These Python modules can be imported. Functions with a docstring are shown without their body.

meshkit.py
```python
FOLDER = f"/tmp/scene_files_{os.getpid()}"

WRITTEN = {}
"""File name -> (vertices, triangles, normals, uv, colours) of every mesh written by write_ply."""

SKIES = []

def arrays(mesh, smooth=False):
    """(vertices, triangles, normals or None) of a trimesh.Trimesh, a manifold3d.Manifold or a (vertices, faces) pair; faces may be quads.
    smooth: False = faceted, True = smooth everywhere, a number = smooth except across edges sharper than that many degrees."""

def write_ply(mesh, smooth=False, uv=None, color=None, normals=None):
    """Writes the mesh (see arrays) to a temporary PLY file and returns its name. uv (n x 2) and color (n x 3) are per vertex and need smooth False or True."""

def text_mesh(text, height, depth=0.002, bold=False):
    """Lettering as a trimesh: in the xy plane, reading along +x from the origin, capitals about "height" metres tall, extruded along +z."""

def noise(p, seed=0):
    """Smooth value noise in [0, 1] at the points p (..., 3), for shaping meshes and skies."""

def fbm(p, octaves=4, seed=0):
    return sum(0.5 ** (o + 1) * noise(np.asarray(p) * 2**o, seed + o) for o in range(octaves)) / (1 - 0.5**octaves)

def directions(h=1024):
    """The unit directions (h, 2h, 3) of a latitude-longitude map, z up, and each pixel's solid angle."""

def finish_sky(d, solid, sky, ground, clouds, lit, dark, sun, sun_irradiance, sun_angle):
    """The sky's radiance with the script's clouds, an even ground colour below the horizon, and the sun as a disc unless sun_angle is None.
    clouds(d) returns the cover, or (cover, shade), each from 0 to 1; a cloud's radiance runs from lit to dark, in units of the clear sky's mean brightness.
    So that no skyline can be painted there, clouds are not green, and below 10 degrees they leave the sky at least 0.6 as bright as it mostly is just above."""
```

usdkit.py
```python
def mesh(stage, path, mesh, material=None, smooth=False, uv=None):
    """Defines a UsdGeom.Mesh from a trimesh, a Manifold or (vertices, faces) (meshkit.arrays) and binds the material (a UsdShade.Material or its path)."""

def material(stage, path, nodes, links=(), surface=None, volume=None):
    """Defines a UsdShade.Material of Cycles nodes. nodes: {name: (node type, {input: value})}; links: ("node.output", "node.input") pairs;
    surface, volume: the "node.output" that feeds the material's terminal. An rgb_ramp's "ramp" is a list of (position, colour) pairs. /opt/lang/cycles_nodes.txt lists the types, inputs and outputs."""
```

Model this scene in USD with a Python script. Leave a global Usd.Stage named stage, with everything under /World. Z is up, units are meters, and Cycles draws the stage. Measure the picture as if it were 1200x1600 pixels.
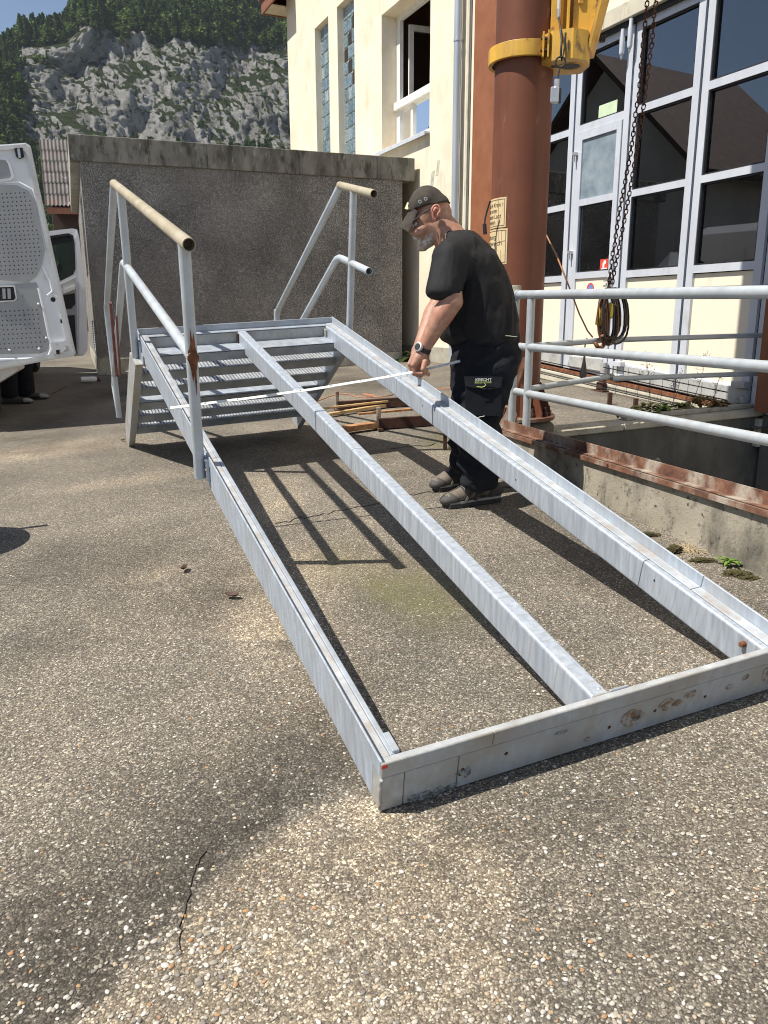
import math, random
import numpy as np, trimesh, usdkit, meshkit
import manifold3d as m3
from shapely.geometry import Polygon, box as sbox, Point
from shapely.ops import unary_union
from pxr import Usd, UsdGeom, UsdLux, UsdShade, Gf, Sdf, Vt

stage = Usd.Stage.CreateInMemory()
UsdGeom.SetStageUpAxis(stage, 'Z'); UsdGeom.SetStageMetersPerUnit(stage, 1.0)
UsdGeom.Xform.Define(stage, '/World'); UsdGeom.Scope.Define(stage, '/World/Looks')
PI = math.pi
V3 = lambda *a: np.array(a, float)
unit = lambda v: np.asarray(v, float) / np.linalg.norm(v)

# ---------------------------------------------------------------- camera, sky, sun, exposure
PITCH, ROLL, FPX, EYE = 0.2437, -0.0037, 1230.55, V3(0, 0, 1.3)
SUN_EL, SUN_ROT = math.radians(58.0), math.radians(-111.0)
SKY_STRENGTH, SUN_INT, EXPOSURE = 0.072, 1.25, 0.62
cF = V3(0, math.cos(PITCH), -math.sin(PITCH)); cU = V3(0, math.sin(PITCH), math.cos(PITCH)); cR = V3(1, 0, 0)
c_, s_ = math.cos(ROLL), math.sin(ROLL)
cR, cU = c_ * cR + s_ * cU, -s_ * cR + c_ * cU
cam = UsdGeom.Camera.Define(stage, '/World/camera')
cm = Gf.Matrix4d(*cR, 0, *cU, 0, *(-cF), 0, *EYE, 1)
cam.AddTransformOp().Set(cm)
cam.CreateHorizontalApertureAttr(36.0); cam.CreateVerticalApertureAttr(48.0); cam.CreateFocalLengthAttr(36.0 * FPX / 1200)
cam.CreateClippingRangeAttr(Gf.Vec2f(0.05, 6000)); cam.CreateExposureAttr(EXPOSURE)
SUN = V3(math.cos(SUN_EL) * math.sin(SUN_ROT), math.cos(SUN_EL) * math.cos(SUN_ROT), math.sin(SUN_EL))
dome = UsdLux.DomeLight.Define(stage, '/World/sky')
skym = usdkit.material(stage, '/World/Looks/sky_look', {
    's': ('sky_texture', {'sky_type': 'single_scattering', 'sun_disc': False, 'sun_elevation': SUN_EL, 'sun_rotation': SUN_ROT, 'altitude': 450.0, 'air_density': 1.0, 'aerosol_density': 0.7, 'ozone_density': 1.6}),
    'b': ('background_shader', {'strength': SKY_STRENGTH})}, [('s.color', 'b.color')], surface='b.background')
UsdShade.MaterialBindingAPI.Apply(dome.GetPrim()).Bind(skym)
dome.GetPrim().SetCustomDataByKey('kind', 'structure')
sun = UsdLux.DistantLight.Define(stage, '/World/sun')
zx = unit(np.cross([0, 0, 1], SUN)); zy = np.cross(SUN, zx)
sun.AddTransformOp().Set(Gf.Matrix4d(*zx, 0, *zy, 0, *SUN, 0, 0, 0, 50, 1))
sun.CreateNormalizeAttr(True); sun.CreateIntensityAttr(SUN_INT); sun.CreateAngleAttr(0.53); sun.CreateColorAttr(Gf.Vec3f(1.0, 0.945, 0.86))

# ---------------------------------------------------------------- helpers
def ray(px, py): return cF + cR * (px - 600) / FPX - cU * (py - 800) / FPX
def at(px, py, p, n):
    """the point of the plane (p, n) seen at a pixel of the photograph"""
    r = ray(px, py); return EYE + r * (np.dot(np.asarray(p) - EYE, n) / np.dot(r, n))
def atz(px, py, z): return at(px, py, (0, 0, z), (0, 0, 1))
def sst(a, b, x):
    t = np.clip((x - a) / (b - a), 0, 1); return t * t * (3 - 2 * t)

rng = np.random.default_rng(7)
_count = {}
def numbered(parent, name):
    k = (parent, name); n = _count.get(k, 0); _count[k] = n + 1
    return f'{parent}/{name}' if n == 0 else f'{parent}/{name}_{n:03d}'
_base = {}
XF = [None]
def tag(prim, label=None, cat=None, group=None, kind=None):
    for k, v in (('label', label), ('category', cat), ('group', group), ('kind', kind)):
        if v: prim.SetCustomDataByKey(k, v)
def thing(name, label, cat, base=(0, 0, 0), group=None, kind=None):
    base = np.asarray(base, float); base = XF[0](base) if XF[0] else base; p = numbered('/World', name); x = UsdGeom.Xform.Define(stage, p)
    x.AddTranslateOp().Set(Gf.Vec3d(*map(float, base))); _base[p] = np.asarray(base, float)
    tag(x.GetPrim(), label, cat, group, kind); return p
def put(parent, name, mesh, mat, label=None, smooth=30, cat=None, group=None, kind=None):
    """one Mesh prim of the scene, given in world coordinates"""
    par = parent or '/World'; p = numbered(par, name)
    b = _base.get(par, np.zeros(3)); _base[p] = b
    if isinstance(mesh, MB): mesh = mesh.mesh()
    v, f, n = meshkit.arrays(mesh, smooth)
    if XF[0]: v = XF[0](v)
    m = UsdGeom.Mesh.Define(stage, p)
    m.CreatePointsAttr(Vt.Vec3fArray.FromNumpy((v - b).astype(np.float32)))
    m.CreateFaceVertexCountsAttr(Vt.IntArray.FromNumpy(np.full(len(f), 3, np.int32)))
    m.CreateFaceVertexIndicesAttr(Vt.IntArray.FromNumpy(f.astype(np.int32).ravel()))
    m.CreateSubdivisionSchemeAttr('none')
    if n is not None:
        m.CreateNormalsAttr(Vt.Vec3fArray.FromNumpy(n.astype(np.float32))); m.SetNormalsInterpolation('vertex')
    UsdShade.MaterialBindingAPI.Apply(m.GetPrim()).Bind(mat)
    tag(m.GetPrim(), label, cat, group, kind); return p

_cb = None
class MB:
    """collects shapes into one mesh"""
    def __init__(s): s.v, s.f, s.n = [], [], 0
    def add(s, v, f):
        v = np.asarray(v, float); f = np.asarray(f, int)
        if f.shape[1] == 4: f = np.vstack([f[:, [0, 1, 2]], f[:, [0, 2, 3]]])
        s.v.append(v); s.f.append(f + s.n); s.n += len(v); return s
    def mesh(s): return trimesh.Trimesh(np.vstack(s.v), np.vstack(s.f), process=False)
    def hull(s, pts):
        from scipy.spatial import ConvexHull
        pts = np.asarray(pts, float); h = ConvexHull(pts); c = pts.mean(0); f = h.simplices.copy()
        a, b, d = pts[f[:, 0]], pts[f[:, 1]], pts[f[:, 2]]
        bad = np.einsum('ij,ij->i', np.cross(b - a, d - a), a - c) < 0
        f[bad] = f[bad][:, ::-1]; return s.add(pts, f)
    def box(s, lo, hi, fr=None, ch=0.0):
        """box between two corners in the frame fr, edges chamfered by ch"""
        lo, hi = np.minimum(lo, hi).astype(float), np.maximum(lo, hi).astype(float)
        if ch <= 0:
            v = np.array([[(lo, hi)[i][0], (lo, hi)[j][1], (lo, hi)[k][2]] for i in (0, 1) for j in (0, 1) for k in (0, 1)])
            f = np.array([[0, 1, 3, 2], [4, 6, 7, 5], [0, 4, 5, 1], [2, 3, 7, 6], [0, 2, 6, 4], [1, 5, 7, 3]])
        else:
            global _cb
            ch = min(ch, 0.45 * (hi - lo).min()); u = []; c = (lo + hi) / 2; h = (hi - lo) / 2
            for i in (-1, 1):
                for j in (-1, 1):
                    for k in (-1, 1):
                        for ax in range(3):
                            p = np.array([i, j, k], float) * h; q = np.array([i, j, k], float) * ch; q[ax] = 0; u.append(c + p - q)
            v = np.array(u)
            if _cb is None:
                m = MB(); t = np.array([np.array([i, j, k], float) - np.where(np.arange(3) == ax, 0, 0.2) * np.array([i, j, k]) for i in (-1, 1) for j in (-1, 1) for k in (-1, 1) for ax in range(3)])
                m.hull(t); _cb = m.f[0]
            f = _cb
        if fr is not None: v = fr(v)
        return s.add(v, f)
    def bar(s, a, b, w, h, up=(0, 0, 1), ch=0.0):
        """rectangular bar from a to b; w across, h along up"""
        a, b = np.asarray(a, float), np.asarray(b, float); z = b - a; L = np.linalg.norm(z); z /= L
        x = np.cross(up, z); x = unit(x) if np.linalg.norm(x) > 1e-6 else unit(np.cross([1, 0, 0], z)); y = np.cross(z, x)
        return s.box((-w / 2, -h / 2, 0), (w / 2, h / 2, L), lambda v: a + v[:, :1] * x + v[:, 1:2] * y + v[:, 2:] * z, ch)
    def tube(s, pts, r, sides=12, open_end=(False, False), closed=False):
        p = np.asarray(pts, float); n = len(p); r = np.broadcast_to(r, (n,)).astype(float)
        d = np.diff(p, axis=0); d /= np.linalg.norm(d, axis=1, keepdims=True) + 1e-12
        if closed:
            dl = unit(p[0] - p[-1]); t = np.vstack([d, dl]) + np.vstack([dl, d])
        else: t = np.vstack([d[:1], d[1:] + d[:-1], d[-1:]])
        t /= np.linalg.norm(t, axis=1, keepdims=True) + 1e-12
        a = np.cross(t[0], [0, 0, 1.0] if abs(t[0][2]) < 0.9 else [1.0, 0, 0]); a = unit(a); A = []
        for i in range(n):
            a = a - t[i] * (a @ t[i]); a = unit(a); A.append(a)
        A = np.array(A); B = np.cross(t, A); ang = np.arange(sides) * 2 * PI / sides
        k = np.ones(n)
        if n > 2:
            cs = np.clip(np.einsum('ij,ij->i', t[1:-1], d[1:]), .3, 1); k[1:-1] = 1 / cs ** .5
        ring = lambda i, rr: p[i] + rr * (np.cos(ang)[:, None] * A[i] + np.sin(ang)[:, None] * B[i])
        rings = [ring(i, r[i] * k[i]) for i in range(n)]
        v = list(rings); extra_f = []
        F = []
        m = n if closed else n - 1
        for i in range(m):
            j = np.arange(sides); j2 = (j + 1) % sides; i2 = (i + 1) % n
            F.append(np.stack([i * sides + j, i * sides + j2, i2 * sides + j2, i2 * sides + j], 1))
        nv = n * sides; V = np.vstack(rings)
        if not closed:
            for e, i, sg in ((0, 0, 1), (1, n - 1, -1)):
                j = np.arange(sides); j2 = (j + 1) % sides
                if open_end[e]:
                    inner = ring(i, r[i] * .86); deep = inner + t[i] * sg * r[i] * 3.2
                    V = np.vstack([V, inner, deep, deep.mean(0)[None]])
                    q = [np.stack([i * sides + j, nv + j, nv + j2, i * sides + j2], 1), np.stack([nv + j, nv + sides + j, nv + sides + j2, nv + j2], 1), np.stack([nv + sides + j, np.full(sides, nv + 2 * sides), np.full(sides, nv + 2 * sides), nv + sides + j2], 1)]
                    for x in q: F.append(x if sg > 0 else x[:, ::-1])
                    nv += 2 * sides + 1
                else:
                    V = np.vstack([V, p[i][None]]); x = np.stack([i * sides + j, np.full(sides, nv), np.full(sides, nv), i * sides + j2], 1)
                    F.append(x if sg > 0 else x[:, ::-1]); nv += 1
        f = np.vstack(F); f = np.vstack([f[:, [0, 1, 2]], f[:, [0, 2, 3]]])
        f = f[(f[:, 0] != f[:, 1]) & (f[:, 1] != f[:, 2]) & (f[:, 0] != f[:, 2])]
        return s.add(V, f)
    def extr(s, poly, depth, o, X, Y):
        """shapely polygon in the plane (o, X, Y), extruded by depth along X x Y"""
        o, X, Y = map(lambda q: np.asarray(q, float), (o, X, Y)); Z = np.cross(X, Y)
        for g in getattr(poly, 'geoms', [poly]):
            m = trimesh.creation.extrude_polygon(g, depth, engine='earcut'); v = np.array(m.vertices)
            s.add(o + v[:, :1] * X + v[:, 1:2] * Y + v[:, 2:] * Z, m.faces)
        return s
    def lathe(s, prof, o, axis=(0, 0, 1), sides=24, arc=None):
        """profile [(r, h)] turned round the axis"""
        z = unit(axis); x = unit(np.cross(z, [1, 0, 0] if abs(z[0]) < .9 else [0, 1, 0])); y = np.cross(z, x)
        ang = np.arange(sides) * 2 * PI / sides; v = []
        for r, h in prof: v.append(np.asarray(o) + r * (np.cos(ang)[:, None] * x + np.sin(ang)[:, None] * y) + h * z)
        F = []
        for i in range(len(prof) - 1):
            j = np.arange(sides); j2 = (j + 1) % sides; F.append(np.stack([i * sides + j, i * sides + j2, (i + 1) * sides + j2, (i + 1) * sides + j], 1))
        return s.add(np.vstack(v), np.vstack(F))
    def ball(s, c, r, sub=1, sc=(1, 1, 1)):
        m = trimesh.creation.icosphere(sub, 1.0); return s.add(np.asarray(c) + np.array(m.vertices) * r * np.asarray(sc), m.faces)
    def tri(s, mesh): 
        v, f, _ = meshkit.arrays(mesh); return s.add(v, f)

# ---------------------------------------------------------------- materials
def mat(name, stops, scale=6, detail=6, rough=0.6, metal=0.0, bump=0.0, bscale=None, stretch=(1, 1, 1), distortion=0.0, spec=0.5, rough_var=0.0, dirt=None, coat=0.0):
    """stops: ramp over noise; dirt: (colour, scale, low, high, stretch) - a second irregular layer"""
    N = {'g': ('geometry', {}), 'm': ('mapping', {'mapping_type': 'point', 'scale': stretch}), 'n': ('noise_texture', {'scale': scale, 'detail': detail, 'roughness': .6, 'distortion': distortion}),
         'r': ('rgb_ramp', {'ramp': stops}), 'p': ('principled_bsdf', {'roughness': rough, 'metallic': metal, 'specular_ior_level': spec, 'coat_weight': coat})}
    Lk = [('g.position', 'm.vector'), ('m.vector', 'n.vector'), ('n.fac', 'r.fac')]
    col = 'r.color'
    for i, d in enumerate(dirt or []):
        c, sc, lo, hi, st = d
        N.update({f'dm{i}': ('mapping', {'mapping_type': 'point', 'scale': st, 'location': (3.1 * i + 1, 7.7, 2.3)}), f'dn{i}': ('noise_texture', {'scale': sc, 'detail': 8, 'roughness': .65}), f'dr{i}': ('map_range', {'from_min': lo, 'from_max': hi, 'clamp': True}), f'dx{i}': ('mix_color', {'b': c})})
        Lk += [('g.position', f'dm{i}.vector'), (f'dm{i}.vector', f'dn{i}.vector'), (f'dn{i}.fac', f'dr{i}.value'), (f'dr{i}.result', f'dx{i}.fac'), (col, f'dx{i}.a')]
        col = f'dx{i}.result'
    Lk.append((col, 'p.base_color'))
    if rough_var:
        N['rr'] = ('map_range', {'from_min': .3, 'from_max': .7, 'to_min': rough - rough_var, 'to_max': rough + rough_var}); Lk += [('n.fac', 'rr.value'), ('rr.result', 'p.roughness')]
    if bump:
        N['bn'] = ('noise_texture', {'scale': bscale or scale * 4, 'detail': 6, 'roughness': .65}); N['b'] = ('bump', {'strength': bump, 'distance': .01})
        Lk += [('m.vector', 'bn.vector'), ('bn.fac', 'b.height'), ('b.normal', 'p.normal')]
    return usdkit.material(stage, '/World/Looks/' + name, N, Lk, surface='p.BSDF')
def two(c, k=.85): return [(0.3, tuple(np.array(c) * k)), (0.7, tuple(np.minimum(np.array(c) / k, .95)))]
def flat(name, c, rough=.6, metal=0., k=.9, scale=8, bump=0., **kw): return mat(name, two(c, k), scale, 5, rough, metal, bump, **kw)
# ---------------------------------------------------------------- frames of reference of the place
FD = V3(math.cos(-1.1499), math.sin(-1.1499), 0); FN = V3(-FD[1], FD[0], 0); FB = V3(2.72, 8.1, 0.0)      # workshop front: s along FD, t out of the wall
HD = V3(math.cos(.3636), math.sin(.3636), 0); HN = V3(-HD[1], HD[0], 0); HR = V3(0.297, 12.84, 0.0)        # hut front
CB = V3(1.151, 4.607, 0.0); CD = V3(math.cos(-1.25), math.sin(-1.25), 0); CN = V3(-CD[1], CD[0], 0)        # retaining wall of the pit
KB = V3(1.2, 6.05, 0.0)                                                                                   # far kerb of the pit, along HD
def FR(v): v = np.atleast_2d(v); return FB + v[:, :1] * FD - v[:, 1:2] * FN + v[:, 2:] * V3(0, 0, 1)       # (s, t, z) -> world
def HF(v): v = np.atleast_2d(v); return HR + v[:, :1] * HD - v[:, 1:2] * HN + v[:, 2:] * V3(0, 0, 1)       # (s, out, z)
def CF(v): v = np.atleast_2d(v); return CB + v[:, :1] * CD - v[:, 1:2] * CN + v[:, 2:] * V3(0, 0, 1)       # (s, out to the yard, z)
def KF(v): v = np.atleast_2d(v); return KB + v[:, :1] * HD - v[:, 1:2] * HN + v[:, 2:] * V3(0, 0, 1)       # (s, out into the pit, z)
def G(x, y):
    """height of the yard: it rises gently away from the camera and levels out before the buildings"""
    x = np.asarray(x, float); y = np.asarray(y, float)
    ys = np.where(y > 0, np.where(y < 8, y, 8 + 2.85 * np.tanh((y - 8) / 2.85)), 6 * np.tanh(y / 6))
    z = .0344 * 8 * np.tanh(x / 8) * (1 - sst(8, 11, y)) + .0498 * ys
    s = (x - FB[0]) * FD[0] + (y - FB[1]) * FD[1]; t = -((x - FB[0]) * FN[0] + (y - FB[1]) * FN[1])
    return z - .04 * np.clip(s + .6, -2, 2.2) * (1 - sst(.25, 1.5, np.abs(t)))
def onG(px, py):
    r = ray(px, py); ts = np.linspace(.5, 60, 1200); P = EYE + ts[:, None] * r; d = P[:, 2] - G(P[:, 0], P[:, 1])
    i = np.argmax(d <= 0); a = ts[i - 1] + (ts[i] - ts[i - 1]) * d[i - 1] / (d[i - 1] - d[i]); return EYE + a * r

# ---------------------------------------------------------------- the yard's asphalt
def ground_mat():
    N = {'g': ('geometry', {}), 'st': ('attribute', {'attribute': 'stain'}), 'sep': ('separate_color', {}),
         'wob': ('noise_texture', {'scale': 60.0, 'detail': 2.0}), 'wm': ('vector_math', {'math_type': 'multiply_add', 'vector2': (.012, .012, .012)}),
         'v1': ('voronoi_texture', {'scale': 205.0}), 'c1': ('separate_color', {}),
         'r1': ('rgb_ramp', {'ramp': [(0, (.082, .074, .063)), (.30, (.130, .118, .101)), (.55, (.180, .164, .141)), (.78, (.238, .218, .188)), (.90, (.32, .296, .258)), (.97, (.45, .425, .38)), (1, (.55, .53, .49))]}),
         'gap': ('map_range', {'from_min': .28, 'from_max': .62, 'to_min': 1.0, 'to_max': .58, 'clamp': True}), 'x1': ('mix_color', {'blend_type': 'multiply', 'fac': 1.0}),
         'v2': ('voronoi_texture', {'scale': 78.0}), 'c2': ('separate_color', {}), 'pick': ('math', {'math_type': 'greater_than', 'value2': .91}), 'in2': ('math', {'math_type': 'less_than', 'value2': .36}), 'm2': ('math', {'math_type': 'multiply'}),
         'r2': ('rgb_ramp', {'ramp': [(0, (.30, .275, .23)), (.3, (.44, .41, .355)), (.5, (.24, .21, .165)), (.65, (.45, .415, .35)), (.8, (.34, .21, .105)), (.9, (.35, .34, .32)), (1, (.48, .455, .41))]}), 'x2': ('mix_color', {}),
         'n3': ('noise_texture', {'scale': 1.4, 'detail': 7.0, 'roughness': .62}), 'r3': ('rgb_ramp', {'ramp': [(.28, (.66, .63, .57)), (.48, (1.0, .96, .885)), (.68, (1.36, 1.29, 1.15))]}), 'x3': ('mix_color', {'blend_type': 'multiply', 'fac': 1.0, 'use_clamp': False, 'use_clamp_result': False}),
         'n4': ('noise_texture', {'scale': 11.0, 'detail': 6.0, 'roughness': .7}), 'k4': ('map_range', {'from_min': .35, 'from_max': .65, 'to_min': .55, 'to_max': 1.25, 'clamp': True}),
         'pm': ('math', {'math_type': 'multiply'}), 'x4': ('mix_color', {'blend_type': 'multiply', 'b': (2.15, 1.99, 1.74), 'use_clamp': False, 'use_clamp_result': False}),
         'dm': ('math', {'math_type': 'multiply'}), 'x5': ('mix_color', {'blend_type': 'multiply', 'b': (.30, .285, .27)}),
         'mm': ('math', {'math_type': 'multiply'}), 'x6': ('mix_color', {'b': (.135, .128, .048)}),
         'h1': ('math', {'math_type': 'multiply', 'value2': -1.0}), 'h2': ('math', {'math_type': 'multiply_add', 'value2': 0.9}), 'bp': ('bump', {'strength': .55, 'distance': .005}),
         'p': ('principled_bsdf', {'roughness': .86, 'specular_ior_level': .35})}
    L = [('g.position', 'wob.vector'), ('wob.color', 'wm.vector1'), ('g.position', 'wm.vector3'), ('wm.vector', 'v1.vector'), ('v1.color', 'c1.color'), ('c1.r', 'r1.fac'),
         ('v1.distance', 'gap.value'), ('r1.color', 'x1.a'), ('gap.result', 'x1.b'),
         ('wm.vector', 'v2.vector'), ('v2.color', 'c2.color'), ('c2.r', 'pick.value1'), ('v2.distance', 'in2.value1'), ('pick.value', 'm2.value1'), ('in2.value', 'm2.value2'), ('c2.g', 'r2.fac'),
         ('m2.value', 'x2.fac'), ('x1.result', 'x2.a'), ('r2.color', 'x2.b'),
         ('g.position', 'n3.vector'), ('n3.fac', 'r3.fac'), ('x2.result', 'x3.a'), ('r3.color', 'x3.b'),
         ('g.position', 'n4.vector'), ('n4.fac', 'k4.value'), ('st.color', 'sep.color'),
         ('sep.r', 'pm.value1'), ('k4.result', 'pm.value2'), ('pm.value', 'x4.fac'), ('x3.result', 'x4.a'),
         ('sep.g', 'dm.value1'), ('k4.result', 'dm.value2'), ('dm.value', 'x5.fac'), ('x4.result', 'x5.a'),
         ('sep.b', 'mm.value1'), ('k4.result', 'mm.value2'), ('mm.value', 'x6.fac'), ('x5.result', 'x6.a'), ('x6.result', 'p.base_color'),
         ('v1.distance', 'h1.value1'), ('m2.value', 'h2.value1'), ('h1.value', 'h2.value3'), ('h2.value', 'bp.height'), ('bp.normal', 'p.normal')]
    return usdkit.material(stage, '/World/Looks/asphalt', N, L, surface='p.BSDF')
M_asphalt = ground_mat()
pit_poly = Polygon([tuple(CF([(-1.28, -.12, 0)])[0][:2]), tuple(CF([(6.5, -.12, 0)])[0][:2]), tuple(FR([(9.5, .05, 0)])[0][:2]), tuple(FR([(1.62, .05, 0)])[0][:2]), tuple(KF([(1.95, -.1, 0)])[0][:2]), tuple(KF([(-.12, -.1, 0)])[0][:2])])
def axis_pts(lo, hi, d, far):
    a = np.arange(lo, hi + d / 2, d); g = []; x, st = 0, d
    while x < far: st *= 1.22; x += st; g.append(x)
    g = np.array(g); return np.concatenate([lo - g[::-1], a, hi + g])
gx, gy = axis_pts(-5.2, 3.6, .035, 900), axis_pts(.6, 10.2, .05, 1500)
gy = np.sort(np.concatenate([gy, np.arange(.6125, 3.4, .025)]))
X, Y = np.meshgrid(gx, gy, indexing='ij'); Z = G(X, Y)
Z += .006 * (meshkit.fbm(np.stack([X * 1.3, Y * 1.3, 0 * X], -1), 3, 5) - .5) * (np.hypot(X, Y - 4) < 14)
gv = np.stack([X, Y, Z], -1).reshape(-1, 3)
ni, nj = X.shape; I, J = np.meshgrid(np.arange(ni - 1), np.arange(nj - 1), indexing='ij'); q = (I * nj + J).ravel()
quads = np.stack([q, q + nj, q + nj + 1, q + 1], 1); cen = gv[quads].mean(1)
import shapely
near = (np.abs(cen[:, 0] - 3) < 8) & (cen[:, 1] < 9); inside = np.zeros(len(cen), bool)
inside[near] = shapely.contains_xy(pit_poly, cen[near, 0], cen[near, 1]); quads = quads[~inside]
gm = usdkit.mesh(stage, '/World/asphalt_yard', (gv, quads), M_asphalt); tag(gm.GetPrim(), 'worn asphalt yard with pale washed patches and fine cracks', 'asphalt', kind='structure')
# stains (their own shapes on the asphalt): r pale washed-out stone, g dark oily damp, b moss
d = gv - EYE; zc = d @ cF; PX = 600 + FPX * (d @ cR) / np.maximum(zc, .05); PY = 800 - FPX * (d @ cU) / np.maximum(zc, .05); ok = zc > .3
wob = (meshkit.fbm(np.stack([gv[:, 0] * 2.2, gv[:, 1] * 2.2, 0 * gv[:, 0]], -1), 4, 11) - .5); wob2 = (meshkit.fbm(np.stack([gv[:, 0] * 1.7 + 9, gv[:, 1] * 1.7, 0 * gv[:, 0]], -1), 4, 23) - .5)
def blob(cx, cy, rx, ry, rot=0, soft=.5, wv=.9):
    a = math.radians(rot); u = (PX - cx) * math.cos(a) + (PY - cy) * math.sin(a); w = -(PX - cx) * math.sin(a) + (PY - cy) * math.cos(a)
    r = np.hypot(u / rx, w / ry) + wv * wob; return (1 - sst(1 - soft, 1 + soft * .3, r)) * ok
pale = np.zeros(len(gv)); dark = np.zeros(len(gv)); moss = np.zeros(len(gv))
for a in [(430, 1010, 150, 210, 20, .7, .7, .60), (660, 1440, 330, 200, -10, .20, .5, .42), (300, 1000, 200, 130, 30, .9, .6, .25), (90, 702, 170, 14, -7, .6, .4, .45), (200, 752, 130, 10, -8, .7, .4, .35), (250, 898, 90, 14, -14, .7, .4, .4),
          (60, 1180, 170, 90, -12, .8, .6, .15), (1080, 1400, 260, 180, 0, .9, .6, .12), (430, 790, 60, 60, 20, .8, .6, .3), (560, 860, 130, 60, 25, .9, .6, .16), (240, 1560, 130, 90, -40, .5, .5, .28), (700, 720, 120, 20, 20, .9, .5, .2)]:
    pale = np.maximum(pale, a[7] * blob(*a[:7]))
for a in [(150, 1390, 240, 120, -24, .5, .6, .45), (60, 1500, 170, 110, -30, .12, .5, .7), (120, 880, 230, 50, -12, .8, .6, .3), (70, 1010, 130, 45, -14, .8, .6, .35), (640, 960, 150, 80, 30, .8, .7, .3), (900, 850, 190, 60, 32, .9, .6, .25), (250, 1230, 190, 60, -15, .7, .7, .35),
          (860, 1290, 260, 60, -14, .9, .7, .25), (1100, 1290, 140, 90, 0, .9, .7, .22), (560, 600, 110, 18, 0, .9, .5, .5), (430, 1140, 70, 60, 0, .9, .6, .2)]:
    dark = np.maximum(dark, a[7] * blob(*a[:7]))
for a in [(640, 930, 130, 62, 20, .9, .8, .62), (540, 880, 70, 50, 10, .9, .8, .25), (1000, 845, 160, 12, 33, .8, .6, .5), (840, 1140, 90, 40, 0, .9, .8, .18), (700, 690, 50, 20, 0, .9, .8, .4)]:
    moss = np.maximum(moss, a[7] * blob(*a[:7]))
dark = np.maximum(dark, .35 * sst(.08, .25, wob2) * ok)
# the washed lobe in front of the frame: pale on its near side, damp and dark on the other, with a clear edge
edge = [(-60, 1700), (100, 1600), (170, 1558), (232, 1500), (290, 1440), (318, 1392), (352, 1358), (408, 1312), (470, 1268), (540, 1235), (620, 1262), (700, 1300), (800, 1330)]
kk_ = np.where(ok & (PX > -150) & (PX < 1000) & (PY > 1000) & (PY < 1800))[0]; pt = shapely.points(PX[kk_] + 26 * wob[kk_], PY[kk_] + 40 * wob2[kk_]); dl = shapely.distance(shapely.LineString(edge), pt); low = shapely.contains(Polygon(edge + [(800, 2000), (-60, 2000)]), pt)
dk = np.where(low, 0, sst(0, 16, dl) * (1 - sst(40, 250, dl))) * (1 - sst(480, 640, PX[kk_])); pa = np.where(low, sst(0, 16, dl) * (1 - .75 * sst(60, 420, dl)), 0)
dark[kk_] = np.maximum(dark[kk_] * np.where(low, .25, 1), .72 * dk); pale[kk_] = np.maximum(pale[kk_] * np.where(low, 1, .35), .54 * pa)
UsdGeom.PrimvarsAPI(gm).CreatePrimvar('stain', Sdf.ValueTypeNames.Color3fArray, 'vertex').Set(Vt.Vec3fArray.FromNumpy(np.stack([pale, dark, moss], 1).astype(np.float32)))

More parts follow.
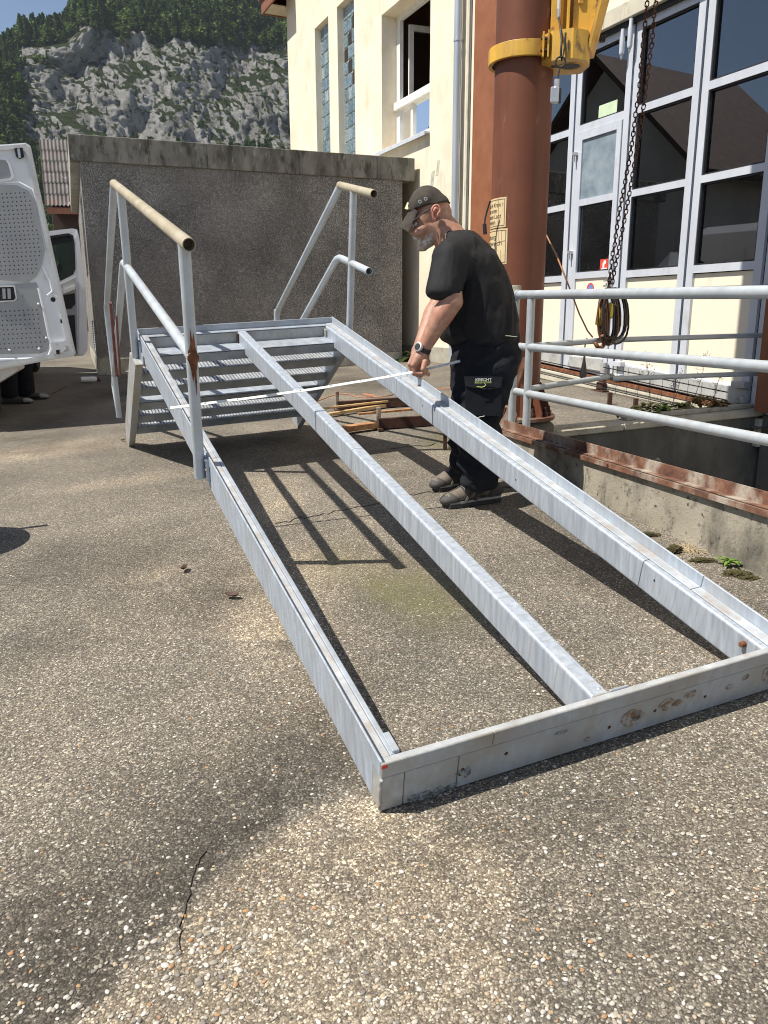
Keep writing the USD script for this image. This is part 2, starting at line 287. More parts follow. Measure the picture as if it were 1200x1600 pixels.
# cracks in the asphalt: thin sunk dark strips
M_crack = flat('crack_dark', (.02, .018, .016), .95)
def crack(pts, w):
    P = []; pr = np.random.default_rng(int(pts[0][0] * 7 + pts[0][1]))
    pts = np.array(pts, float)
    for a, b in zip(pts[:-1], pts[1:]):
        n = max(2, int(np.hypot(*(b - a)) / 7))
        for k in range(n): P.append(a + (b - a) * k / n + pr.normal(0, 1.6, 2))
    W3 = np.array([onG(*p) for p in P]); dd = np.gradient(W3, axis=0); nn = np.stack([-dd[:, 1], dd[:, 0], 0 * dd[:, 0]], 1); nn /= np.linalg.norm(nn, axis=1, keepdims=True)
    ww = w * pr.uniform(.3, 1.2, len(P))[:, None] / 2; up = V3(0, 0, .0045); n = len(P)
    v = np.vstack([W3 - nn * ww + up, W3 + nn * ww + up, W3 - nn * ww + up * .2, W3 + nn * ww + up * .2]); i = np.arange(n - 1)
    put('/World/asphalt_yard', 'crack', MB().add(v, np.vstack([np.stack([i, i + 1, i + 1 + n, i + n], 1), np.stack([i, i + 2 * n, i + 2 * n + 1, i + 1], 1), np.stack([i + n, i + n + 1, i + 1 + 3 * n, i + 3 * n], 1)])), M_crack, smooth=False)
for pts, w in [([(432, 818), (490, 806), (560, 793), (640, 775), (690, 768)], .0045), ([(780, 764), (850, 752), (905, 744)], .0045), ([(320, 1330), (300, 1375), (290, 1420), (280, 1470), (286, 1500)], .0012), ([(610, 700), (660, 696), (690, 693)], .004)]: crack(pts, w)
# dry leaves lying on it
M_leaf = flat('dry_leaf_brown', (.055, .024, .012), .7)
for px, py, lab in [(288, 893, 'curled dry brown leaf on the pale streak of asphalt'), (363, 936, 'dark crumpled dry leaf lying left of the long steel beam'), (192, 690, 'tiny dry leaf in front of the stair foot')]:
    p = onG(px, py); b = MB(); r_ = np.random.default_rng(px); s = .02 if py > 700 else .015
    n = 9; t = np.linspace(-1, 1, n); ww = s * .8 * np.sqrt(1 - t ** 2 * .98)
    mid = np.stack([t * s * 1.6, .3 * s * np.sin(2 * t), s * (.5 + .6 * t ** 2)], 1); L_ = mid + np.stack([0 * t, ww, .8 * ww], 1); R_ = mid + np.stack([0 * t, -ww, .5 * ww], 1); i = np.arange(n - 1)
    a = r_.uniform(0, 6); ro = np.array([[math.cos(a), -math.sin(a), 0], [math.sin(a), math.cos(a), 0], [0, 0, 1]])
    v = p + np.vstack([L_, mid, R_]) @ ro.T + V3(0, 0, .003); f = np.vstack([np.stack([i, i + n, i + n + 1, i + 1], 1), np.stack([i + n, i + 2 * n, i + 2 * n + 1, i + n + 1], 1)])
    v = np.vstack([v, v + V3(0, 0, -.0015)]); f = np.vstack([f, f[:, ::-1] + 3 * n]); tag(stage.GetPrimAtPath(put(None, 'dry_leaf', b.add(v, f), M_leaf)), lab, 'leaf')
# ---------------------------------------------------------------- galvanised stair platform lying on the yard
_ya, _ti, _cz = .4045, .2353, .0521
UX = V3(math.cos(_ya) * math.cos(_cz), math.sin(_ya) * math.cos(_cz), math.sin(_cz)); _vh = V3(-math.sin(_ya), math.cos(_ya), 0)
UV = _vh * math.cos(_ti) + V3(0, 0, math.sin(_ti)); UV = unit(UV - UX * (UV @ UX)); UN = np.cross(UX, UV)
PO = V3(-.0127, 1.7423, .0344 * -.0127 + .0498 * 1.7423) + V3(0, 0, .003)
def PF(v): v = np.atleast_2d(v); return PO + v[:, :1] * UX + v[:, 1:2] * UV + v[:, 2:] * UN            # (across, along, normal)
pf = lambda u, v, n: PF([(u, v, n)])[0]
PW, PL, PD, PT = 1.394, 4.195, .163, .118
def galv(name, base=(.36, .40, .45), rough=.5, metal=.35, k=.8, stretch=(1, 1, 1), rust=.0, grime=None, scale=14, spangle=True):
    d = [((.36, .37, .38), 5, .45, .75, (1, 1, 1))]
    if grime: d.append(grime)
    if rust: d.append(((.16, .055, .02), 7, 1 - rust, 1.06 - rust, (1, 1, 1)))
    return mat(name, [(.25, tuple(np.array(base) * k)), (.5, base), (.75, tuple(np.minimum(np.array(base) / k, .9)))], scale, 8, rough, metal, .06, 90, stretch, dirt=d, rough_var=.1)
def band_mat():
    """streaked zinc with faint cross marks where the gratings lay"""
    N = {'g': ('geometry', {}), 'd': ('vector_math', {'math_type': 'dot_product', 'vector2': tuple(UV)}), 'w': ('noise_texture', {'scale': 9.0, 'detail': 4.0}), 'ma': ('math', {'math_type': 'multiply_add', 'value2': 2 * PI / .036}), 'ws': ('math', {'math_type': 'multiply', 'value2': 3.0}), 'sn': ('math', {'math_type': 'sine'}), 'k': ('map_range', {'from_min': .70, 'from_max': 1.0, 'to_max': .75, 'clamp': True}), 'n2': ('noise_texture', {'scale': 14.0, 'detail': 6.0}), 'k2': ('map_range', {'from_min': .40, 'from_max': .62, 'clamp': True}), 'mm': ('math', {'math_type': 'multiply'}),
         'm1': ('mapping', {'mapping_type': 'point', 'scale': (10, 10, 1.2)}), 'n1': ('noise_texture', {'scale': 4.5, 'detail': 8.0}), 'r1': ('rgb_ramp', {'ramp': [(.28, (.30, .34, .39)), (.5, (.385, .43, .485)), (.75, (.48, .525, .575))]}), 'x': ('mix_color', {'b': (.34, .315, .29)}), 'b': ('bump', {'strength': .08, 'distance': .01}), 'p': ('principled_bsdf', {'roughness': .48, 'metallic': .3})}
    return usdkit.material(stage, '/World/Looks/galvanised_banded', N, [('g.position', 'd.vector1'), ('g.position', 'w.vector'), ('w.fac', 'ws.value1'), ('d.value', 'ma.value1'), ('ws.value', 'ma.value3'), ('ma.value', 'sn.value1'), ('sn.value', 'k.value'), ('g.position', 'n2.vector'), ('n2.fac', 'k2.value'), ('k.result', 'mm.value1'), ('k2.result', 'mm.value2'), ('mm.value', 'x.fac'), ('g.position', 'm1.vector'), ('m1.vector', 'n1.vector'), ('n1.fac', 'r1.fac'), ('r1.color', 'x.a'), ('x.result', 'p.base_color'), ('n2.fac', 'b.height'), ('b.normal', 'p.normal')], surface='p.BSDF')
M_galv = galv('galvanised_steel'); M_galvv = galv('galvanised_streaked', (.385, .435, .495), stretch=(9, 9, 1.1), scale=5, metal=.3); M_galvb = band_mat()
M_galvd = galv('galvanised_weathered', (.36, .37, .365), .6, .3, rust=.33, grime=((.30, .27, .22), 4, .42, .7, (1, 1, 1)), stretch=(3, 3, 1.2))
M_ledge = galv('galvanised_ledge', (.42, .44, .45), .6, .3, grime=((.37, .31, .25), 13, .50, .68, (1, 1, 1)))
M_tube = galv('galvanised_tube', (.44, .485, .52), .5, .25, k=.9, grime=((.44, .45, .42), 9, .55, .75, (1, 1, 1)))
M_handrail = mat('handrail_lichen_tan', [(.3, (.27, .23, .155)), (.5, (.335, .29, .205)), (.7, (.38, .345, .265))], 7, 8, .75, .1, .08, 150)
M_rustm = mat('rust_matte', [(.3, (.075, .034, .022)), (.5, (.16, .072, .042)), (.72, (.27, .145, .09))], 14, 8, .85, .05, .3, 80, dirt=[((.36, .31, .25), 5, .50, .64, (1, 1, .6)), ((.10, .05, .035), 11, .55, .7, (1, 1, 1))])
M_rust = mat('rust', [(.3, (.06, .022, .012)), (.5, (.15, .055, .022)), (.72, (.27, .11, .045))], 22, 8, .85, .1, .35, 80)
M_rustdark = mat('rust_dark', [(.3, (.03, .016, .012)), (.7, (.10, .042, .024))], 20, 8, .8, .2, .3, 90)
M_joint = flat('joint_dark', (.03, .03, .033), .8)
plat = thing('stair_platform', 'galvanised steel platform frame with attached stair and handrails lying on the asphalt', 'stair platform', pf(0, 0, 0))
def pbox(name, lo, hi, m, ch=.002, par=None, label=None): return put(par or plat, name, MB().box(lo, hi, PF, ch), m, label)
# front beam: lower plates, the proud angle above, ledge
for a, b, lb in [(0, .062, None), (.0635, .215, None), (.2165, PW, 'long front plate with rust blotches')]: pbox('front_plate', (a, 0, 0), (b, .055, PT - .004), M_galvd, label=lb)
for a, b in [(-.003, .31), (.3115, PW + .003)]: pbox('front_angle_lip', (a, -.003, PT - .002), (b, .0045, PD), M_galvd, label='weathered front lip of the angle')
pbox('front_ledge', (.0045, .0052, PT - .003), (PW - .005, .058, PT + .003), M_ledge)
# side beams: web plate, joint, ledge, lip
for a, b in [(.056, 2.02), (2.024, 2.86), (2.864, PL - .003)]:
    pbox('left_side_plate', (0, a, 0), (.052, b, PT - .004), M_galvv)
    pbox('left_ledge', (.0052, a, PT - .003), (.0465, b, PT + .003), M_ledge)
    pbox('left_inner_flange', (.0475, a, PT - .003), (.064, b, PT + .004), M_galv, .003)
    pbox('left_angle_lip', (-.003, a if a > 1 else 0.006, PT - .002), (.0035, b, PD), M_galvv)
def chan(name, u0, u1, a, b, m):
    """rounded hollow section"""
    sec = sbox(u0, 0, u1, PT).buffer(-.011).buffer(.011, 5); put(plat, name, MB().extr(sec, -(b - a), pf(0, a, 0), UX, UN), m, smooth=40)
for a, b in [(.058, 1.93), (1.934, 2.86), (2.864, PL - .06)]: chan('middle_beam', .672, .734, a, b, M_galvb)
for a, b in [(.058, .62), (.624, 2.86), (2.864, PL - .06)]: chan('right_side_beam', PW - .072, PW - .004, a, b, M_galvb)
for a, b in [(.058, .40), (.403, 2.86), (2.864, PL - .003)]:
    pbox('right_ledge', (PW - .048, a, PT + .001), (PW - .0055, b, PT + .006), M_ledge, .001)
    pbox('right_angle_lip', (PW - .005, a, PT - .06), (PW + .003, b, PD + .004), M_galvv, .001)
pbox('far_plate', (.054, PL - .06, -.02), (PW - .074, PL - .004, PT - .006), M_galvd)
pbox('far_ledge', (.01, PL - .058, PT - .004), (PW - .01, PL - .0045, PT + .002), M_galv)
pbox('far_angle_lip', (-.004, PL - .003, PT - .04), (PW + .004, PL + .004, PD), M_galv)
pbox('end_bracket', (.66, PL - .09, -.03), (.672, PL - .05, PT - .01), M_rustdark); pbox('end_bracket', (PW - .085, PL - .1, .0), (PW - .074, PL - .05, PT - .02), M_galvd)
for u, v in [(.048, .20), (.75, .085), (PW - .074, .13)]: pass
pbox('corner_clip', (.055, .06, PT - .02), (.075, .13, PT + .012), M_galv); pbox('end_clip', (.735, .058, PT - .01), (.80, .066, PT + .006), M_galv)
put(plat, 'bolt', MB().lathe([(0, .016), (.009, .016), (.0105, .0), (.005, 0), (.005, -.02)], pf(PW - .072, .125, .09), -UX, 12), M_rust)
put(plat, 'rivet', MB().lathe([(0, .003), (.006, .001), (.007, 0)], pf(.715, .085, PT), UN, 10), M_galv)
for u, n in [(.23, .06), (.225, .045), (.36, .07), (.70, .05), (.86, .06), (1.05, .055)]:
    put(plat, 'drill_hole', MB().lathe([(0, .0006), (.0055, .0005), (.006, 0)], pf(u, -.0002, n), -UV, 10), M_rustdark)
for v, n in [(.55, .075), (1.5, .055), (2.5, .07)]: put(plat, 'drill_hole', MB().lathe([(0, .0012), (.0045, .001), (.005, 0)], pf(PW - .0722, v, n), -UX, 8), M_joint)
# stair: stringers, treads of grating
SA = math.atan2(1.13, 1.25); SD = UV * math.cos(SA) - UN * math.sin(SA); SP = UV * math.sin(SA) + UN * math.cos(SA)
def stringer(u0, u1, top_v, length, depth, m):
    a = pf(u0, top_v, .01); b = MB()
    q = [(0, 0), (length, 0), (length, .02), (length - .045, depth), (.17, depth), (-.0, .0)]
    q = [(0.0, .0), (length, 0), (length + .06, depth * .55), (length - .02, depth), (.14, depth)]
    b.extr(Polygon(q), u1 - u0, a + UX * 0, SD, SP); X, Y = SD, SP
    return put(plat, 'stringer', b, m)
def ground_len(u, v0):
    lo, hi = .5, 4
    for _ in range(50):
        mid = (lo + hi) / 2; p = pf(u, v0, .01) + SD * mid
        if p[2] > G(p[0], p[1]) + .002: lo = mid
        else: hi = mid
    return lo
SV = 3.92; SLl, SLr = ground_len(-.05, SV), ground_len(PW + .02, SV); SL = min(SLl, SLr)
# X cross order: SD x SP must equal +UX or -UX
sgn = np.sign(np.cross(SD, SP) @ UX)
def mk_stringer(u0, u1, L, m, lab):
    depth = .19; q = Polygon([(.02, 0), (L, 0), (L + .10, depth * .6), (L - .03, depth), (.22, depth)])
    put(plat, 'stringer', MB().extr(q, abs(u1 - u0), pf(u0 if sgn > 0 else u1, SV, .01), SD, SP), m, lab)
mk_stringer(-.06, -.012, SLl, M_galvd, 'left stringer with brownish weathered underside'); mk_stringer(PW + .008, PW + .05, SLr, M_galv, None)
tread_mats = M_galv
SH = UV * math.cos(-_ti) - 0 * UN
hor = unit(_vh * math.cos(0) * 1.0); ver = unit(np.cross(UX, hor))                                             # treads lie level across the stair
if ver[2] < 0: ver = -ver
hor = unit(hor - UX * (hor @ UX)); hor, ver = UV, UN
TREADS = [.02, .262, .518, .78, 1.03, 1.265]; nt = 6
M_trfront = galv('tread_front_dull', (.24, .25, .25), .6, .3)  # darker than the treads: shade on the front faces painted into the zinc
M_tread = galv('grating_steel', (.44, .46, .48), .5, .5)
for i in range(nt):
    o = pf(0, SV, .01) + SD * TREADS[i] + SP * .03; b = MB(); dep = .25; solid = i in (0, 3)
    put(plat, 'tread_front', MB().bar(o + UX * -.01 - ver * .014, o + UX * (PW + .006) - ver * .014, .006, .056, ver), M_trfront); put(plat, 'tread_edge', MB().bar(o + UX * -.01 + hor * dep, o + UX * (PW + .006) + hor * dep, .006, .034, ver), M_tread)
    n = 56
    for k in range(n):
        a = o + UX * (.004 + (PW - .012) * k / (n - 1)) + hor * .003; b.bar(a, a + hor * (dep - .006), .0155, .03, ver)
    for k in range(6): a = o + hor * (dep * (k + 1) / 7) + ver * .006 + UX * .002; b.bar(a, a + UX * (PW - .01), .0036, .008, ver)
    tr = put(plat, 'tread', b, M_tread, smooth=False)
    if solid: put(plat, 'tread_plate', MB().box((0, 0, 0), (1, 1, 1), lambda v, o=o: o + ver * .019 + v[:, :1] * UX * PW + v[:, 1:2] * hor * dep * .96 + v[:, 2:] * ver * .004), M_galv)
    for e, sg in ((-.01, 1), (PW + .006, -1)):
        put(plat, 'tread_bracket', MB().box((0, -.02, -.03), (.006, dep + .02, .03), lambda v, o=o, e=e: o + UX * e + v[:, :1] * UX + v[:, 1:2] * hor + v[:, 2:] * ver), M_galv)
# handrails
R = .0245
def rail(pts, m=M_tube, label=None, op=(False, False), name='handrail', r=R):
    P = np.array([pf(*p) for p in pts]); Q = [P[0]]
    for k in range(1, len(P) - 1):                                                                         # short bends
        a, b = unit(P[k - 1] - P[k]), unit(P[k + 1] - P[k]); e = min(.07, .35 * np.linalg.norm(P[k + 1] - P[k]), .35 * np.linalg.norm(P[k - 1] - P[k]))
        for t in (0, .33, .67, 1): Q.append((1 - t) ** 2 * (P[k] + a * e) + 2 * t * (1 - t) * P[k] + t * t * (P[k] + b * e))
    Q.append(P[-1]); return put(plat, name, MB().tube(Q, r, 14, op), m, label, smooth=50)
uL, uR = -.038, PW + .036
pB, pA = 1.97, 3.98
zf = lambda u, v, n: pf(u, v, n)[2] - G(*pf(u, v, n)[:2])
rail([(uL, 1.86, 1.075), (uL, 4.27, 1.06)], M_handrail, 'tan weathered left top handrail', (True, False), 'top_handrail', R * 1.08)
rail([(uL, 4.262, 1.055), (uL, 5.93, -.10), (uL, 5.96, -.50)], M_tube, None, name='stair_handrail')
rail([(uL, 1.945, .612), (uL, 4.2, .60), (uL, 6.14, -.83), (uL, 6.0, -1.02)], M_tube, None, name='middle_rail')
rail([(uL, pB, 1.06), (uL, pB + .02, .05)], M_tube, 'left near post with open lower end', (False, True), 'rail_post'); rail([(uL, pA - .04, 1.055), (uL, pA + .12, -.12)], M_tube, None, name='rail_post')
pz = next(n for n in np.arange(-.6, -2.2, -.01) if zf(uL, 5.99, n) < .12); rail([(uL, 5.955, -.48), (uL, 5.985, pz)], M_tube, None, name='stair_post')
rail([(uR, 3.56, 1.075), (uR, 4.17, 1.065)], M_handrail, 'short tan right top handrail', (True, False), 'top_handrail', R * 1.08)
rail([(uR, 4.165, 1.06), (uR, 5.76, -.165), (uR, 5.77, -.45)], M_tube, None, name='stair_handrail')
rail([(uR, 3.60, .60), (uR, 4.185, .592), (uR, 6.0, -.85)], M_tube, None, (True, False), 'middle_rail')
rail([(uR, 3.91, 1.055), (uR, 3.93, -.02)], M_tube, None, name='rail_post')
pz = next(n for n in np.arange(-.6, -2.2, -.01) if zf(uR, 5.80, n) < .12); rail([(uR, 5.775, -.15), (uR, 5.80, pz)], M_tube, None, name='stair_post')
def tube_patch(c0, c1, r, pts, m, nm):
    """an irregular patch lying on a tube: pts are (angle from the side that faces the yard, way along)"""
    from shapely.ops import triangulate
    z = unit(c1 - c0); a = unit(-UV - z * (-UV @ z)); b = np.cross(z, a); poly = Polygon(pts); g = [(u, w) for u in np.arange(-1.6, 1.61, .2) for w in np.linspace(0, 1, 13) if poly.buffer(-.02).contains(Point(u, w))] + list(poly.exterior.coords)[:-1]
    from scipy.spatial import Delaunay
    g = np.array(g); tr = Delaunay(g).simplices; tr = np.array([t for t in tr if poly.buffer(.001).contains(Point(g[t].mean(0)))]); L = np.linalg.norm(c1 - c0)
    v = c0 + z * (g[:, 1:2] * L) + r * (np.cos(g[:, :1]) * a + np.sin(g[:, :1]) * b); return put(plat, nm, MB().add(v, tr), m, smooth=True)
tube_patch(pf(uL, pB, .44), pf(uL, pB, .75), R * 1.03, [(-.5, .40), (-.9, .52), (-.8, .66), (-.35, .74), (-.2, .98), (.05, .80), (.3, .92), (.55, .70), (.8, .62), (.75, .45), (.4, .36), (.3, .1), (.1, .02), (-.05, .3), (-.3, .22)], M_rust, 'weld_rust')
put(plat, 'rusty_rail_end', MB().lathe([(0, .002), (R * .8, .002), (R * 1.0, 0), (R * 1.0, -.02)], pf(uL, 1.944, .612), -UV, 16), M_rust)
for v, n0, n1 in [(pB + .01, .04, .15), (pA + .08, -.04, .12)]: put(plat, 'post_plate', MB().box((-.016, v - .035, n0), (-.001, v + .055, n1), PF, .002), M_galv)
put(plat, 'post_plate', MB().box((PW + .004, 3.88, .02), (PW + .014, 3.98, .14), PF, .002), M_galv)
# reddish leaning rod behind the left stringer
M_redpaint = mat('faded_red_paint', [(.3, (.10, .03, .03)), (.7, (.2, .07, .065))], 12, 6, .7)
a = pf(-.10, 4.75, .22); b = pf(-.085, 5.15, -.45); put(plat, 'red_rod', MB().tube([a, b], .011, 10), M_redpaint); a2 = a + UX * .03; b2 = b + UX * .03; put(plat, 'red_rod', MB().tube([a2 - UN * .1, b2], .008, 10), M_redpaint)

# rust blotches on the front beam, each with a ragged outline of its own
def blotch(u, n, ru, rn, sd, m=None):
    r = np.random.default_rng(sd); a = np.linspace(0, 2 * PI, 40)[:-1]; rr = .62 + .75 * meshkit.fbm(np.c_[np.cos(a) * 1.6 + sd, np.sin(a) * 1.6, 0 * a], 4, sd); q = Polygon([(u + ru * k * math.cos(t), n + rn * k * math.sin(t)) for k, t in zip(rr, a)]).buffer(0)
    o = pf(0, -.0008, 0); put(plat, 'rust_blotch', MB().extr(q, .0006, o, UX, UN), m or M_rustb, smooth=False)
M_rustb = mat('rust_stain', [(.35, (.15, .09, .05)), (.48, (.23, .16, .10)), (.58, (.31, .30, .28))], 55, 7, .9, 0, .3, 150)
for q in [(.775, .058, .040, .030, 3), (.90, .072, .030, .022, 5), (.94, .066, .020, .012, 6), (.985, .082, .022, .014, 8), (.80, .062, .02, .018, 9), (1.30, .07, .028, .03, 12), (1.315, .045, .012, .012, 14), (1.14, .066, .014, .010, 15), (.63, .03, .012, .008, 17), (1.20, .085, .014, .010, 18)]: blotch(*q)
M_smut = mat('black_smut', [(.4, (.07, .07, .06)), (.6, (.27, .275, .27))], 70, 6, .9)
for q in [(.092, .012, .018, .012, 21), (.125, .010, .022, .016, 22), (.165, .011, .016, .014, 23), (.20, .010, .018, .010, 24), (.245, .045, .010, .020, 25), (.225, .052, .014, .008, 26), (.53, .088, .02, .007, 27)]: blotch(*q, m=M_smut)
put(plat, 'red_mark', MB().box((-.0045, -.0042, PD - .014), (.012, -.0036, PD - .003), PF), flat('red_paint_dab', (.5, .05, .03), .6))

# weld beads at the joints
def weld(a, b, n, r=.0045):
    rr = np.random.default_rng(int(abs(a[0]) * 1000 + n)); a, b = pf(*a), pf(*b); P_ = [a + (b - a) * t + rr.normal(0, .0008, 3) for t in np.linspace(0, 1, n)]; put(plat, 'weld_bead', MB().tube(P_, r * rr.uniform(.7, 1.25, n), 6), M_galvd, smooth=60)
for a, b in [((.671, .0585, .004), (.671, .0585, .112)), ((.674, .0595, PT), (.732, .0595, PT)), ((PW - .073, .0585, .005), (PW - .073, .0585, .11)), ((.053, .0565, .005), (.053, .0565, .11)), ((.671, PL - .062, .01), (.671, PL - .062, .11)), ((-.002, .002, .005), (-.002, .002, .11)), ((uL + .022, pB - .022, .10), (uL + .022, pB + .028, .10)), ((uL + .02, pB + .03, .14), (uL + .02, pB - .02, .145))]: weld(a, b, 16)
# ---------------------------------------------------------------- utility hut of washed concrete
def pebble_mat(name, dark, light, scale=95, bump=.6):
    N = {'g': ('geometry', {}), 'v': ('voronoi_texture', {'scale': scale}), 'c': ('separate_color', {}), 'r': ('rgb_ramp', {'ramp': [(0, dark), (.35, tuple(np.array(dark) * 1.7)), (.62, tuple(np.array(light) * .5)), (.85, light), (1, tuple(np.minimum(np.array(light) * 1.4, .8)))]}),
         'gap': ('map_range', {'from_min': .3, 'from_max': .65, 'to_min': 1.0, 'to_max': .3, 'clamp': True}), 'x': ('mix_color', {'blend_type': 'multiply', 'fac': 1.0}),
         'n': ('noise_texture', {'scale': 1.6, 'detail': 7.0}), 'nr': ('map_range', {'from_min': .3, 'from_max': .7, 'to_min': .72, 'to_max': 1.25, 'clamp': True}), 'x2': ('mix_color', {'blend_type': 'multiply', 'fac': 1.0, 'use_clamp': False}),
         'h': ('math', {'math_type': 'multiply', 'value2': -1.0}), 'b': ('bump', {'strength': bump, 'distance': .008}), 'p': ('principled_bsdf', {'roughness': .88, 'specular_ior_level': .3})}
    return usdkit.material(stage, '/World/Looks/' + name, N, [('g.position', 'v.vector'), ('v.color', 'c.color'), ('c.r', 'r.fac'), ('v.distance', 'gap.value'), ('r.color', 'x.a'), ('gap.result', 'x.b'), ('g.position', 'n.vector'), ('n.fac', 'nr.value'), ('x.result', 'x2.a'), ('nr.result', 'x2.b'), ('x2.result', 'p.base_color'), ('v.distance', 'h.value1'), ('h.value', 'b.height'), ('b.normal', 'p.normal')], surface='p.BSDF')
M_washed = pebble_mat('washed_concrete', (.20, .187, .165), (.50, .48, .435), 118, .45)
M_fascia = mat('fascia_concrete_stained', [(.3, (.16, .15, .12)), (.7, (.27, .26, .215))], 4, 8, .9, 0, .25, 60, dirt=[((.07, .064, .052), 2.6, .46, .70, (1.6, 1.6, .45)), ((.06, .056, .042), 9, .52, .64, (1, 1, .35)), ((.36, .35, .30), 14, .62, .72, (1, 1, .35))])  # stained concrete, its base also darkened for the shaded edges
M_plinth = mat('plinth_concrete', [(.3, (.30, .28, .23)), (.7, (.42, .40, .33))], 6, 8, .9, 0, .25, 60, dirt=[((.12, .11, .09), 4, .5, .75, (1, 1, .5))])
M_dark = flat('dark_interior', (.022, .019, .017), .9)  # near-black for unlit rooms and gaps, shade put into the colour
HW, HDp = 4.6, 5.6
hut = thing('utility_hut', 'low flat-roofed hut of grey washed concrete with stained slab edge', 'hut', HF([(-HW / 2, -1, .5)])[0])
HWs = 3.32
wl = sbox(-HW, -HDp, 0, 0).difference(sbox(-HW + .22, -HDp + .22, -.22, -.22))
put(hut, 'wall', MB().extr(Polygon([(-HW, .743), (0, .743), (0, HWs - .02), (-HW, HWs - .02)]), -.22, HF([(0, 0, 0)])[0], HD, V3(0, 0, 1)), M_washed, 'shaded front wall of exposed pebbles')
side = Polygon([(0, .743), (HDp, .743), (HDp, HWs - .02), (0, HWs - .02)]).difference(sbox(.55, 1.9, 2.0, 3.05)).difference(sbox(.35, .82, 1.45, 1.25))
lo_ = HF([(-HW - .001, -.222, 0)])[0]
sw = put(hut, 'side_wall', MB().extr(side.intersection(sbox(.222, 0, HDp, 5)), .22, HF([(-HW, 0, 0)])[0], HN, V3(0, 0, 1)), M_washed, 'sunlit left side wall')
put(hut, 'side_wall', MB().extr(Polygon([(.222, .743), (HDp, .743), (HDp, HWs - .02), (.222, HWs - .02)]), .22, HF([(-.22, 0, 0)])[0], HN, V3(0, 0, 1)), M_washed)
put(hut, 'wall', MB().box((-HW + .222, -HDp, .743), (-.222, -HDp + .2, HWs - .02), HF), M_washed)
pl = put(hut, 'plinth', MB().box((-HW - .006, -HDp, -.3), (.006, .008, .742), HF, .006), M_plinth)
put(hut, 'plinth_block', MB().box((-HW + .10, .0085, .2), (-HW + .62, .05, .56), HF, .01), M_plinth)
M_frame_g = flat('grey_window_frame', (.34, .36, .38), .5)
wn = put(hut, 'side_window', MB().extr(sbox(.55, 1.9, 2.0, 3.05).difference(sbox(.62, 1.97, 1.93, 2.98)), .05, HF([(-HW + .08, 0, 0)])[0], HN, V3(0, 0, 1)), M_frame_g)
M_pane = usdkit.material(stage, '/World/Looks/window_glass', {'f': ('fresnel', {'IOR': 1.5}), 'm': ('math', {'math_type': 'multiply_add', 'value2': 3.2, 'value3': .025}), 't': ('transparent_bsdf', {'color': (.55, .58, .6)}), 'g': ('glossy_bsdf', {'roughness': .0, 'color': (.92, .95, 1.0)}), 'x': ('mix_closure', {})}, [('f.fac', 'm.value1'), ('m.value', 'x.fac'), ('t.BSDF', 'x.closure1'), ('g.BSDF', 'x.closure2')], surface='x.closure')
put(wn, 'pane', MB().box((-HW + .05, -1.93, 1.97), (-HW + .056, -.62, 2.98), HF), M_pane); put(wn, 'pane_backing', MB().box((-HW + .15, -2.0, 1.9), (-HW + .17, -.5, 3.05), HF), M_dark)  # dark sheet behind the pane stands in for the unlit room
vent = put(hut, 'vent_grille', MB().box((-HW + .12, -1.45, .82), (-HW + .14, -.35, 1.25), HF), M_dark)
for k in range(12): put(vent, 'slat', MB().box((-HW + .005, -1.44, .835 + k * .034), (-HW + .05, -.36, .842 + k * .034), lambda v: HF(np.atleast_2d(v)), 0), M_frame_g)
slab_pts = sbox(-HW - .12, -HDp - .15, .19, .03)
# the slab edge in cast lengths
z0, z1 = 3.30, 3.622
put(hut, 'roof_slab', MB().box((-HW - .08, -HDp - .1, z0 + .02), (.15, -.06, z1 - .03), HF), M_plinth)
edges = [-HW - .12, -2.93, -1.62, -.42, .192]
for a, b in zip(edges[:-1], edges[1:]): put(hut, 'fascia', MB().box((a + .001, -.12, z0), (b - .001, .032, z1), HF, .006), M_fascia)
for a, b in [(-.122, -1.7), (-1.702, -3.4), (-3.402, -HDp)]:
    put(hut, 'fascia', MB().box((-HW - .119, b, z0), (-HW + .03, a, z1), HF, .006), M_plinth); put(hut, 'fascia', MB().box((.04, b, z0), (.191, a, z1), HF, .006), M_fascia)  # the sunlit left edge keeps the lighter concrete
put(hut, 'shadow_gap', MB().box((-HW + .002, -HDp, HWs - .02), (-.002, -.003, z0 + .019), HF), M_dark)  # dark filler strip, shade below the slab put into its colour

# ---------------------------------------------------------------- workshop building
M_cream = mat('cream_render', [(.3, (.66, .575, .43)), (.5, (.73, .645, .495)), (.7, (.775, .70, .555))], 2.2, 9, .85, 0, .12, 130, dirt=[((.45, .40, .31), 3.5, .56, .85, (1, 1, .4))])
M_lintel = mat('lintel_concrete', [(.3, (.46, .43, .34)), (.7, (.58, .54, .43))], 5, 8, .85, 0, .15, 80, dirt=[((.28, .26, .2), 6, .55, .75, (1, 1, .6))])
M_brown = mat('brown_paint', [(.3, (.225, .085, .040)), (.7, (.29, .118, .060))], 5, 7, .6, 0, .05, 60, spec=.25)
M_alu = mat('door_frame_grey', [(.3, (.50, .53, .58)), (.7, (.60, .63, .68))], 6, 6, .42, .15, .03, 60, stretch=(1, 1, .3), dirt=[((.36, .34, .31), 7, .6, .85, (1, 1, .4))])
M_alud = mat('door_frame_dusty', [(.3, (.36, .37, .36)), (.7, (.48, .48, .46))], 7, 8, .6, .1, .1, 60, dirt=[((.22, .2, .17), 9, .52, .75, (1, 1, 1))])
M_gasket = flat('rubber_black', (.012, .012, .014), .6)
M_cpanel = mat('cream_door_panel', [(.3, (.74, .67, .53)), (.7, (.78, .71, .57))], 1.5, 6, .55, 0, .02, 40, dirt=[((.55, .48, .36), 3, .6, .9, (1, 1, .5))])
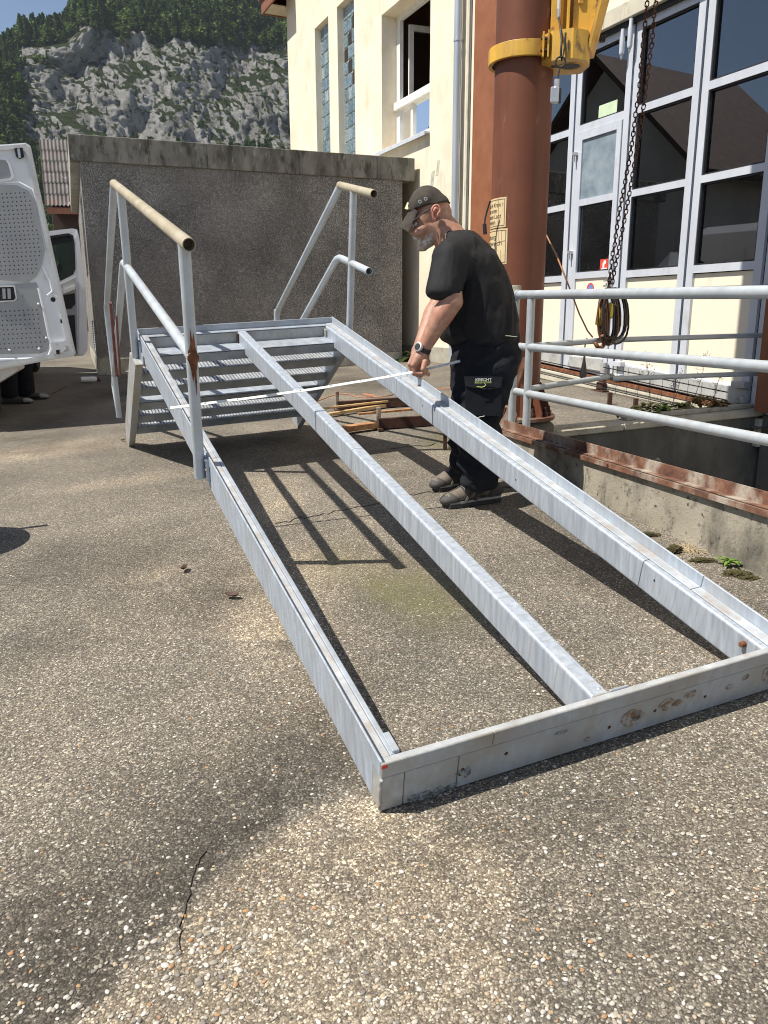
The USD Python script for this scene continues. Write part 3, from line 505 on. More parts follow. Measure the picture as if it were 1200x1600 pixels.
M_steel = mat('steel_satin', [(.3, (.45, .46, .47)), (.7, (.6, .61, .62))], 20, 5, .4, .7)
wk = thing('workshop_building', 'cream rendered workshop with glass block windows and an open upper window', 'building', FR([(-3, 0, .5)])[0])
GB = [(-9.87, -9.115), (-8.655, -7.845)]; WIN = (-6.68, -4.97, 3.99, 5.99); DO = (-2.5, 1.42, 4.14)
wall = Polygon([(-11.6, .3), (8.0, -1.3), (8.0, 9.2), (-6, 9.2), (-11.6, 7.75)])
wall = Polygon([(-11.6, .1), (1.42, .1), (1.42, .46), (8, .46), (8, 9.0), (-11.6, 9.0)])
holes = [sbox(a, 1.7, b, 6.72) for a, b in GB] + [sbox(WIN[0], WIN[2], WIN[1], WIN[3]), sbox(DO[0], -2, DO[1], DO[2])]
put(wk, 'wall', MB().extr(wall.difference(unary_union(holes)), -.38, FR([(0, 0, 0)])[0], FD, V3(0, 0, 1)), M_cream, smooth=False)
put(wk, 'gable_wall', MB().extr(Polygon([(.38, .1), (9, .1), (9, 9.0), (.38, 9.0)]), .38, FR([(-11.6, 0, 0)])[0] + 0 * FD, FN, V3(0, 0, 1)), M_cream, smooth=False)
put(wk, 'cellar_wall', MB().box((1.422, -.37, -1.35), (8, .03, .458), FR), flat('cellar_concrete', (.15, .14, .12), .9, bump=.3))
put(wk, 'socle', MB().box((-11.6, .0, .1), (-3.66, .035, .84), FR, .004), M_plinth)
# roof: verge overhanging the gable, soffit boards, brown edge
M_soffit = flat('soffit_cream', (.58, .50, .36), .7); M_verge = mat('verge_brown', [(.3, (.16, .06, .03)), (.7, (.25, .10, .05))], 9, 6, .6)
sl = lambda s: 7.60 + (s + 11.6) * 0.0
rz = 7.62
put(wk, 'soffit', MB().box((-12.1, -6, rz), (-11.602, .35, rz + .03), FR), M_soffit); put(wk, 'verge_board', MB().box((-12.14, -6, rz - .02), (-12.102, .39, rz + .24), FR), M_verge); put(wk, 'verge_board', MB().box((-12.1, .352, rz - .02), (-11.0, .39, rz + .24), FR), M_verge)
put(wk, 'roof', MB().box((-12.18, -6, rz + .241), (-11.0, .44, rz + .33), FR), M_verge)
# glass block windows
def glass_block_mat():
    N = {'o': ('object_info', {}), 'r': ('rgb_ramp', {'ramp': [(0, (.10, .15, .17)), (.4, (.18, .24, .26)), (.7, (.14, .20, .26)), (1, (.30, .36, .36))]}), 'g': ('geometry', {}), 'n': ('noise_texture', {'scale': 22.0, 'detail': 2.0}), 'b': ('bump', {'strength': .35, 'distance': .02}), 'mx': ('mix_color', {'blend_type': 'multiply', 'fac': .6}),
         'nr': ('rgb_ramp', {'ramp': [(.35, (.4, .45, .45)), (.6, (1.3, 1.3, 1.3))]}), 'p': ('principled_bsdf', {'roughness': .07, 'specular_ior_level': .8})}
    return usdkit.material(stage, '/World/Looks/glass_block', N, [('o.random', 'r.fac'), ('g.position', 'n.vector'), ('n.fac', 'b.height'), ('n.fac', 'nr.fac'), ('r.color', 'mx.a'), ('nr.color', 'mx.b'), ('mx.result', 'p.base_color'), ('b.normal', 'p.normal')], surface='p.BSDF')
M_gblock = glass_block_mat(); M_gbd = flat('broken_block_dark', (.02, .018, .015), .6); M_mortar = mat('mortar_white', [(.3, (.5, .49, .44)), (.7, (.62, .60, .54))], 9, 5, .8)
broken = {(1, 1, 2): 1, (1, 2, 1): 1, (1, 3, 0): 1, (1, 4, 0): 0, (1, 5, 2): 1, (1, 6, 3): 1, (1, 7, 3): 1, (1, 2, 0): 0}
for wi, (a, b) in enumerate(GB):
    w = put(wk, 'glass_block_window', MB().box((a, -.20, 1.7), (b, -.13, 6.72), FR), M_mortar, 'left glass block window' if wi == 0 else 'right glass block window with broken dark blocks')
    nc, nr_ = 4, 22; cw = (b - a - .03) / nc; chh = (6.70 - 1.74) / nr_
    for j in range(nr_):
        if 6.70 - j * chh < 3.0: break
        for i in range(nc):
            s0 = a + .018 + i * cw; zt = 6.70 - j * chh; br = broken.get((wi, j, i), 0) or (wi == 1 and rng.random() < .03)
            if br: put(w, 'broken_block', MB().box((s0, -.1295, zt - chh + .016), (s0 + cw - .012, -.126, zt), FR), M_gbd)
            else: put(w, 'glass_block', MB().box((s0, -.135, zt - chh + .016), (s0 + cw - .012, -.112 + rng.uniform(-.004, .004), zt), FR, .012), M_gblock)
# open upper window: white frame, sash, panes, sill; dark room behind
M_white = mat('white_window_paint', [(.3, (.66, .65, .6)), (.7, (.76, .75, .71))], 8, 5, .5)
M_soffd = mat('room_brown', [(.3, (.16, .085, .045)), (.7, (.24, .14, .08))], 3, 4, .8)
a, b, c, d_ = WIN
wf = put(wk, 'upper_window', MB().extr(sbox(a + .01, c, b - .005, d_).difference(sbox(a + .14, c + .72, b - .07, d_ - .08)).difference(sbox(a + .14, c + .08, a + .55, c + .60)).difference(sbox(a + .62, c + .08, b - .07, c + .60)), .06, FR([(0, -.32, 0)])[0], FD, V3(0, 0, 1)), M_white, 'white upper window with its sash open')
put(wf, 'pane', MB().box((a + .14, -.30, c + .08), (a + .55, -.294, c + .6), FR), M_pane); put(wf, 'pane', MB().box((a + .62, -.30, c + .08), (b - .07, -.294, c + .6), FR), M_pane)
put(wf, 'transom_rail', MB().box((a + .02, -.258, c + .60), (b - .02, -.20, c + .72), FR, .006), M_white)
put(wf, 'sash', MB().extr(sbox(0, 0, 1.2, 1.1).difference(sbox(.08, .08, 1.12, 1.02)), .05, FR([(a + .16, -.40, c + .76)])[0], unit(FD * .10 + FN * .99), V3(0, 0, 1)), M_white)
put(wf, 'sash_pane', MB().extr(sbox(.08, .08, 1.12, 1.02), .005, FR([(a + .16, -.42, c + .76)])[0], unit(FD * .10 + FN * .99), V3(0, 0, 1)), M_pane)
put(wf, 'sill', MB().box((a - .09, -.31, c - .075), (b + .02, .085, c - .045), FR, .004), M_alu); put(wf, 'sill_lip', MB().box((a - .09, .0855, c - .10), (b + .02, .092, c - .045), FR), M_alu)
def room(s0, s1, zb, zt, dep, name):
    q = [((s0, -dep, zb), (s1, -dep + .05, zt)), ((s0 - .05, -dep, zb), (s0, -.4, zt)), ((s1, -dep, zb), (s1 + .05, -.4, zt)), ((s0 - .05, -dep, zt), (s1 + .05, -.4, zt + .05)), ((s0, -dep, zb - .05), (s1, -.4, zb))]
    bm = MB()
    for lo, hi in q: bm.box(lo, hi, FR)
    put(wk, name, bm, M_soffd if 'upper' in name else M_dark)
room(a - .6, b + .6, c - .9, d_ + .8, 4.0, 'upper_room'); room(DO[0] - .3, DO[1] + .3, .2, 4.6, 5.0, 'workshop_hall')  # plain box rooms; the hall is painted near-black to read as unlit
# downpipe, cable duct, marks on the wall
M_zinc = mat('zinc_pipe', [(.3, (.36, .40, .44)), (.7, (.48, .52, .57))], 5, 5, .45, .4, stretch=(1, 1, .2))
P = lambda s, t, z: FR([(s, t, z)])[0]
dp = put(wk, 'downpipe', MB().tube([P(-3.99, .09, .7), P(-3.99, .09, 8.9)], .052, 18), M_zinc, smooth=60)
for z in (2.1, 4.85, 7.2): put(dp, 'pipe_clamp', MB().tube([P(-3.99, .09, z), P(-3.99, .09, z + .035)], .058, 18), M_zinc); put(dp, 'pipe_clamp', MB().box((-4.0, .0, z + .005), (-3.98, .05, z + .03), FR), M_zinc)
put(wk, 'corner_strip', MB().box((-3.86, .002, .7), (-3.80, .03, 8.9), FR, .004), M_lintel); put(wk, 'corner_strip', MB().box((-3.80, .0, .7), (-3.765, .012, 8.9), FR), flat('seam_grey', (.12, .11, .1), .8))
for s, z, w_, h_ in [(-4.92, 3.18, .10, .2), (-4.77, 3.30, .07, .2)]:
    put(wk, 'plaster_patch', MB().box((s, 0, z), (s + w_, .003, z + h_), lambda v: FR(np.c_[v[:, 0] + .25 * (v[:, 2] - 3.2), v[:, 1:]])), M_lintel)
put(wk, 'door_lintel', MB().box((-2.48, .002, DO[2] - .002), (-1.02, .045, DO[2] + .15), FR, .004), M_lintel); put(wk, 'door_lintel', MB().box((-1.017, .002, DO[2] - .002), (.12, .045, DO[2] + .15), FR, .004), M_lintel); put(wk, 'door_lintel', MB().box((.123, .002, DO[2] - .002), (1.42, .045, DO[2] + .15), FR, .004), M_lintel)
put(wk, 'door_track', MB().box((DO[0], -.3, DO[2] - .05), (DO[1], -.002, DO[2] - .003), FR), M_gasket)
# brown steel pilasters beside the doors
pil = thing('steel_pilaster', 'brown painted steel pilaster between downpipe and crane column', 'pilaster', P(-3.4, 0, .6), 'brown pilasters of the door opening')
put(pil, 'face_plate', MB().box((-3.61, .0, .3), (-3.355, .06, 8.9), FR, .004), M_brown); put(pil, 'face_plate', MB().box((-3.35, .0, .3), (-2.52, .075, 8.9), FR, .004), M_brown)
pil = thing('steel_pilaster', 'brown painted steel pilaster at the right picture edge beside the last door leaf', 'pilaster', P(1.6, 0, .4), 'brown pilasters of the door opening')
put(pil, 'face_plate', MB().box((1.40, .0, .50), (1.75, .05, 8.9), FR, .004), M_brown); put(pil, 'flange', MB().box((1.43, .052, .50), (1.75, .16, 8.9), FR, .003), M_brown)

# ---------------------------------------------------------------- folding door leaves
zb = lambda s: .70 - .075 * (s + 1.44)                                       # the feet of the leaves follow the sloping yard
def leaf(s0, s1, label, rails, wicket=False, lo=None):
    t = thing('folding_door_leaf', label, 'door', P((s0 + s1) / 2, -.05, zb(s0)))
    g, st = .016, .082; a, b = s0 + g, s1 - g; o = P(0, -.11, 0)
    fr = Polygon([(a, zb(a)), (b, zb(b)), (b, 4.115), (a, 4.115)])
    op = [sbox(a + st, 3.325, b - st, 4.02)]
    if not wicket: op += [sbox(a + st, 2.541, b - st, 3.255), sbox(a + st, 1.753, b - st, 2.475), Polygon([(a + st, zb(a) + .16), (b - st, zb(b) + .16), (b - st, 1.683), (a + st, 1.683)])]
    else: op += [Polygon([(a + st, zb(a) + .05), (b - st, zb(b) + .05), (b - st, 3.245), (a + st, 3.245)])]
    fr = fr.difference(unary_union(op)); f = put(t, 'frame', MB().extr(fr, .07, o, FD, V3(0, 0, -1) * -1) if True else None, M_alu, smooth=False)
    # dark rubber between the leaves
    put(t, 'gasket', MB().extr(Polygon([(s0 - g, zb(s0)), (s0 + g, zb(s0)), (s0 + g, 4.1), (s0 - g, 4.1)]), .05, P(0, -.12, 0), FD, V3(0, 0, 1)), M_gasket)
    def pane(q, m=M_pane, name='pane', z=-.085): 
        x = put(t, name, MB().extr(q, .006, P(0, z, 0), FD, V3(0, 0, 1)), m); return x
    def seal(q):
        put(t, 'seal', MB().extr(q.difference(q.buffer(-.014, join_style=2)), .03, P(0, -.0785, 0), FD, V3(0, 0, 1)), M_gasket)
    pane(op[0]); seal(op[0])
    M_fr = M_frost
    if not wicket:
        for q in op[1:3]: pane(q); seal(q)
        pane(op[3], M_cpanel, 'door_panel', -.075); 
        put(t, 'panel_seam', MB().box((a + st, -.068, 1.675), (b - st, -.064, 1.683), FR), M_gasket)
        put(t, 'foot_rail', MB().extr(Polygon([(a + .004, zb(a) + .01), (b - .004, zb(b) + .01), (b - .004, zb(b) + .15), (a + .004, zb(a) + .15)]), .012, P(0, -.039, 0), FD, V3(0, 0, 1)), M_alud)
    else:
        wa, wb = a + st + .006, b - st - .006
        q1, q2, q3 = sbox(wa + .07, 2.55, wb - .07, 3.165), sbox(wa + .07, 1.772, wb - .07, 2.482), Polygon([(wa + .07, .845), (wb - .07, .84), (wb - .07, 1.703), (wa + .07, 1.703)])
        w = Polygon([(wa, zb(wa) + .06), (wb, zb(wb) + .06), (wb, 3.238), (wa, 3.238)]).difference(unary_union([q1, q2, q3]))
        d = put(t, 'wicket_door', MB().extr(w, .06, P(0, -.085, 0), FD, V3(0, 0, 1)), M_alu, 'small door set into the leaf', smooth=False)
        pane(q1, M_frost, 'frosted_pane', -.05); pane(q2, M_pane, 'pane', -.06); seal(q2); pane(q3, M_cpanel, 'door_panel', -.05)
        put(d, 'kick_rail', MB().extr(Polygon([(wa + .03, .73), (wb - .03, .70), (wb - .06, .83), (wa + .06, .835)]), .012, P(0, -.024, 0), FD, V3(0, 0, 1)), M_alud)
        for z in (1.98, 3.02): put(d, 'hinge', MB().box((wa - .05, -.04, z), (wa + .01, .015, z + .035), FR, .004), M_steel); put(d, 'hinge', MB().lathe([(0, -.06), (.012, -.06), (.012, 0), (0, 0)], P(wa - .03, .0, z), (0, 0, 1), 10), M_steel)
        for z in (1.60, 1.655): put(d, 'latch_bar', MB().box((wb - .12, -.023, z), (wb + .02, -.012, z + .018), FR), M_steel)
        put(d, 'door_handle', MB().box((wb - .045, -.024, 1.54), (wb - .005, -.012, 1.70), FR, .003), M_gasket)
        put(t, 'paper_sheet', MB().box((-1.171, -.0785, 3.327), (-.879, -.0765, 3.468), FR), M_green, 'pale green paper sheet behind the glass')
        rs = put(t, 'red_sticker', MB().box((-.968, -.0535, 1.785), (-.838, -.0515, 1.893), FR), M_red, 'red square sticker on the lower pane')
        cam_ = sbox(0, 0, .03, .055).union(Point(.035, .06).buffer(.022)).union(sbox(-.02, -.012, .075, .0)); put(rs, 'sticker_mark', MB().extr(cam_, .001, P(-.925, -.0512, 1.80), FD, V3(0, 0, 1)), M_white)
        n0 = P(-1.10, -.0425, 1.59); np_ = put(t, 'no_parking_sign', MB().extr(Point(0, 0).buffer(.062, 16).difference(Point(0, 0).buffer(.046, 16)), .0015, n0, FD, V3(0, 0, 1)), M_red, 'round red and blue no parking sign')
        put(np_, 'sign_field', MB().extr(Point(0, 0).buffer(.046, 16), .001, n0, FD, V3(0, 0, 1)), M_blue); put(np_, 'sign_bar', MB().extr(Polygon([(-.036, .028), (-.028, .036), (.036, -.028), (.028, -.036)]), .0016, n0, FD, V3(0, 0, 1)), M_red)
    return t, a, b
M_frost = mat('frosted_pane', [(.3, (.14, .18, .21)), (.5, (.22, .27, .31)), (.7, (.30, .35, .38))], 5, 7, .25, 0, 0)
M_green = flat('paper_green', (.50, .62, .42), .8); M_red = flat('sticker_red', (.60, .06, .035), .5); M_blue = flat('sign_blue', (.10, .22, .55), .5)
leaf(-2.45, -1.535, 'glazed door leaf half hidden behind the brown crane column', 3)
leaf(-1.535, -.624, 'door leaf with a wicket door, pale green sheet and red sticker', 3, True)
leaf(-.624, .303, 'door leaf right behind the hanging rusty chain', 3)
lf, a_, b_ = leaf(.303, 1.195, 'door leaf of three large panes left of the picture edge', 3)
leaf(1.195, 1.42, 'narrow grey door leaf cut by the right picture edge', 3) if False else None
t = thing('door_post', 'narrow grey door post cut by the right picture edge', 'post', P(1.3, -.05, .4))
put(t, 'post_face', MB().box((1.212, -.11, .2), (1.395, -.04, 4.11), FR, .003), M_alu); put(t, 'gasket', MB().box((1.18, -.12, .3), (1.211, -.07, 4.1), FR), M_gasket)
# closers and bolts on the leaves
for s, z0_, z1_ in [(-.73, 3.83, 4.06), (-.615, 3.86, 4.12)]:
    cl = thing('door_closer', 'grey tube closer at the top of the wicket leaf' if s < -.7 else 'longer grey tube closer hanging right at the leaf joint', 'door closer', P(s, .03, z0_))
    put(cl, 'cylinder', MB().lathe([(0, 0), (.018, 0), (.026, .02), (.026, z1_ - z0_ - .08), (.02, z1_ - z0_ - .06), (.02, z1_ - z0_), (0, z1_ - z0_)], P(s, .03, z0_), (0, 0, 1), 14), M_alu); put(cl, 'tip', MB().lathe([(0, -.05), (.01, -.03), (.014, 0), (0, 0)], P(s, .03, z0_ - .002), (0, 0, 1), 10), M_steel)
put(lf, 'stay_plate', MB().box((-.50, -.0385, 3.90), (-.43, -.03, 4.10), FR, .002), M_alud) if False else None
bx = thing('door_bolt', 'grey bolt housing at the foot of the joint beside the wicket', 'bolt', P(-.62, 0, .6))
put(bx, 'housing', MB().lathe([(0, 0), (.035, 0), (.038, .18), (0, .18)], P(-.72, .01, .62), (0, 0, 1), 14), M_alud)
for z in (.64, .77): put(bx, 'bracket', MB().box((-.56, -.038, z), (-.44, .03, z + .05), FR, .004), M_alu)
bx = thing('door_bolt', 'grey bolt plates at the foot of the rightmost joint in shadow', 'bolt', P(1.1, 0, .5))
for z in (.54, .67): put(bx, 'bracket', MB().box((1.04, -.038, z), (1.19, .03, z + .055), FR, .004), M_alud)
# threshold
th = thing('door_threshold', 'rusty steel threshold rail running below the door leaves', 'threshold', P(-.5, 0, .5))
q = Polygon([(-2.5, zb(-2.5) - .02), (1.42, zb(1.42) - .02), (1.42, zb(1.42) - .09), (-2.5, zb(-2.5) - .09)])
put(th, 'rail', MB().extr(q, .10, P(0, -.10, 0), FD, V3(0, 0, 1)), M_rust); put(th, 'edge_strip', MB().extr(Polygon([(-2.5, zb(-2.5) - .06), (1.42, zb(1.42) - .06), (1.42, zb(1.42) - .30), (-2.5, zb(-2.5) - .30)]), .06, P(0, .005, 0), FD, V3(0, 0, 1)), M_lintel)
st_ = thing('door_stop', 'small dark iron door stop on the threshold below the chain', 'door stop', P(-.62, .1, .5)); put(st_, 'block', MB().box((-.68, .07, .50), (-.58, .14, .60), FR, .008), M_rustdark); put(st_, 'foot', MB().box((-.74, .07, .49), (-.54, .16, .515), FR, .004), M_rustdark)
# ---------------------------------------------------------------- the pit beside the yard: walls, floor, kerb
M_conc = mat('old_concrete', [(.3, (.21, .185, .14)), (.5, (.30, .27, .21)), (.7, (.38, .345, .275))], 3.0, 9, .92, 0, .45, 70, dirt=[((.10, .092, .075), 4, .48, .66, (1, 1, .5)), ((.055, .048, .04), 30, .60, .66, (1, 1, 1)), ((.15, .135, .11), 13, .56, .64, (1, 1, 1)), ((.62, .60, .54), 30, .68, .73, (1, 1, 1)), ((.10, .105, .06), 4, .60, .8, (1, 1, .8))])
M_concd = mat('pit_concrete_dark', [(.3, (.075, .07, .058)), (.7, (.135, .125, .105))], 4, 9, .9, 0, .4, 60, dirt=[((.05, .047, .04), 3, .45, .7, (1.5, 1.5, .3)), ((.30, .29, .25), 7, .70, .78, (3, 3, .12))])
M_kerb = mat('kerb_concrete', [(.3, (.33, .30, .23)), (.7, (.43, .40, .32))], 5, 9, .9, 0, .35, 70, dirt=[((.14, .13, .1), 6, .5, .72, (1, 1, 1))])
rw = thing('retaining_wall', 'pitted low concrete wall edged with rusty angle iron along the pit', 'wall', CF([(0, 0, .2)])[0])
ct = lambda s: .507 - .004 * s
def cwall(s0, s1, name, m, off):
    return put(rw, name, MB().extr(Polygon([(s0, -1.3), (s1, -1.3), (s1, ct(s1)), (s0, ct(s0))]).buffer(-.012, join_style=1).buffer(.012), .20, CF([(0, -.20 + off, 0)])[0], CD, V3(0, 0, 1)) if False else MB().extr(Polygon([(s0, -1.3), (s1, -1.3), (s1, ct(s1)), (s0, ct(s0))]), -.20 if np.cross(CD, [0, 0, 1]) @ CN < 0 else .2, CF([(0, off, 0)])[0], CD, V3(0, 0, 1)), m)
cwall(-1.30, 6.4, 'wall_body', M_conc, 0.0)
for s0, s1 in [(-1.28, .34), (.343, 6.4)]:
    put(rw, 'edge_angle', MB().extr(Polygon([(s0, ct(s0) - .022), (s1, ct(s1) - .022), (s1, ct(s1) + .004), (s0, ct(s0) + .004)]), .012, CF([(0, .0125, 0)])[0], CD, V3(0, 0, 1)), M_rustm); 
    put(rw, 'edge_angle', MB().extr(Polygon([(s0, ct(s0) + .0045), (s1, ct(s1) + .0045), (s1, ct(s1) + .065), (s0, ct(s0) + .065)]), .008, CF([(0, -.05, 0)])[0], CD, V3(0, 0, 1)), M_rustm, 'upright leg of the rusty angle')
    put(rw, 'edge_angle', MB().box((s0, -.049, 0), (s1, .0, .004), lambda v: CF(np.c_[v[:, 0], v[:, 1], ct(v[:, 0]) + .004 + v[:, 2]]), 0), M_rustm)
for s in (.34, 1.9): put(rw, 'bolt', MB().lathe([(0, .014), (.01, .014), (.011, 0)], CF([(s, .0126, ct(s) - .01)])[0], -CN, 8), M_rustdark)
kb = thing('pit_kerb', 'dark far pit wall topped by a sunlit concrete kerb', 'kerb', KF([(1, 0, .4)])[0])
kz = lambda s: .425 + .035 * s
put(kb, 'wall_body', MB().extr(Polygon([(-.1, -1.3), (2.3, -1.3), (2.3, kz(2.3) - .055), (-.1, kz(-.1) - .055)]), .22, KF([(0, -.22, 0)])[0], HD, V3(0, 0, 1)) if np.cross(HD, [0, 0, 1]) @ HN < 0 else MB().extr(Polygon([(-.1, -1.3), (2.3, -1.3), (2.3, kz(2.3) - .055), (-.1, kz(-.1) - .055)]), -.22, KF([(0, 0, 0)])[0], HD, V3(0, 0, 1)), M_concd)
for a, b in [(-.12, .78), (.784, 2.3)]: put(kb, 'kerb_top', MB().box((a, -.24, -.054), (b, .02, 0), lambda v: KF(np.c_[v[:, 0], v[:, 1], kz(v[:, 0]) + v[:, 2]]), .008), M_kerb)
put(kb, 'kerb_strip', MB().box((.9, -.20, .001), (2.25, -.11, .035), lambda v: KF(np.c_[v[:, 0], v[:, 1], kz(v[:, 0]) + v[:, 2]]), .005), M_kerb)
put(kb, 'drain_hole', MB().lathe([(.012, .004), (.03, .004), (.032, 0)], KF([(1.15, .0, .12)])[0], -HN, 14), M_conc)
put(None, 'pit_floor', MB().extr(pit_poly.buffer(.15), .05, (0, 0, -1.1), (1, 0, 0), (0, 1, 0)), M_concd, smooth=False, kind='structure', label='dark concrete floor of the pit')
# the workshop's cellar wall beside the pit and a closing wall at the pit's narrow end
# ---------------------------------------------------------------- railings round the pit
M_rail = galv('railing_grey', (.40, .435, .455), .5, .25, k=.9, grime=((.40, .42, .42), 5, .55, .8, (1, 1, 1)))
nr = thing('pit_railing', 'grey tube railing standing on the low concrete wall in front', 'railing', CF([(-.98, -.1, .5)])[0], None)
cpl = CF([(0, -.10, 0)])[0]
def catp(px, py): return at(px, py, cpl, CN)
def long_rail(par, a, b, r, ext=0., name='rail', m=None):
    a, b = np.asarray(a), np.asarray(b); return put(par, name, MB().tube([a, b + unit(b - a) * ext], r, 16), m or M_rail, smooth=60)
for (x0, y0, x1, y1, r) in [(812, 460.5, 1200, 456.5, .0285), (812, 541.5, 1200, 573, .026), (806, 611.5, 1200, 688, .026)]: long_rail(nr, catp(x0, y0), catp(x1, y1), r, 2.6)
post = lambda par, p, ztop, r=.027: put(par, 'post', MB().tube([p, (p[0], p[1], ztop)], r, 14), M_rail, smooth=60)
p1 = catp(822, 670); p1[2] = ct(-1) ; post(nr, p1, catp(822, 463)[2] - .02); p2 = catp(1330, 700); post(nr, np.array([p2[0], p2[1], ct(2)]), catp(1330, 456)[2] - .02) if False else None
s_far = CF([(3.4, -.10, ct(3.4))])[0]; post(nr, s_far, catp(1200, 456)[2])
put(nr, 'rail_end_cap', MB().lathe([(0, .04), (.03, .04), (.033, .03), (.033, 0), (0, 0)], catp(812, 460.5), unit(catp(812, 460.5) - catp(1200, 456)), 14), M_rail)
fr_ = thing('pit_railing', 'thin grey tube railing along the far kerb behind the cable coil', 'railing', KF([(0, -.1, .4)])[0], None)
kpl = KF([(0, -.12, 0)])[0]; katp = lambda px, py: at(px, py, kpl, HN)
p0 = catp(799, 668); p0[2] = ct(-1.1) + .02; post(fr_, p0, catp(799, 458)[2])
put(fr_, 'post_cap', MB().lathe([(0, .05), (.03, .05), (.034, .04), (.034, -.02), (0, -.02)], (p0[0], p0[1], catp(799, 458)[2]), (0, 0, 1), 14), M_kerb)
q1 = catp(830, 541); long_rail(fr_, q1, katp(945, 531.5), .021); long_rail(fr_, katp(945, 531.5), katp(1200, 523.5), .021, .05)
long_rail(fr_, catp(824, 608), katp(955, 588), .021); put(fr_, 'rail_end_cap', MB().lathe([(0, .012), (.02, .01), (.024, 0), (.024, -.06)], katp(956, 588), unit(katp(956, 588) - catp(824, 608)), 14), M_kerb); long_rail(fr_, katp(952, 591.5) - HN * .03, katp(1200, 582.5) - HN * .03, .021, .05)
z = katp(1200, 523)[2] + .4; long_rail(fr_, catp(806, 461), np.append(katp(1200, 523)[:2], z) * 1.0, .02)
e = katp(1215, 523); post(fr_, np.array([e[0], e[1], kz(2.2)]), z + .02, .025)
hw = thing('track_roller', 'small rusty spoked handwheel leaning at the foot of the railing posts', 'roller', catp(786, 668)); hc = catp(787, 653) + CN * .02 - CD * .02; hn = unit(V3(-.25, -.95, .1))  # cast-iron handwheel: rim, hub and spokes
hx = unit(np.cross([0, 0, 1], hn)); hy = np.cross(hn, hx); ang = np.linspace(0, 2 * PI, 25)[:-1]
put(hw, 'rim', MB().tube([hc + .078 * (math.cos(a) * hx + math.sin(a) * hy) for a in ang], .012, 8, closed=True), M_rustm); put(hw, 'hub', MB().lathe([(0, .02), (.025, .02), (.025, -.02), (0, -.02)], hc, hn, 14), M_rustm)
for k in range(5): a = k * 2 * PI / 5; put(hw, 'spoke', MB().bar(hc + hx * math.cos(a) * .02 + hy * math.sin(a) * .02, hc + hx * math.cos(a) * .072 + hy * math.sin(a) * .072, .018, .01, hn), M_rustm)
ir = thing('rusty_iron', 'tall rusty iron strip standing behind the worker at the wall end', 'iron strip', catp(776, 668)); put(ir, 'strip', MB().bar(catp(783, 668) + CN * .02, catp(797, 560) + CN * .12, .03, .03), M_rustm)

# ---------------------------------------------------------------- slewing crane on its brown column
XF[0] = lambda v: EYE + (v - EYE) * .909
cc = V3(1.11, 6.82, .36); cn_ = unit(V3(1.11, 6.82, 0)); cx = V3(cn_[1], -cn_[0], 0); Z1 = V3(0, 0, 1)
M_col = mat('crane_brown', [(.3, (.140, .050, .028)), (.7, (.175, .066, .037))], 2.5, 7, .5, 0, .02, 50, spec=.25, dirt=[((.30, .17, .12), 9, .62, .8, (1, 1, .5)), ((.085, .034, .022), 3, .5, .8, (1, 1, .2))])
M_yel = mat('crane_yellow', [(.3, (.60, .33, .035)), (.7, (.68, .40, .05))], 6, 7, .45, 0, .04, 60, dirt=[((.16, .09, .04), 12, .58, .70, (1, 1, .6)), ((.30, .18, .06), 4.5, .48, .80, (1, 1, .25))])
CRr = .228
crane = thing('slewing_crane', 'brown steel crane column with a yellow slewing jib bracket', 'crane', cc)
put(crane, 'column', MB().tube([cc + Z1 * .10, cc + Z1 * 6.6], CRr, 56), M_col, smooth=60)
put(crane, 'base_flange', MB().lathe([(0, .055), (.36, .055), (.365, .05), (.365, .025), (.36, .02), (0, .02)], cc + Z1 * .06, Z1, 48), M_rustm, smooth=40)
put(crane, 'base_grout', MB().lathe([(0, .079), (.30, .079), (.36, .03), (.37, -.25)], cc, Z1, 36), M_concd)
for k in range(12):
    a = 2 * PI * k / 12 + .15; dr = V3(math.cos(a), math.sin(a), 0); o = cc + Z1 * .115
    put(crane, 'gusset', MB().extr(Polygon([(CRr - .01, 0), (.335, 0), (.335, .03), (CRr + .02, .27), (CRr - .01, .27)]), .014, o - np.cross(dr, Z1) * .007, dr, Z1), M_col)
    a += PI / 12; dr = V3(math.cos(a), math.sin(a), 0); o = cc + dr * .31 + Z1 * .115
    put(crane, 'anchor_bolt', MB().lathe([(0, .075), (.013, .075), (.014, .035), (.014, .0351), (.026, .035), (.026, .0), (0, 0)], o, Z1, 8), M_rustdark)
def rect_bar(par, name, a, b, w, h, m, up=Z1, ch=.004): return put(par, name, MB().bar(a, b, w, h, up, ch), m)
pw = lambda x, dpt, z: cc + cx * x - cn_ * dpt + Z1 * (z - .36)              # x to the right, dpt towards the camera
zc_ = 3.255
n = 40; aa = np.linspace(0, 2 * PI, n + 1)[:-1]
def ring_band(r0, r1, z0, z1):
    return MB().lathe([(r0, z0), (r1, z0), (r1 + .002, z0 + .004), (r1 + .002, z1 - .004), (r1, z1), (r0, z1), (r0, z0)], (cc[0], cc[1], 0), Z1, 56)
put(crane, 'collar_band', ring_band(CRr + .022, CRr + .05, zc_ - .06, zc_ + .05), M_yel, 'yellow collar clamped round the column', smooth=40)
put(crane, 'collar_liner', MB().lathe([(CRr + .002, -.04), (CRr + .021, -.04), (CRr + .021, .03), (CRr + .002, .03), (CRr + .002, -.04)], (cc[0], cc[1], zc_), Z1, 48), M_gasket)
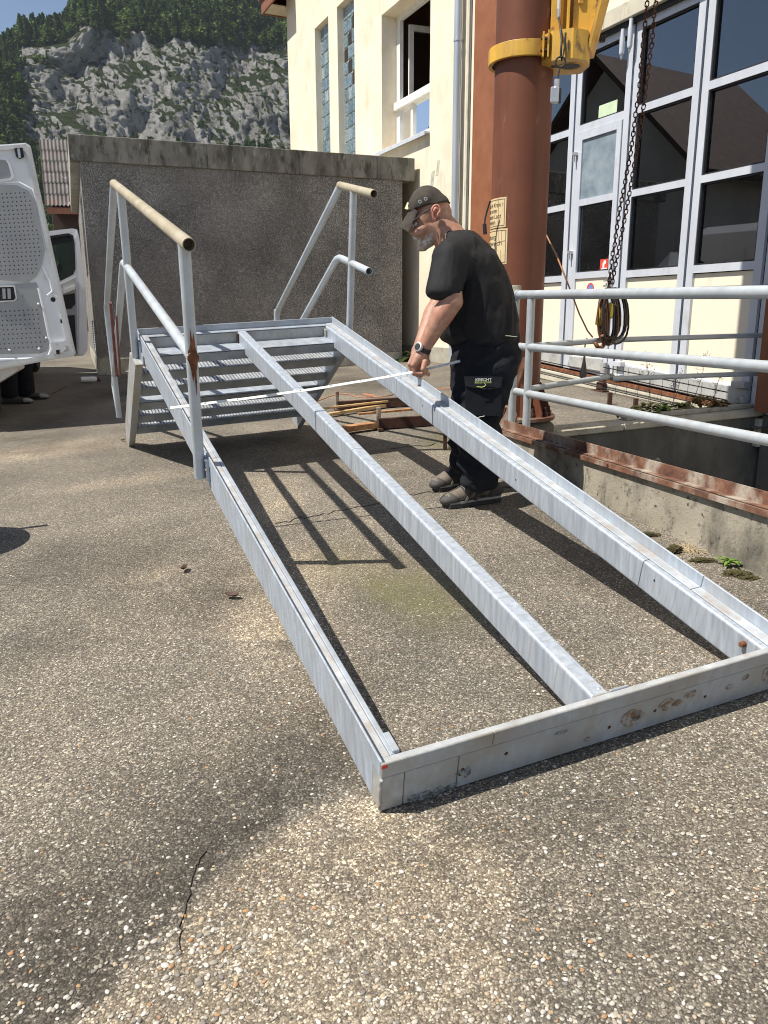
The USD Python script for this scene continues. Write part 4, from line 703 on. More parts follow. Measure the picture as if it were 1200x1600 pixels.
# roller housing in front right of the collar
hp = [(.13, .20), (.20, .30), (.35, .34), (.46, .26), (.49, .10), (.44, -.08), (.20, -.10), (.10, .02)]
hsg = put(crane, 'roller_housing', MB().extr(Polygon(hp).buffer(-.02).buffer(.02, 4), .20, pw(0, 0, zc_ - .115), cx, -cn_) if np.cross(cx, -cn_)[2] > 0 else MB().extr(Polygon(hp).buffer(-.02).buffer(.02, 4), -.20, pw(0, 0, zc_ - .115), cx, -cn_), M_yel, smooth=25)
put(hsg, 'roller_hole', MB().lathe([(0, .001), (.07, .001), (.075, .0)], pw(.345, .13, zc_ - .1155), -Z1, 24), M_gasket); put(hsg, 'roller_ring', MB().lathe([(.076, -.001), (.095, .004), (.098, -.001)], pw(.345, .13, zc_ - .1165), -Z1, 24), M_yel)
put(hsg, 'roller_hole', MB().lathe([(0, .001), (.03, .001), (.033, .0)], pw(.23, .15, zc_ - .1155), -Z1, 18), M_gasket)
put(hsg, 'flange_plate', MB().box((.128, -.02, -.085), (.142, .30, .085), lambda v: pw(0, 0, zc_) + v[:, :1] * cx - v[:, 1:2] * cn_ + v[:, 2:] * Z1, .002), M_yel); put(hsg, 'flange_plate', MB().box((.165, -.02, -.09), (.178, .31, .09), lambda v: pw(0, 0, zc_) + v[:, :1] * cx - v[:, 1:2] * cn_ + v[:, 2:] * Z1, .002), M_yel)
for z in (-.04, .04): put(hsg, 'clamp_bolt', MB().lathe([(0, 0), (.012, 0), (.012, .05), (0, .05)], pw(.115, .285, zc_ + z), cx, 8), M_rustdark)
cb_ = lambda v: pw(0, 0, 0) - Z1 * .0 + v[:, :1] * cx - v[:, 1:2] * cn_ + (v[:, 2:] - .0) * Z1 + V3(0, 0, 0)
CBX = lambda v: pw(0, 0, 0) + np.atleast_2d(v)[:, :1] * cx - np.atleast_2d(v)[:, 1:2] * cn_ + np.atleast_2d(v)[:, 2:] * Z1
put(crane, 'mast_plate', MB().box((.185, .12, zc_ + .088), (.275, .16, 5.2), CBX, .004), M_yel); put(crane, 'mast_plate', MB().box((.19, -.1, zc_ + .088), (.36, .118, 5.2), CBX, .004), M_yel)
put(crane, 'mast_plate', MB().box((.30, .125, zc_ + .06), (.318, .27, 5.2), CBX, .002), M_yel)
put(crane, 'jib_plate', MB().extr(Polygon([(.345, zc_ + .03), (.455, zc_ - .02), (.86, 5.1), (.345, 5.1)]), .03, pw(0, .20, 0), cx, Z1), M_yel, smooth=False)
put(crane, 'jib_side', MB().hull([pw(.455, .26, zc_ - .03), pw(.455, -.04, zc_ - .03), pw(.475, .26, zc_ - .03), pw(.53, -.04, zc_ - .02), pw(.86, .26, 5.1), pw(.86, -.04, 5.1), pw(.88, .26, 5.1), pw(.97, -.04, 5.1)]), M_yel, smooth=False)
put(crane, 'stiffener', MB().box((.375, .232, zc_ + .27), (.415, .25, zc_ + .50), CBX, .005), M_yel)
put(crane, 'jib_arm', MB().bar(pw(.2, .1, 5.2), V3(2.0, 5.95, 5.2), .2, .3, Z1, .01), M_yel)
put(crane, 'cable_conduit', MB().tube([pw(.237, .185, 5.0), pw(.24, .185, zc_ + .23)], .014, 10), M_alu)
put(crane, 'conduit_clip', MB().box((.218, .16, zc_ + .37), (.256, .205, zc_ + .382), CBX), M_gasket); put(crane, 'conduit_nut', MB().lathe([(0, -.03), (.016, -.03), (.018, .03), (0, .03)], pw(.24, .185, zc_ + .23), Z1, 8), M_steel)
put(crane, 'lubricator_cap', MB().box((.56, .04, zc_ + .06), (.60, .09, zc_ + .10), CBX, .004), M_gasket)
# hanging cable with its metal connector
hg = thing('hanging_connector', 'grey metal plug block hanging on a black cable under the yellow bracket', 'connector', pw(.24, .32, 2.9))
put(hg, 'cable', MB().tube([pw(.24, .187, zc_ + .21), pw(.25, .30, zc_ + .12), pw(.265, .35, zc_ + .0), pw(.262, .355, zc_ - .09), pw(.272, .35, zc_ - .13), pw(.288, .355, zc_ - .05), pw(.29, .35, zc_ + .05)], .008, 8), M_gasket, smooth=60)
rc = pw(.262, .36, zc_ - .145); put(hg, 'ring', MB().tube([rc + .035 * (math.cos(a) * cx + math.sin(a) * Z1) for a in ang], .007, 7, closed=True), M_gasket); put(hg, 'strap', MB().tube([rc - Z1 * .03, pw(.245, .36, zc_ - .26)], .006, 8), M_gasket)
put(hg, 'gland', MB().lathe([(0, -.025), (.018, -.025), (.02, .025), (0, .025)], pw(.243, .36, zc_ - .285), Z1, 10), M_steel)
put(hg, 'plug_block', MB().box((.20, .335, zc_ - .42), (.262, .385, zc_ - .312), CBX, .006), M_steel); put(hg, 'plug_side', MB().box((.2625, .34, zc_ - .42), (.278, .38, zc_ - .32), CBX, .003), M_gasket)

# warning plates wrapped round the column
M_plate = mat('warning_plate_yellow', [(.3, (.56, .43, .23)), (.7, (.66, .52, .30))], 9, 8, .55, 0, .05, 60, dirt=[((.22, .14, .07), 14, .66, .74, (1, 1, 2))]); M_ink = flat('plate_ink', (.07, .05, .035), .7)
def wrap(v, r): 
    """(arc length from the side that faces the camera, z, height above the paint) -> world"""
    a = v[:, 0] / CRr; return cc + (r + v[:, 2:3]) * (np.sin(a)[:, None] * cx - np.cos(a)[:, None] * cn_) + (v[:, 1:2] - .36) * Z1
def wplate(u0, u1, z0, z1, h, m, par, name, tilt=0, lab=None):
    nu = 14; u = np.linspace(u0, u1, nu); v = []
    for hh in (h, 0):
        for z in (z0, z1): v += [np.stack([u, np.full(nu, z) + tilt * (u - u0), np.full(nu, hh)], 1)]
    v = np.vstack(v); i = np.arange(nu - 1); f = [np.stack([i, i + 1, i + 1 + nu, i + nu], 1), np.stack([i, i + 2 * nu, i + 1 + 2 * nu, i + 1], 1), np.stack([i + nu, i + nu + 1, i + 1 + 3 * nu, i + 3 * nu], 1)]
    e = [[0, nu, 3 * nu, 2 * nu], [nu - 1, 3 * nu - 1, 4 * nu - 1, 2 * nu - 1]]
    return put(par, name, MB().add(wrap(v, CRr), np.vstack(f + [np.array(e)])), m, lab, smooth=20)
def lettering(par, txt, u, z, h, hgt, tilt=0, right=False, bold=False):
    m = meshkit.text_mesh(txt, h, .001, bold); v = np.array(m.vertices); w = v[:, 0].max(); v = v - [w if right else 0, 0, 0]
    v = np.c_[u + v[:, 0], z + v[:, 1] + tilt * v[:, 0], hgt + v[:, 2]]; put(par, 'lettering', MB().add(wrap(v, CRr), m.faces), M_ink, smooth=False)
zs = lambda px, py: at(px, py, cc - cn_ * CRr * .85, cn_)[2]
zA1, zA0, zB1, zB0 = zs(785, 308), zs(785, 355), zs(785, 357), zs(785, 413)
ua1 = CRr * math.asin(max(-.99, ((at(791, 330, cc - cn_ * CRr * .85, cn_) - cc) @ cx) / CRr)); 
s1 = thing('warning_sign', 'upper faded yellow warning plate wrapped on the brown column', 'sign', wrap(np.array([[ua1 - .1, zA0, 0]]), CRr)[0])
wplate(ua1 - .30, ua1, zA0, zA1, .003, M_plate, s1, 'plate')
def border(par, u0, u1, z0, z1, w=.004):
    for a in [(u0, u1, z0, z0 + w), (u0, u1, z1 - w, z1), (u0, u0 + w, z0 + w, z1 - w), (u1 - w, u1, z0 + w, z1 - w)]: wplate(*a, .0042, M_ink, par, 'border_line')
border(s1, ua1 - .29, ua1 - .012, zA0 + .012, zA1 - .012)
hA = zA1 - zA0
for k, (t_, ur) in enumerate([('Gefahr durch Kran !', -.028), ('Nicht unter', -.085), ('schwebende Last', -.045), ('treten', -.11)]): lettering(s1, t_, ua1 + ur, zA1 - hA * (.30 + .19 * k), .030, .0034, right=True)
ub1 = ua1 + .018
s2 = thing('warning_sign', 'lower creased yellow warning plate on the column behind the worker', 'sign', wrap(np.array([[ub1 - .1, zB0, 0]]), CRr)[0])
wplate(ub1 - .30, ub1, zB0, zB1, .003, M_plate, s2, 'plate'); border(s2, ub1 - .29, ub1 - .012, zB0 + .012, zB1 - .012)
hB = zB1 - zB0
lettering(s2, 'Achtung', ub1 - .115, zB1 - hB * .28, .034, .0034, right=True); lettering(s2, 'Schwenkbereich', ub1 - .05, zB1 - hB * .46, .034, .0034, right=True)
for a, b in [((-.09, .97), (-.075, .62)), ((-.05, .95), (-.055, .66)), ((-.06, .40), (-.05, .08)), ((-.115, .6), (-.02, .66))]:
    n = 6; pts = np.array([[ub1 + a[0] + (b[0] - a[0]) * t, zB0 + hB * (a[1] + (b[1] - a[1]) * t), .0035] for t in np.linspace(0, 1, n)]); put(s2, 'crease', MB().tube(wrap(pts, CRr), .0014, 5), M_ink)
pts = np.array([[ua1 - .075, zA0 + hA * t, .0036] for t in np.linspace(.04, .96, 8)]); put(s1, 'crease', MB().tube(wrap(pts, CRr), .0014, 5), M_ink)
cbp = thing('black_cable', 'short black cable curving down the column left of the yellow plates', 'cable', pw(-.26, .12, 2.2))
c0 = lambda px, py, dd=.15: at(px, py, cc - cn_ * dd, cn_)
put(cbp, 'cable', MB().tube([c0(766, 314, .22), c0(761, 330, .2), c0(758, 342, .2), c0(757, 352, .2)], .007, 8), M_gasket); put(cbp, 'connector', MB().tube([c0(757, 350, .2), c0(758, 366, .2)], .016, 10), M_gasket)

XF[0] = None
# ---------------------------------------------------------------- hoist chain: two strands of links
M_chain = mat('chain_rust', [(.3, (.035, .016, .01)), (.6, (.12, .05, .026)), (.8, (.24, .11, .06))], 40, 6, .7, .3, .2, 200)
chp = V3(1.85, 6.35, 0); cat2 = lambda px, py: at(px, py, chp, FN)
ch = thing('hoist_chain', 'two strands of rusty chain hanging down in front of the glazed doors', 'chain', cat2(950, 455))
th_ = np.linspace(0, 2 * PI, 13)[:-1]
def link(p, d, side, L=.0475, Wd=.034, r=.0046):
    d = unit(d); s = unit(side - d * (side @ d)); hl = (L - Wd) / 2
    pts = [p + d * (math.copysign(hl, math.sin(a)) if abs(math.sin(a)) > 1e-9 else 0) + (Wd / 2 - r) * (math.cos(a) * s + math.sin(a) * d) for a in th_ + PI / 12]
    return MB().tube(pts, r, 5, closed=True)
for strand in ([(1016, -60), (1006, 60), (998, 150), (985, 240), (968, 330), (958, 395), (950, 452)], [(1026, -60), (1016, 60), (1004, 150), (991, 240), (975, 330), (962, 395), (952, 452)]):
    pts = np.array([cat2(*p) for p in strand]); 
    if strand[0][0] > 1020: pts = pts + FN * .02
    seg = np.r_[0, np.cumsum(np.linalg.norm(np.diff(pts, axis=0), axis=1))]; tt = np.arange(0, seg[-1], .0325); P_ = np.stack([np.interp(tt, seg, pts[:, k]) for k in range(3)], 1)
    P_ += rng.normal(0, .0015, P_.shape)
    for k in range(len(P_) - 1):
        d = P_[min(k + 1, len(P_) - 1)] - P_[k]; sd = [FD * .8 + FN * .6, FN * .8 - FD * .6][k % 2]; put(ch, 'link', link(P_[k], d, sd), M_chain, smooth=60)

# ---------------------------------------------------------------- coil of cable with the yellow pendant control, plug, orange cable
M_cable = mat('cable_brown', [(.3, (.10, .04, .018)), (.7, (.20, .085, .035))], 12, 4, .5); M_cabled = flat('cable_black', (.02, .016, .014), .45); M_cyel = flat('control_yellow', (.66, .50, .03), .45)
kc = lambda px, py, o=0.: at(px, py, KF([(0, .0 + o, 0)])[0], HN)
coil = thing('cable_coil', 'brown and black cable coil hanging over the far railing below the chain', 'cable coil', kc(945, 540))
r_ = np.random.default_rng(4)
for k in range(11):
    l = 942 + r_.uniform(-14, 3); rr = 962 + r_.uniform(-14, 8) if k < 8 else 968 + 6 * (k - 8) / 2; l = l if k < 8 else 936 - 2 * (k - 8); top, bot = 452 + r_.uniform(-3, 4), 537 + r_.uniform(-10, 4); o = r_.uniform(-.05, .06); pts = []
    for a in np.linspace(0, 2 * PI, 22)[:-1]:
        x = (l + rr) / 2 + (rr - l) / 2 * math.cos(a) * (1 - .22 * math.sin(a) * .5); y = (top + bot) / 2 - (bot - top) / 2 * math.copysign(abs(math.sin(a)) ** .75, math.sin(a)); pts.append(kc(x + (8 if k >= 8 else 0), y, o + .03 * math.cos(a + k)))
    put(coil, 'cable_loop', MB().tube(pts, .0085, 7, closed=True), M_cable if k < 8 and k % 2 else M_cabled, smooth=60)
wr = [kc(930 + 14 * t, 536 + 8 * math.sin(3 * t), .05 + .02 * math.sin(6 * t)) for t in np.linspace(0, 1, 8)]; put(coil, 'cable_wrap', MB().tube(wr + [kc(941, 524, .07)], .016, 9), M_cable, smooth=60)
for k in range(4): put(coil, 'cable_strand', MB().tube([kc(938 + 3 * k, 455, .0), kc(940 + 4 * k, 490, .06), kc(944 + 2 * k, 525, .05)], .009, 7), M_cable, smooth=60)
pc = thing('pendant_control', 'yellow hand control half hidden inside the hanging cable coil', 'control', kc(938, 505)); pd_ = unit(kc(941, 470) - kc(935, 508)); px_ = unit(np.cross(HN, pd_))
put(pc, 'housing', MB().box((-.022, -.02, 0), (.022, .02, .19), lambda v: kc(935, 508, -.01) + v[:, :1] * px_ + v[:, 1:2] * HN + v[:, 2:] * pd_, .006), M_cyel); 
for k in range(3): put(pc, 'button', MB().lathe([(0, .01), (.009, .01), (.01, 0)], kc(935, 508, -.01) + pd_ * (.05 + .045 * k) - HN * .0205, -HN, 10), M_gasket)
put(pc, 'side_housing', MB().box((-.03, -.02, 0), (.018, .02, .12), lambda v: kc(953, 498, .03) + v[:, :1] * px_ + v[:, 1:2] * HN + v[:, 2:] * pd_, .012), M_cyel)
pg = thing('power_plug', 'black pear shaped plug dangling on its cable below the coil', 'plug', kc(912, 580)); put(pg, 'body', MB().lathe([(0, .10), (.007, .10), (.012, .06), (.022, .0), (.027, -.04), (.022, -.075), (0, -.075)], kc(912, 577), Z1, 16), M_cabled, smooth=50)
for sx in (-.009, .009): put(pg, 'pin', MB().tube([kc(912, 577) + HD * sx - Z1 * .074, kc(912, 577) + HD * sx - Z1 * .10], .003, 6), M_steel)
put(pg, 'cable', MB().tube([kc(912, 562), kc(914, 540), kc(917, 528)], .006, 7), M_cable)
oc = thing('orange_cable', 'thin rusty orange cable slanting from the column to the cable coil', 'cable', kc(925, 524)); put(oc, 'cable', MB().tube([c0(853, 366, -.1), kc(872, 405), kc(888, 445), kc(905, 490), kc(918, 517), kc(926, 527)], .006, 7), flat('cable_orange', (.30, .13, .05), .6), smooth=60)

# ---------------------------------------------------------------- low wire fence and weeds by the doors
wfz = lambda s: zb(s) - .02
wf_ = thing('wire_fence', 'low black wire fence in front of the foot of the glazed doors', 'fence', P(.4, .2, .5)); M_wire = flat('wire_black', (.02, .018, .017), .6, .3)
for o, k in ((.20, 0), (.13, 1), (.045, 2), (-.02, 3)):
    put(wf_, 'wire', MB().tube([P(-1.9 if k != 0 else -.55, .16, wfz(-1.9 if k != 0 else -.55) + o - .05), P(1.13, .16, wfz(1.13) + o - .05)], .006, 6), M_wire)
for s in np.linspace(-.32, 1.0, 9): put(wf_, 'picket', MB().tube([P(s, .17, wfz(s) - .10), P(s + .01, .17, wfz(s) + .19)], .0022, 5), M_wire)
for s in (.05, .42): 
    q = P(s, .55, 0); put(wf_, 'stake', MB().box((-.02, -.02, -.05), (.02, .02, .12), lambda v, q=q: np.array([q[0], q[1], G(q[0], q[1])]) + v, .003), M_rustdark)
# ---------------------------------------------------------------- white van with open rear door and cab door
M_vanw = mat('van_white', [(.3, (.76, .775, .79)), (.7, (.82, .83, .84))], 3, 6, .3, 0, 0, dirt=[((.40, .39, .36), 5, .58, .85, (1, 1, .5))], coat=.3)
M_vanr = mat('van_white_sill', [(.3, (.62, .62, .60)), (.7, (.72, .72, .70))], 4, 8, .4, 0, .05, dirt=[((.30, .25, .19), 8, .56, .78, (1, 1, .6))])
M_lining = mat('lining_grey', [(.3, (.31, .32, .325)), (.7, (.38, .39, .395))], 4, 6, .7, 0, .05, 90, dirt=[((.10, .10, .10), 9, .66, .78, (1, 1, .4))])
M_tyre = flat('tyre_black', (.018, .018, .018), .85)
VA, VR, VP = V3(-.287, .957, 0), V3(.957, .287, 0), V3(-2.95, 7.55, 0)
vat = lambda px, py, o=0.: at(px, py, VP + VA * o, VA)
def vpoly(pts): return Polygon([((vat(*p) - VP) @ VR, vat(*p)[2]) for p in pts])
def vex(poly, d0, dep): 
    """extrude towards the camera from depth d0"""
    return MB().extr(poly, dep, VP + VA * d0, VR, Z1) if np.cross(VR, Z1) @ VA < 0 else MB().extr(poly, -dep, VP + VA * d0, VR, Z1)
van = thing('delivery_van', 'white delivery van with perforated rear door and cab door standing open', 'van', VP + V3(-1.5, 1.5, .3))
tl, bl = [(-78, 238)], [(-62, 590)]
shell = vpoly([(-78, 236), (0, 226.5), (40, 223.5), (47, 228), (62, 300), (84, 400), (107, 505), (118, 552), (114, 557), (60, 566), (0, 577), (-62, 590)])
door = put(van, 'rear_door', vex(shell, .06, .07), M_vanw, 'open rear door seen from inside')
ins = vpoly([(-70, 244), (0, 236), (33, 233), (41, 240), (58, 318), (78, 408), (98, 505), (108, 548), (60, 557), (0, 567), (-55, 578)])
put(door, 'door_rim', vex(shell.buffer(-.012).difference(ins), -.0105, .016), M_vanr)
up = vpoly([(-70, 296), (0, 289), (27, 290), (45, 299), (55, 315), (60, 340), (66, 370), (70, 390), (66, 412), (58, 430), (44, 441), (0, 437.5), (-70, 440)])
lo = vpoly([(-70, 448), (0, 445), (57, 441.5), (60, 450), (65, 474), (71, 505), (77, 536), (73, 549), (62, 552), (0, 553), (-60, 560)])
put(door, 'upper_lining', vex(up.buffer(-.01).buffer(.01), -.0105, .014), M_lining); put(door, 'lower_lining', vex(lo.buffer(-.01).buffer(.01), -.0105, .011), M_lining)
holes_ = MB()
def dots(poly, x0, x1, y0, y1, dx, dy, ph=0):
    for j, y in enumerate(np.arange(y0, y1, dy)):
        for x in np.arange(x0 + (j % 3) * .6, x1, dx):
            p = vat(x + .1 * (y - 300), y - .05 * x, -.0255 if poly is up else -.0225); q = ((p - VP) @ VR, p[2])
            if poly.buffer(-.025).contains(Point(q)): holes_.lathe([(0, .0004), (.0058, .0004), (.0062, 0)], p, -VA, 7)
dots(up, -80, 70, 303, 432, 6.9, 6.6); dots(lo, -80, 75, 486, 545, 7.0, 7.2)
put(door, 'lining_holes', holes_, M_gasket, smooth=False, kind='stuff')
wnd = vpoly([(-60, 256), (0, 250), (9, 251), (13, 257), (18.5, 275), (16, 279), (0, 281), (-60, 286)]); put(door, 'window_press', vex(wnd.buffer(.02).difference(wnd), -.0105, .012), M_vanw); put(door, 'window_blank', vex(wnd.buffer(-.004), -.0105, .004), M_lining)
hd = vpoly([(-10, 449), (22, 448.5), (25, 466), (22, 469), (-10, 471)]); put(door, 'grip_recess', vex(hd, -.022, .006), M_gasket); put(door, 'grip_frame', vex(hd.buffer(.012).difference(hd), -.022, .009), M_vanr)
for x in (4, 12): put(door, 'grip_bar', vex(vpoly([(x, 451), (x + 5, 451), (x + 6, 467), (x + 1, 467)]), -.0285, .006), M_lining)
put(door, 'top_latch', vex(vpoly([(23, 233), (36, 232), (38, 246), (31, 249), (26, 246)]), -.0105, .03), M_gasket); put(door, 'latch_tongue', vex(vpoly([(28, 234), (32, 234), (34, 248), (30, 248)]), -.041, .012), M_steel)
put(door, 'bottom_latch', vex(vpoly([(80, 536), (101, 533), (104, 545), (98, 551), (83, 553)]), -.0105, .035), M_vanr); put(door, 'latch_hole', vex(vpoly([(88, 547), (94, 546), (94, 553), (89, 553)]), -.046, .003), M_gasket)
for x, y, r in [(83, 468, .021)]: put(door, 'round_hole', MB().lathe([(0, .001), (r, .001), (r + .001, 0)], vat(x, y, -.0105), -VA, 16), M_gasket)
put(door, 'square_hole', vex(vpoly([(94, 499), (100, 498.5), (100, 505), (95, 505)]), -.0105, .002), M_gasket)
ridge = lambda pts, r, nm='pressed_ridge': put(door, nm, MB().tube([vat(*p, -.012) for p in pts], r, 8), M_vanw, smooth=60)
ridge([(60, 450), (67, 480), (75, 520), (80, 545), (76, 556), (62, 560), (0, 562), (-50, 570)], .014); ridge([(66, 418), (78, 440), (82, 455), (74, 462)], .011); ridge([(-60, 290), (0, 284), (30, 285), (50, 296), (60, 318)], .010)
ridge([(74, 463), (84, 459), (90, 464), (92, 474)], .009)
for x, y in [(15, 547), (60, 475), (61, 545), (72, 528)]: put(door, 'rivet', MB().ball(vat(x, y, -.022), .011, 1), M_vanw, smooth=True)
# body of the van (mostly outside the picture), bumper, wheels
hinge = VP - VR * .80
VB = lambda v: hinge + np.atleast_2d(v)[:, :1] * VR + np.atleast_2d(v)[:, 1:2] * VA + np.atleast_2d(v)[:, 2:] * Z1
b = MB(); b.hull(VB([(0, .02, .75), (-1.95, .02, .75), (0, 4.3, .75), (-1.95, 4.3, .75), (.02, .02, 1.3), (-1.97, .02, 1.3), (.02, 4.3, 1.3), (-1.97, 4.3, 1.3), (-.16, .02, 2.72), (-1.79, .02, 2.72), (-.16, 3.9, 2.76), (-1.79, 3.9, 2.76), (-.3, .05, 2.86), (-1.65, .05, 2.86), (-.3, 3.6, 2.9), (-1.65, 3.6, 2.9)]))
put(van, 'body', b, M_vanw, smooth=25)
b = MB(); b.hull(VB([(-.02, 4.31, .72), (-1.93, 4.31, .72), (-.02, 4.31, 1.55), (-1.93, 4.31, 1.55), (-.25, 5.7, .72), (-1.7, 5.7, .72), (-.2, 5.6, 1.35), (-1.75, 5.6, 1.35), (-.18, 4.31, 2.5), (-1.77, 4.31, 2.5)])); put(van, 'cab', b, M_vanw, smooth=25)
bump_ = vpoly([(-70, 582), (22, 571.5), (24.5, 575), (24, 581), (0, 596), (-70, 640)]); put(van, 'bumper', MB().extr(bump_, .5, VP + VA * .60, VR, Z1) if np.cross(VR, Z1) @ VA < 0 else MB().extr(bump_, -.5, VP + VA * .1, VR, Z1), M_vanr)
def wheel(sx, ay):
    c = VB([(sx, ay, 0)])[0]; c[2] = G(c[0], c[1]) + .345; w = put(van, 'wheel', MB().lathe([(.20, -.10), (.31, -.11), (.345, -.07), (.345, .07), (.31, .11), (.20, .10)], c, VR, 32), M_tyre); put(w, 'rim', MB().lathe([(0, .05), (.08, .07), (.19, .04), (.205, .09), (.205, -.09), (0, -.06)], c, VR, 24), M_steel)
wheel(-.14, .95); wheel(-1.8, .95); wheel(-.14, 4.75); wheel(-1.8, 4.75)
put(van, 'tail_light', MB().box((-.03, -.005, 1.25), (.02, .06, 1.85), VB, .01), M_red)
# cab door swung open
CP = V3(-4.05, 10.6, 0); cvp = lambda px, py, o=0.: at(px, py, CP + VA * o, VA)
def cpoly(pts): return Polygon([((cvp(*p) - CP) @ VR, cvp(*p)[2]) for p in pts])
def cex(poly, d0, dep): return MB().extr(poly, dep, CP + VA * d0, VR, Z1) if np.cross(VR, Z1) @ VA < 0 else MB().extr(poly, -dep, CP + VA * d0, VR, Z1)
outer = cpoly([(40, 372), (60, 364), (80, 360.5), (112, 357), (120, 358), (123, 368), (128, 405), (134, 459), (137, 530), (136, 548), (130, 556), (70, 560), (40, 560)])
win_ = cpoly([(46, 378), (80, 370), (107, 366), (113, 369), (115, 380), (116.5, 420), (113, 428), (95, 437), (46, 446)])
cdoor = put(van, 'cab_door', cex(outer.difference(win_), .07, .07), M_vanw, 'open cab door')
put(cdoor, 'window_seal', cex(win_.buffer(.012).difference(win_.buffer(-.018)), .03, .04), M_gasket)
M_pane_g = usdkit.material(stage, '/World/Looks/green_glass', {'f': ('fresnel', {'IOR': 1.5}), 't': ('transparent_bsdf', {'color': (.42, .60, .54)}), 'g': ('glossy_bsdf', {'roughness': .0}), 'x': ('mix_closure', {})}, [('f.fac', 'x.fac'), ('t.BSDF', 'x.closure1'), ('g.BSDF', 'x.closure2')], surface='x.closure')
put(cdoor, 'window_pane', cex(win_, .035, .005), M_pane_g); put(cdoor, 'window_top_tint', cex(cpoly([(46, 378), (80, 371), (110, 367), (114, 377), (46, 388)]), .03, .004), M_gasket)
put(cdoor, 'door_trim', cex(cpoly([(50, 452), (95, 445), (118, 434), (120, 470), (121, 553), (50, 557)]), -.0005, .03), M_lining); put(cdoor, 'arm_rest', cex(cpoly([(60, 460), (96, 455), (118, 447), (118, 452), (97, 461), (60, 466)]), -.031, .05), M_vanr)
put(cdoor, 'door_pocket', cex(cpoly([(60, 466), (98, 462), (117, 458), (118, 475), (112, 482), (60, 488)]), -.031, .008), M_gasket); put(cdoor, 'door_pocket', cex(cpoly([(60, 497), (117, 492), (120, 552), (60, 556)]), -.031, .008), M_gasket)
put(cdoor, 'mirror', MB().ball(cvp(93, 418, .14), .07, 2, (.5, .8, 1)), M_gasket, smooth=True); put(cdoor, 'lock', cex(cpoly([(127, 465), (131, 464), (131, 470), (127, 470)]), -.0005, .01), M_gasket)
put(cdoor, 'shut_face', cex(cpoly([(121, 362), (123, 368), (128, 405), (134, 459), (137, 530), (136, 548), (130, 556), (123, 556), (124, 460), (118, 372)]), -.0005, .012), M_vanw)
# white spray can lying in the shade beside the hut
sc = thing('spray_can', 'white can lying in the shade at the hut corner', 'can', onG(140, 596)); o = onG(140, 597) + Z1 * .035; put(sc, 'body', MB().lathe([(0, -.10), (.033, -.10), (.035, -.09), (.035, .07), (.02, .095), (0, .095)], o, HD, 16), M_white, smooth=40); put(sc, 'cap', MB().lathe([(0, .0955), (.026, .0955), (.026, .13), (.02, .135), (0, .135)], o, HD, 14), M_redpaint)
lead = thing('red_lead', 'thin reddish lead lying across the shaded asphalt behind the van door', 'lead', onG(85, 614)); put(lead, 'cord', MB().tube([onG(x, y) + Z1 * .006 for x, y in [(60, 624), (72, 619), (85, 614), (98, 607), (104, 604)]], .005, 6), M_redpaint)

# ---------------------------------------------------------------- far: barn, houses of the neighbourhood, mountain, forest
M_fib = mat('fibre_cement_roof', [(.3, (.10, .09, .083)), (.7, (.165, .15, .138))], 1.2, 7, .9, 0, .1, 20, dirt=[((.42, .38, .36), 1.1, .62, .68, (.35, 1.4, 1.4)), ((.2, .11, .09), .8, .55, .7, (.5, 1, 1))])
M_wood = mat('barn_wood', [(.3, (.045, .028, .02)), (.7, (.085, .05, .033))], 4, 6, .85)
by = 44.0; br = lambda px, py, y: at(px, py, (0, y, 0), (0, 1, 0))
e0, r0 = br(71, 322, by), br(61, 219, by + 4.5); ed = unit(V3(.985, .17, 0)); sp_ = r0 - e0
barn = thing('barn', 'dark wooden barn with a grey corrugated roof between van and hut', 'barn', (e0[0], e0[1], .5))
nC = 16; cw = .205 * 1.0; b = MB(); nu = nC * 6 + 1; uu = np.linspace(0, nC * cw, nu); hh = .045 * np.cos(2 * PI * uu / cw); nrm = unit(np.cross(ed, sp_)); nrm = nrm * np.sign(nrm[2])
for k in range(6):
    a0, a1 = k / 6, (k + 1) / 6 + .02; v = np.vstack([e0 + sp_ * a0 + ed * u + nrm * (h + .05) for u, h in zip(uu, hh)] + [e0 + sp_ * a1 + ed * u + nrm * (h + .0) for u, h in zip(uu, hh)]); i = np.arange(nu - 1)
    f = np.stack([i, i + 1, i + 1 + nu, i + nu], 1); put(barn, 'roof_sheet', MB().add(np.vstack([v, v - nrm * .02]), np.vstack([f, f[:, ::-1] + 2 * nu])), M_fib, smooth=60)
L_ = nC * cw
put(barn, 'eave_board', MB().bar(e0 - Z1 * .22 + ed * .05, e0 - Z1 * .22 + ed * L_, .06, .32), M_verge); bk = V3(sp_[0], sp_[1], 0)
put(barn, 'wall', MB().hull([e0 + bk * .12 + ed * .3, e0 + bk * .12 + ed * L_, e0 + bk * .95 + ed * .3, e0 + bk * .95 + ed * L_] + [np.append((e0 + bk * k + ed * m)[:2], 0) for k in (.12, .95) for m in (.3, L_)] + [r0 - Z1 * .3 + ed * .3, r0 - Z1 * .3 + ed * L_]), M_wood, smooth=False)
M_roof = mat('tile_roof', [(.3, (.045, .026, .02)), (.7, (.085, .05, .038))], 3, 6, .85); M_house = mat('house_render', [(.3, (.36, .34, .30)), (.7, (.46, .44, .40))], .8, 5, .9)
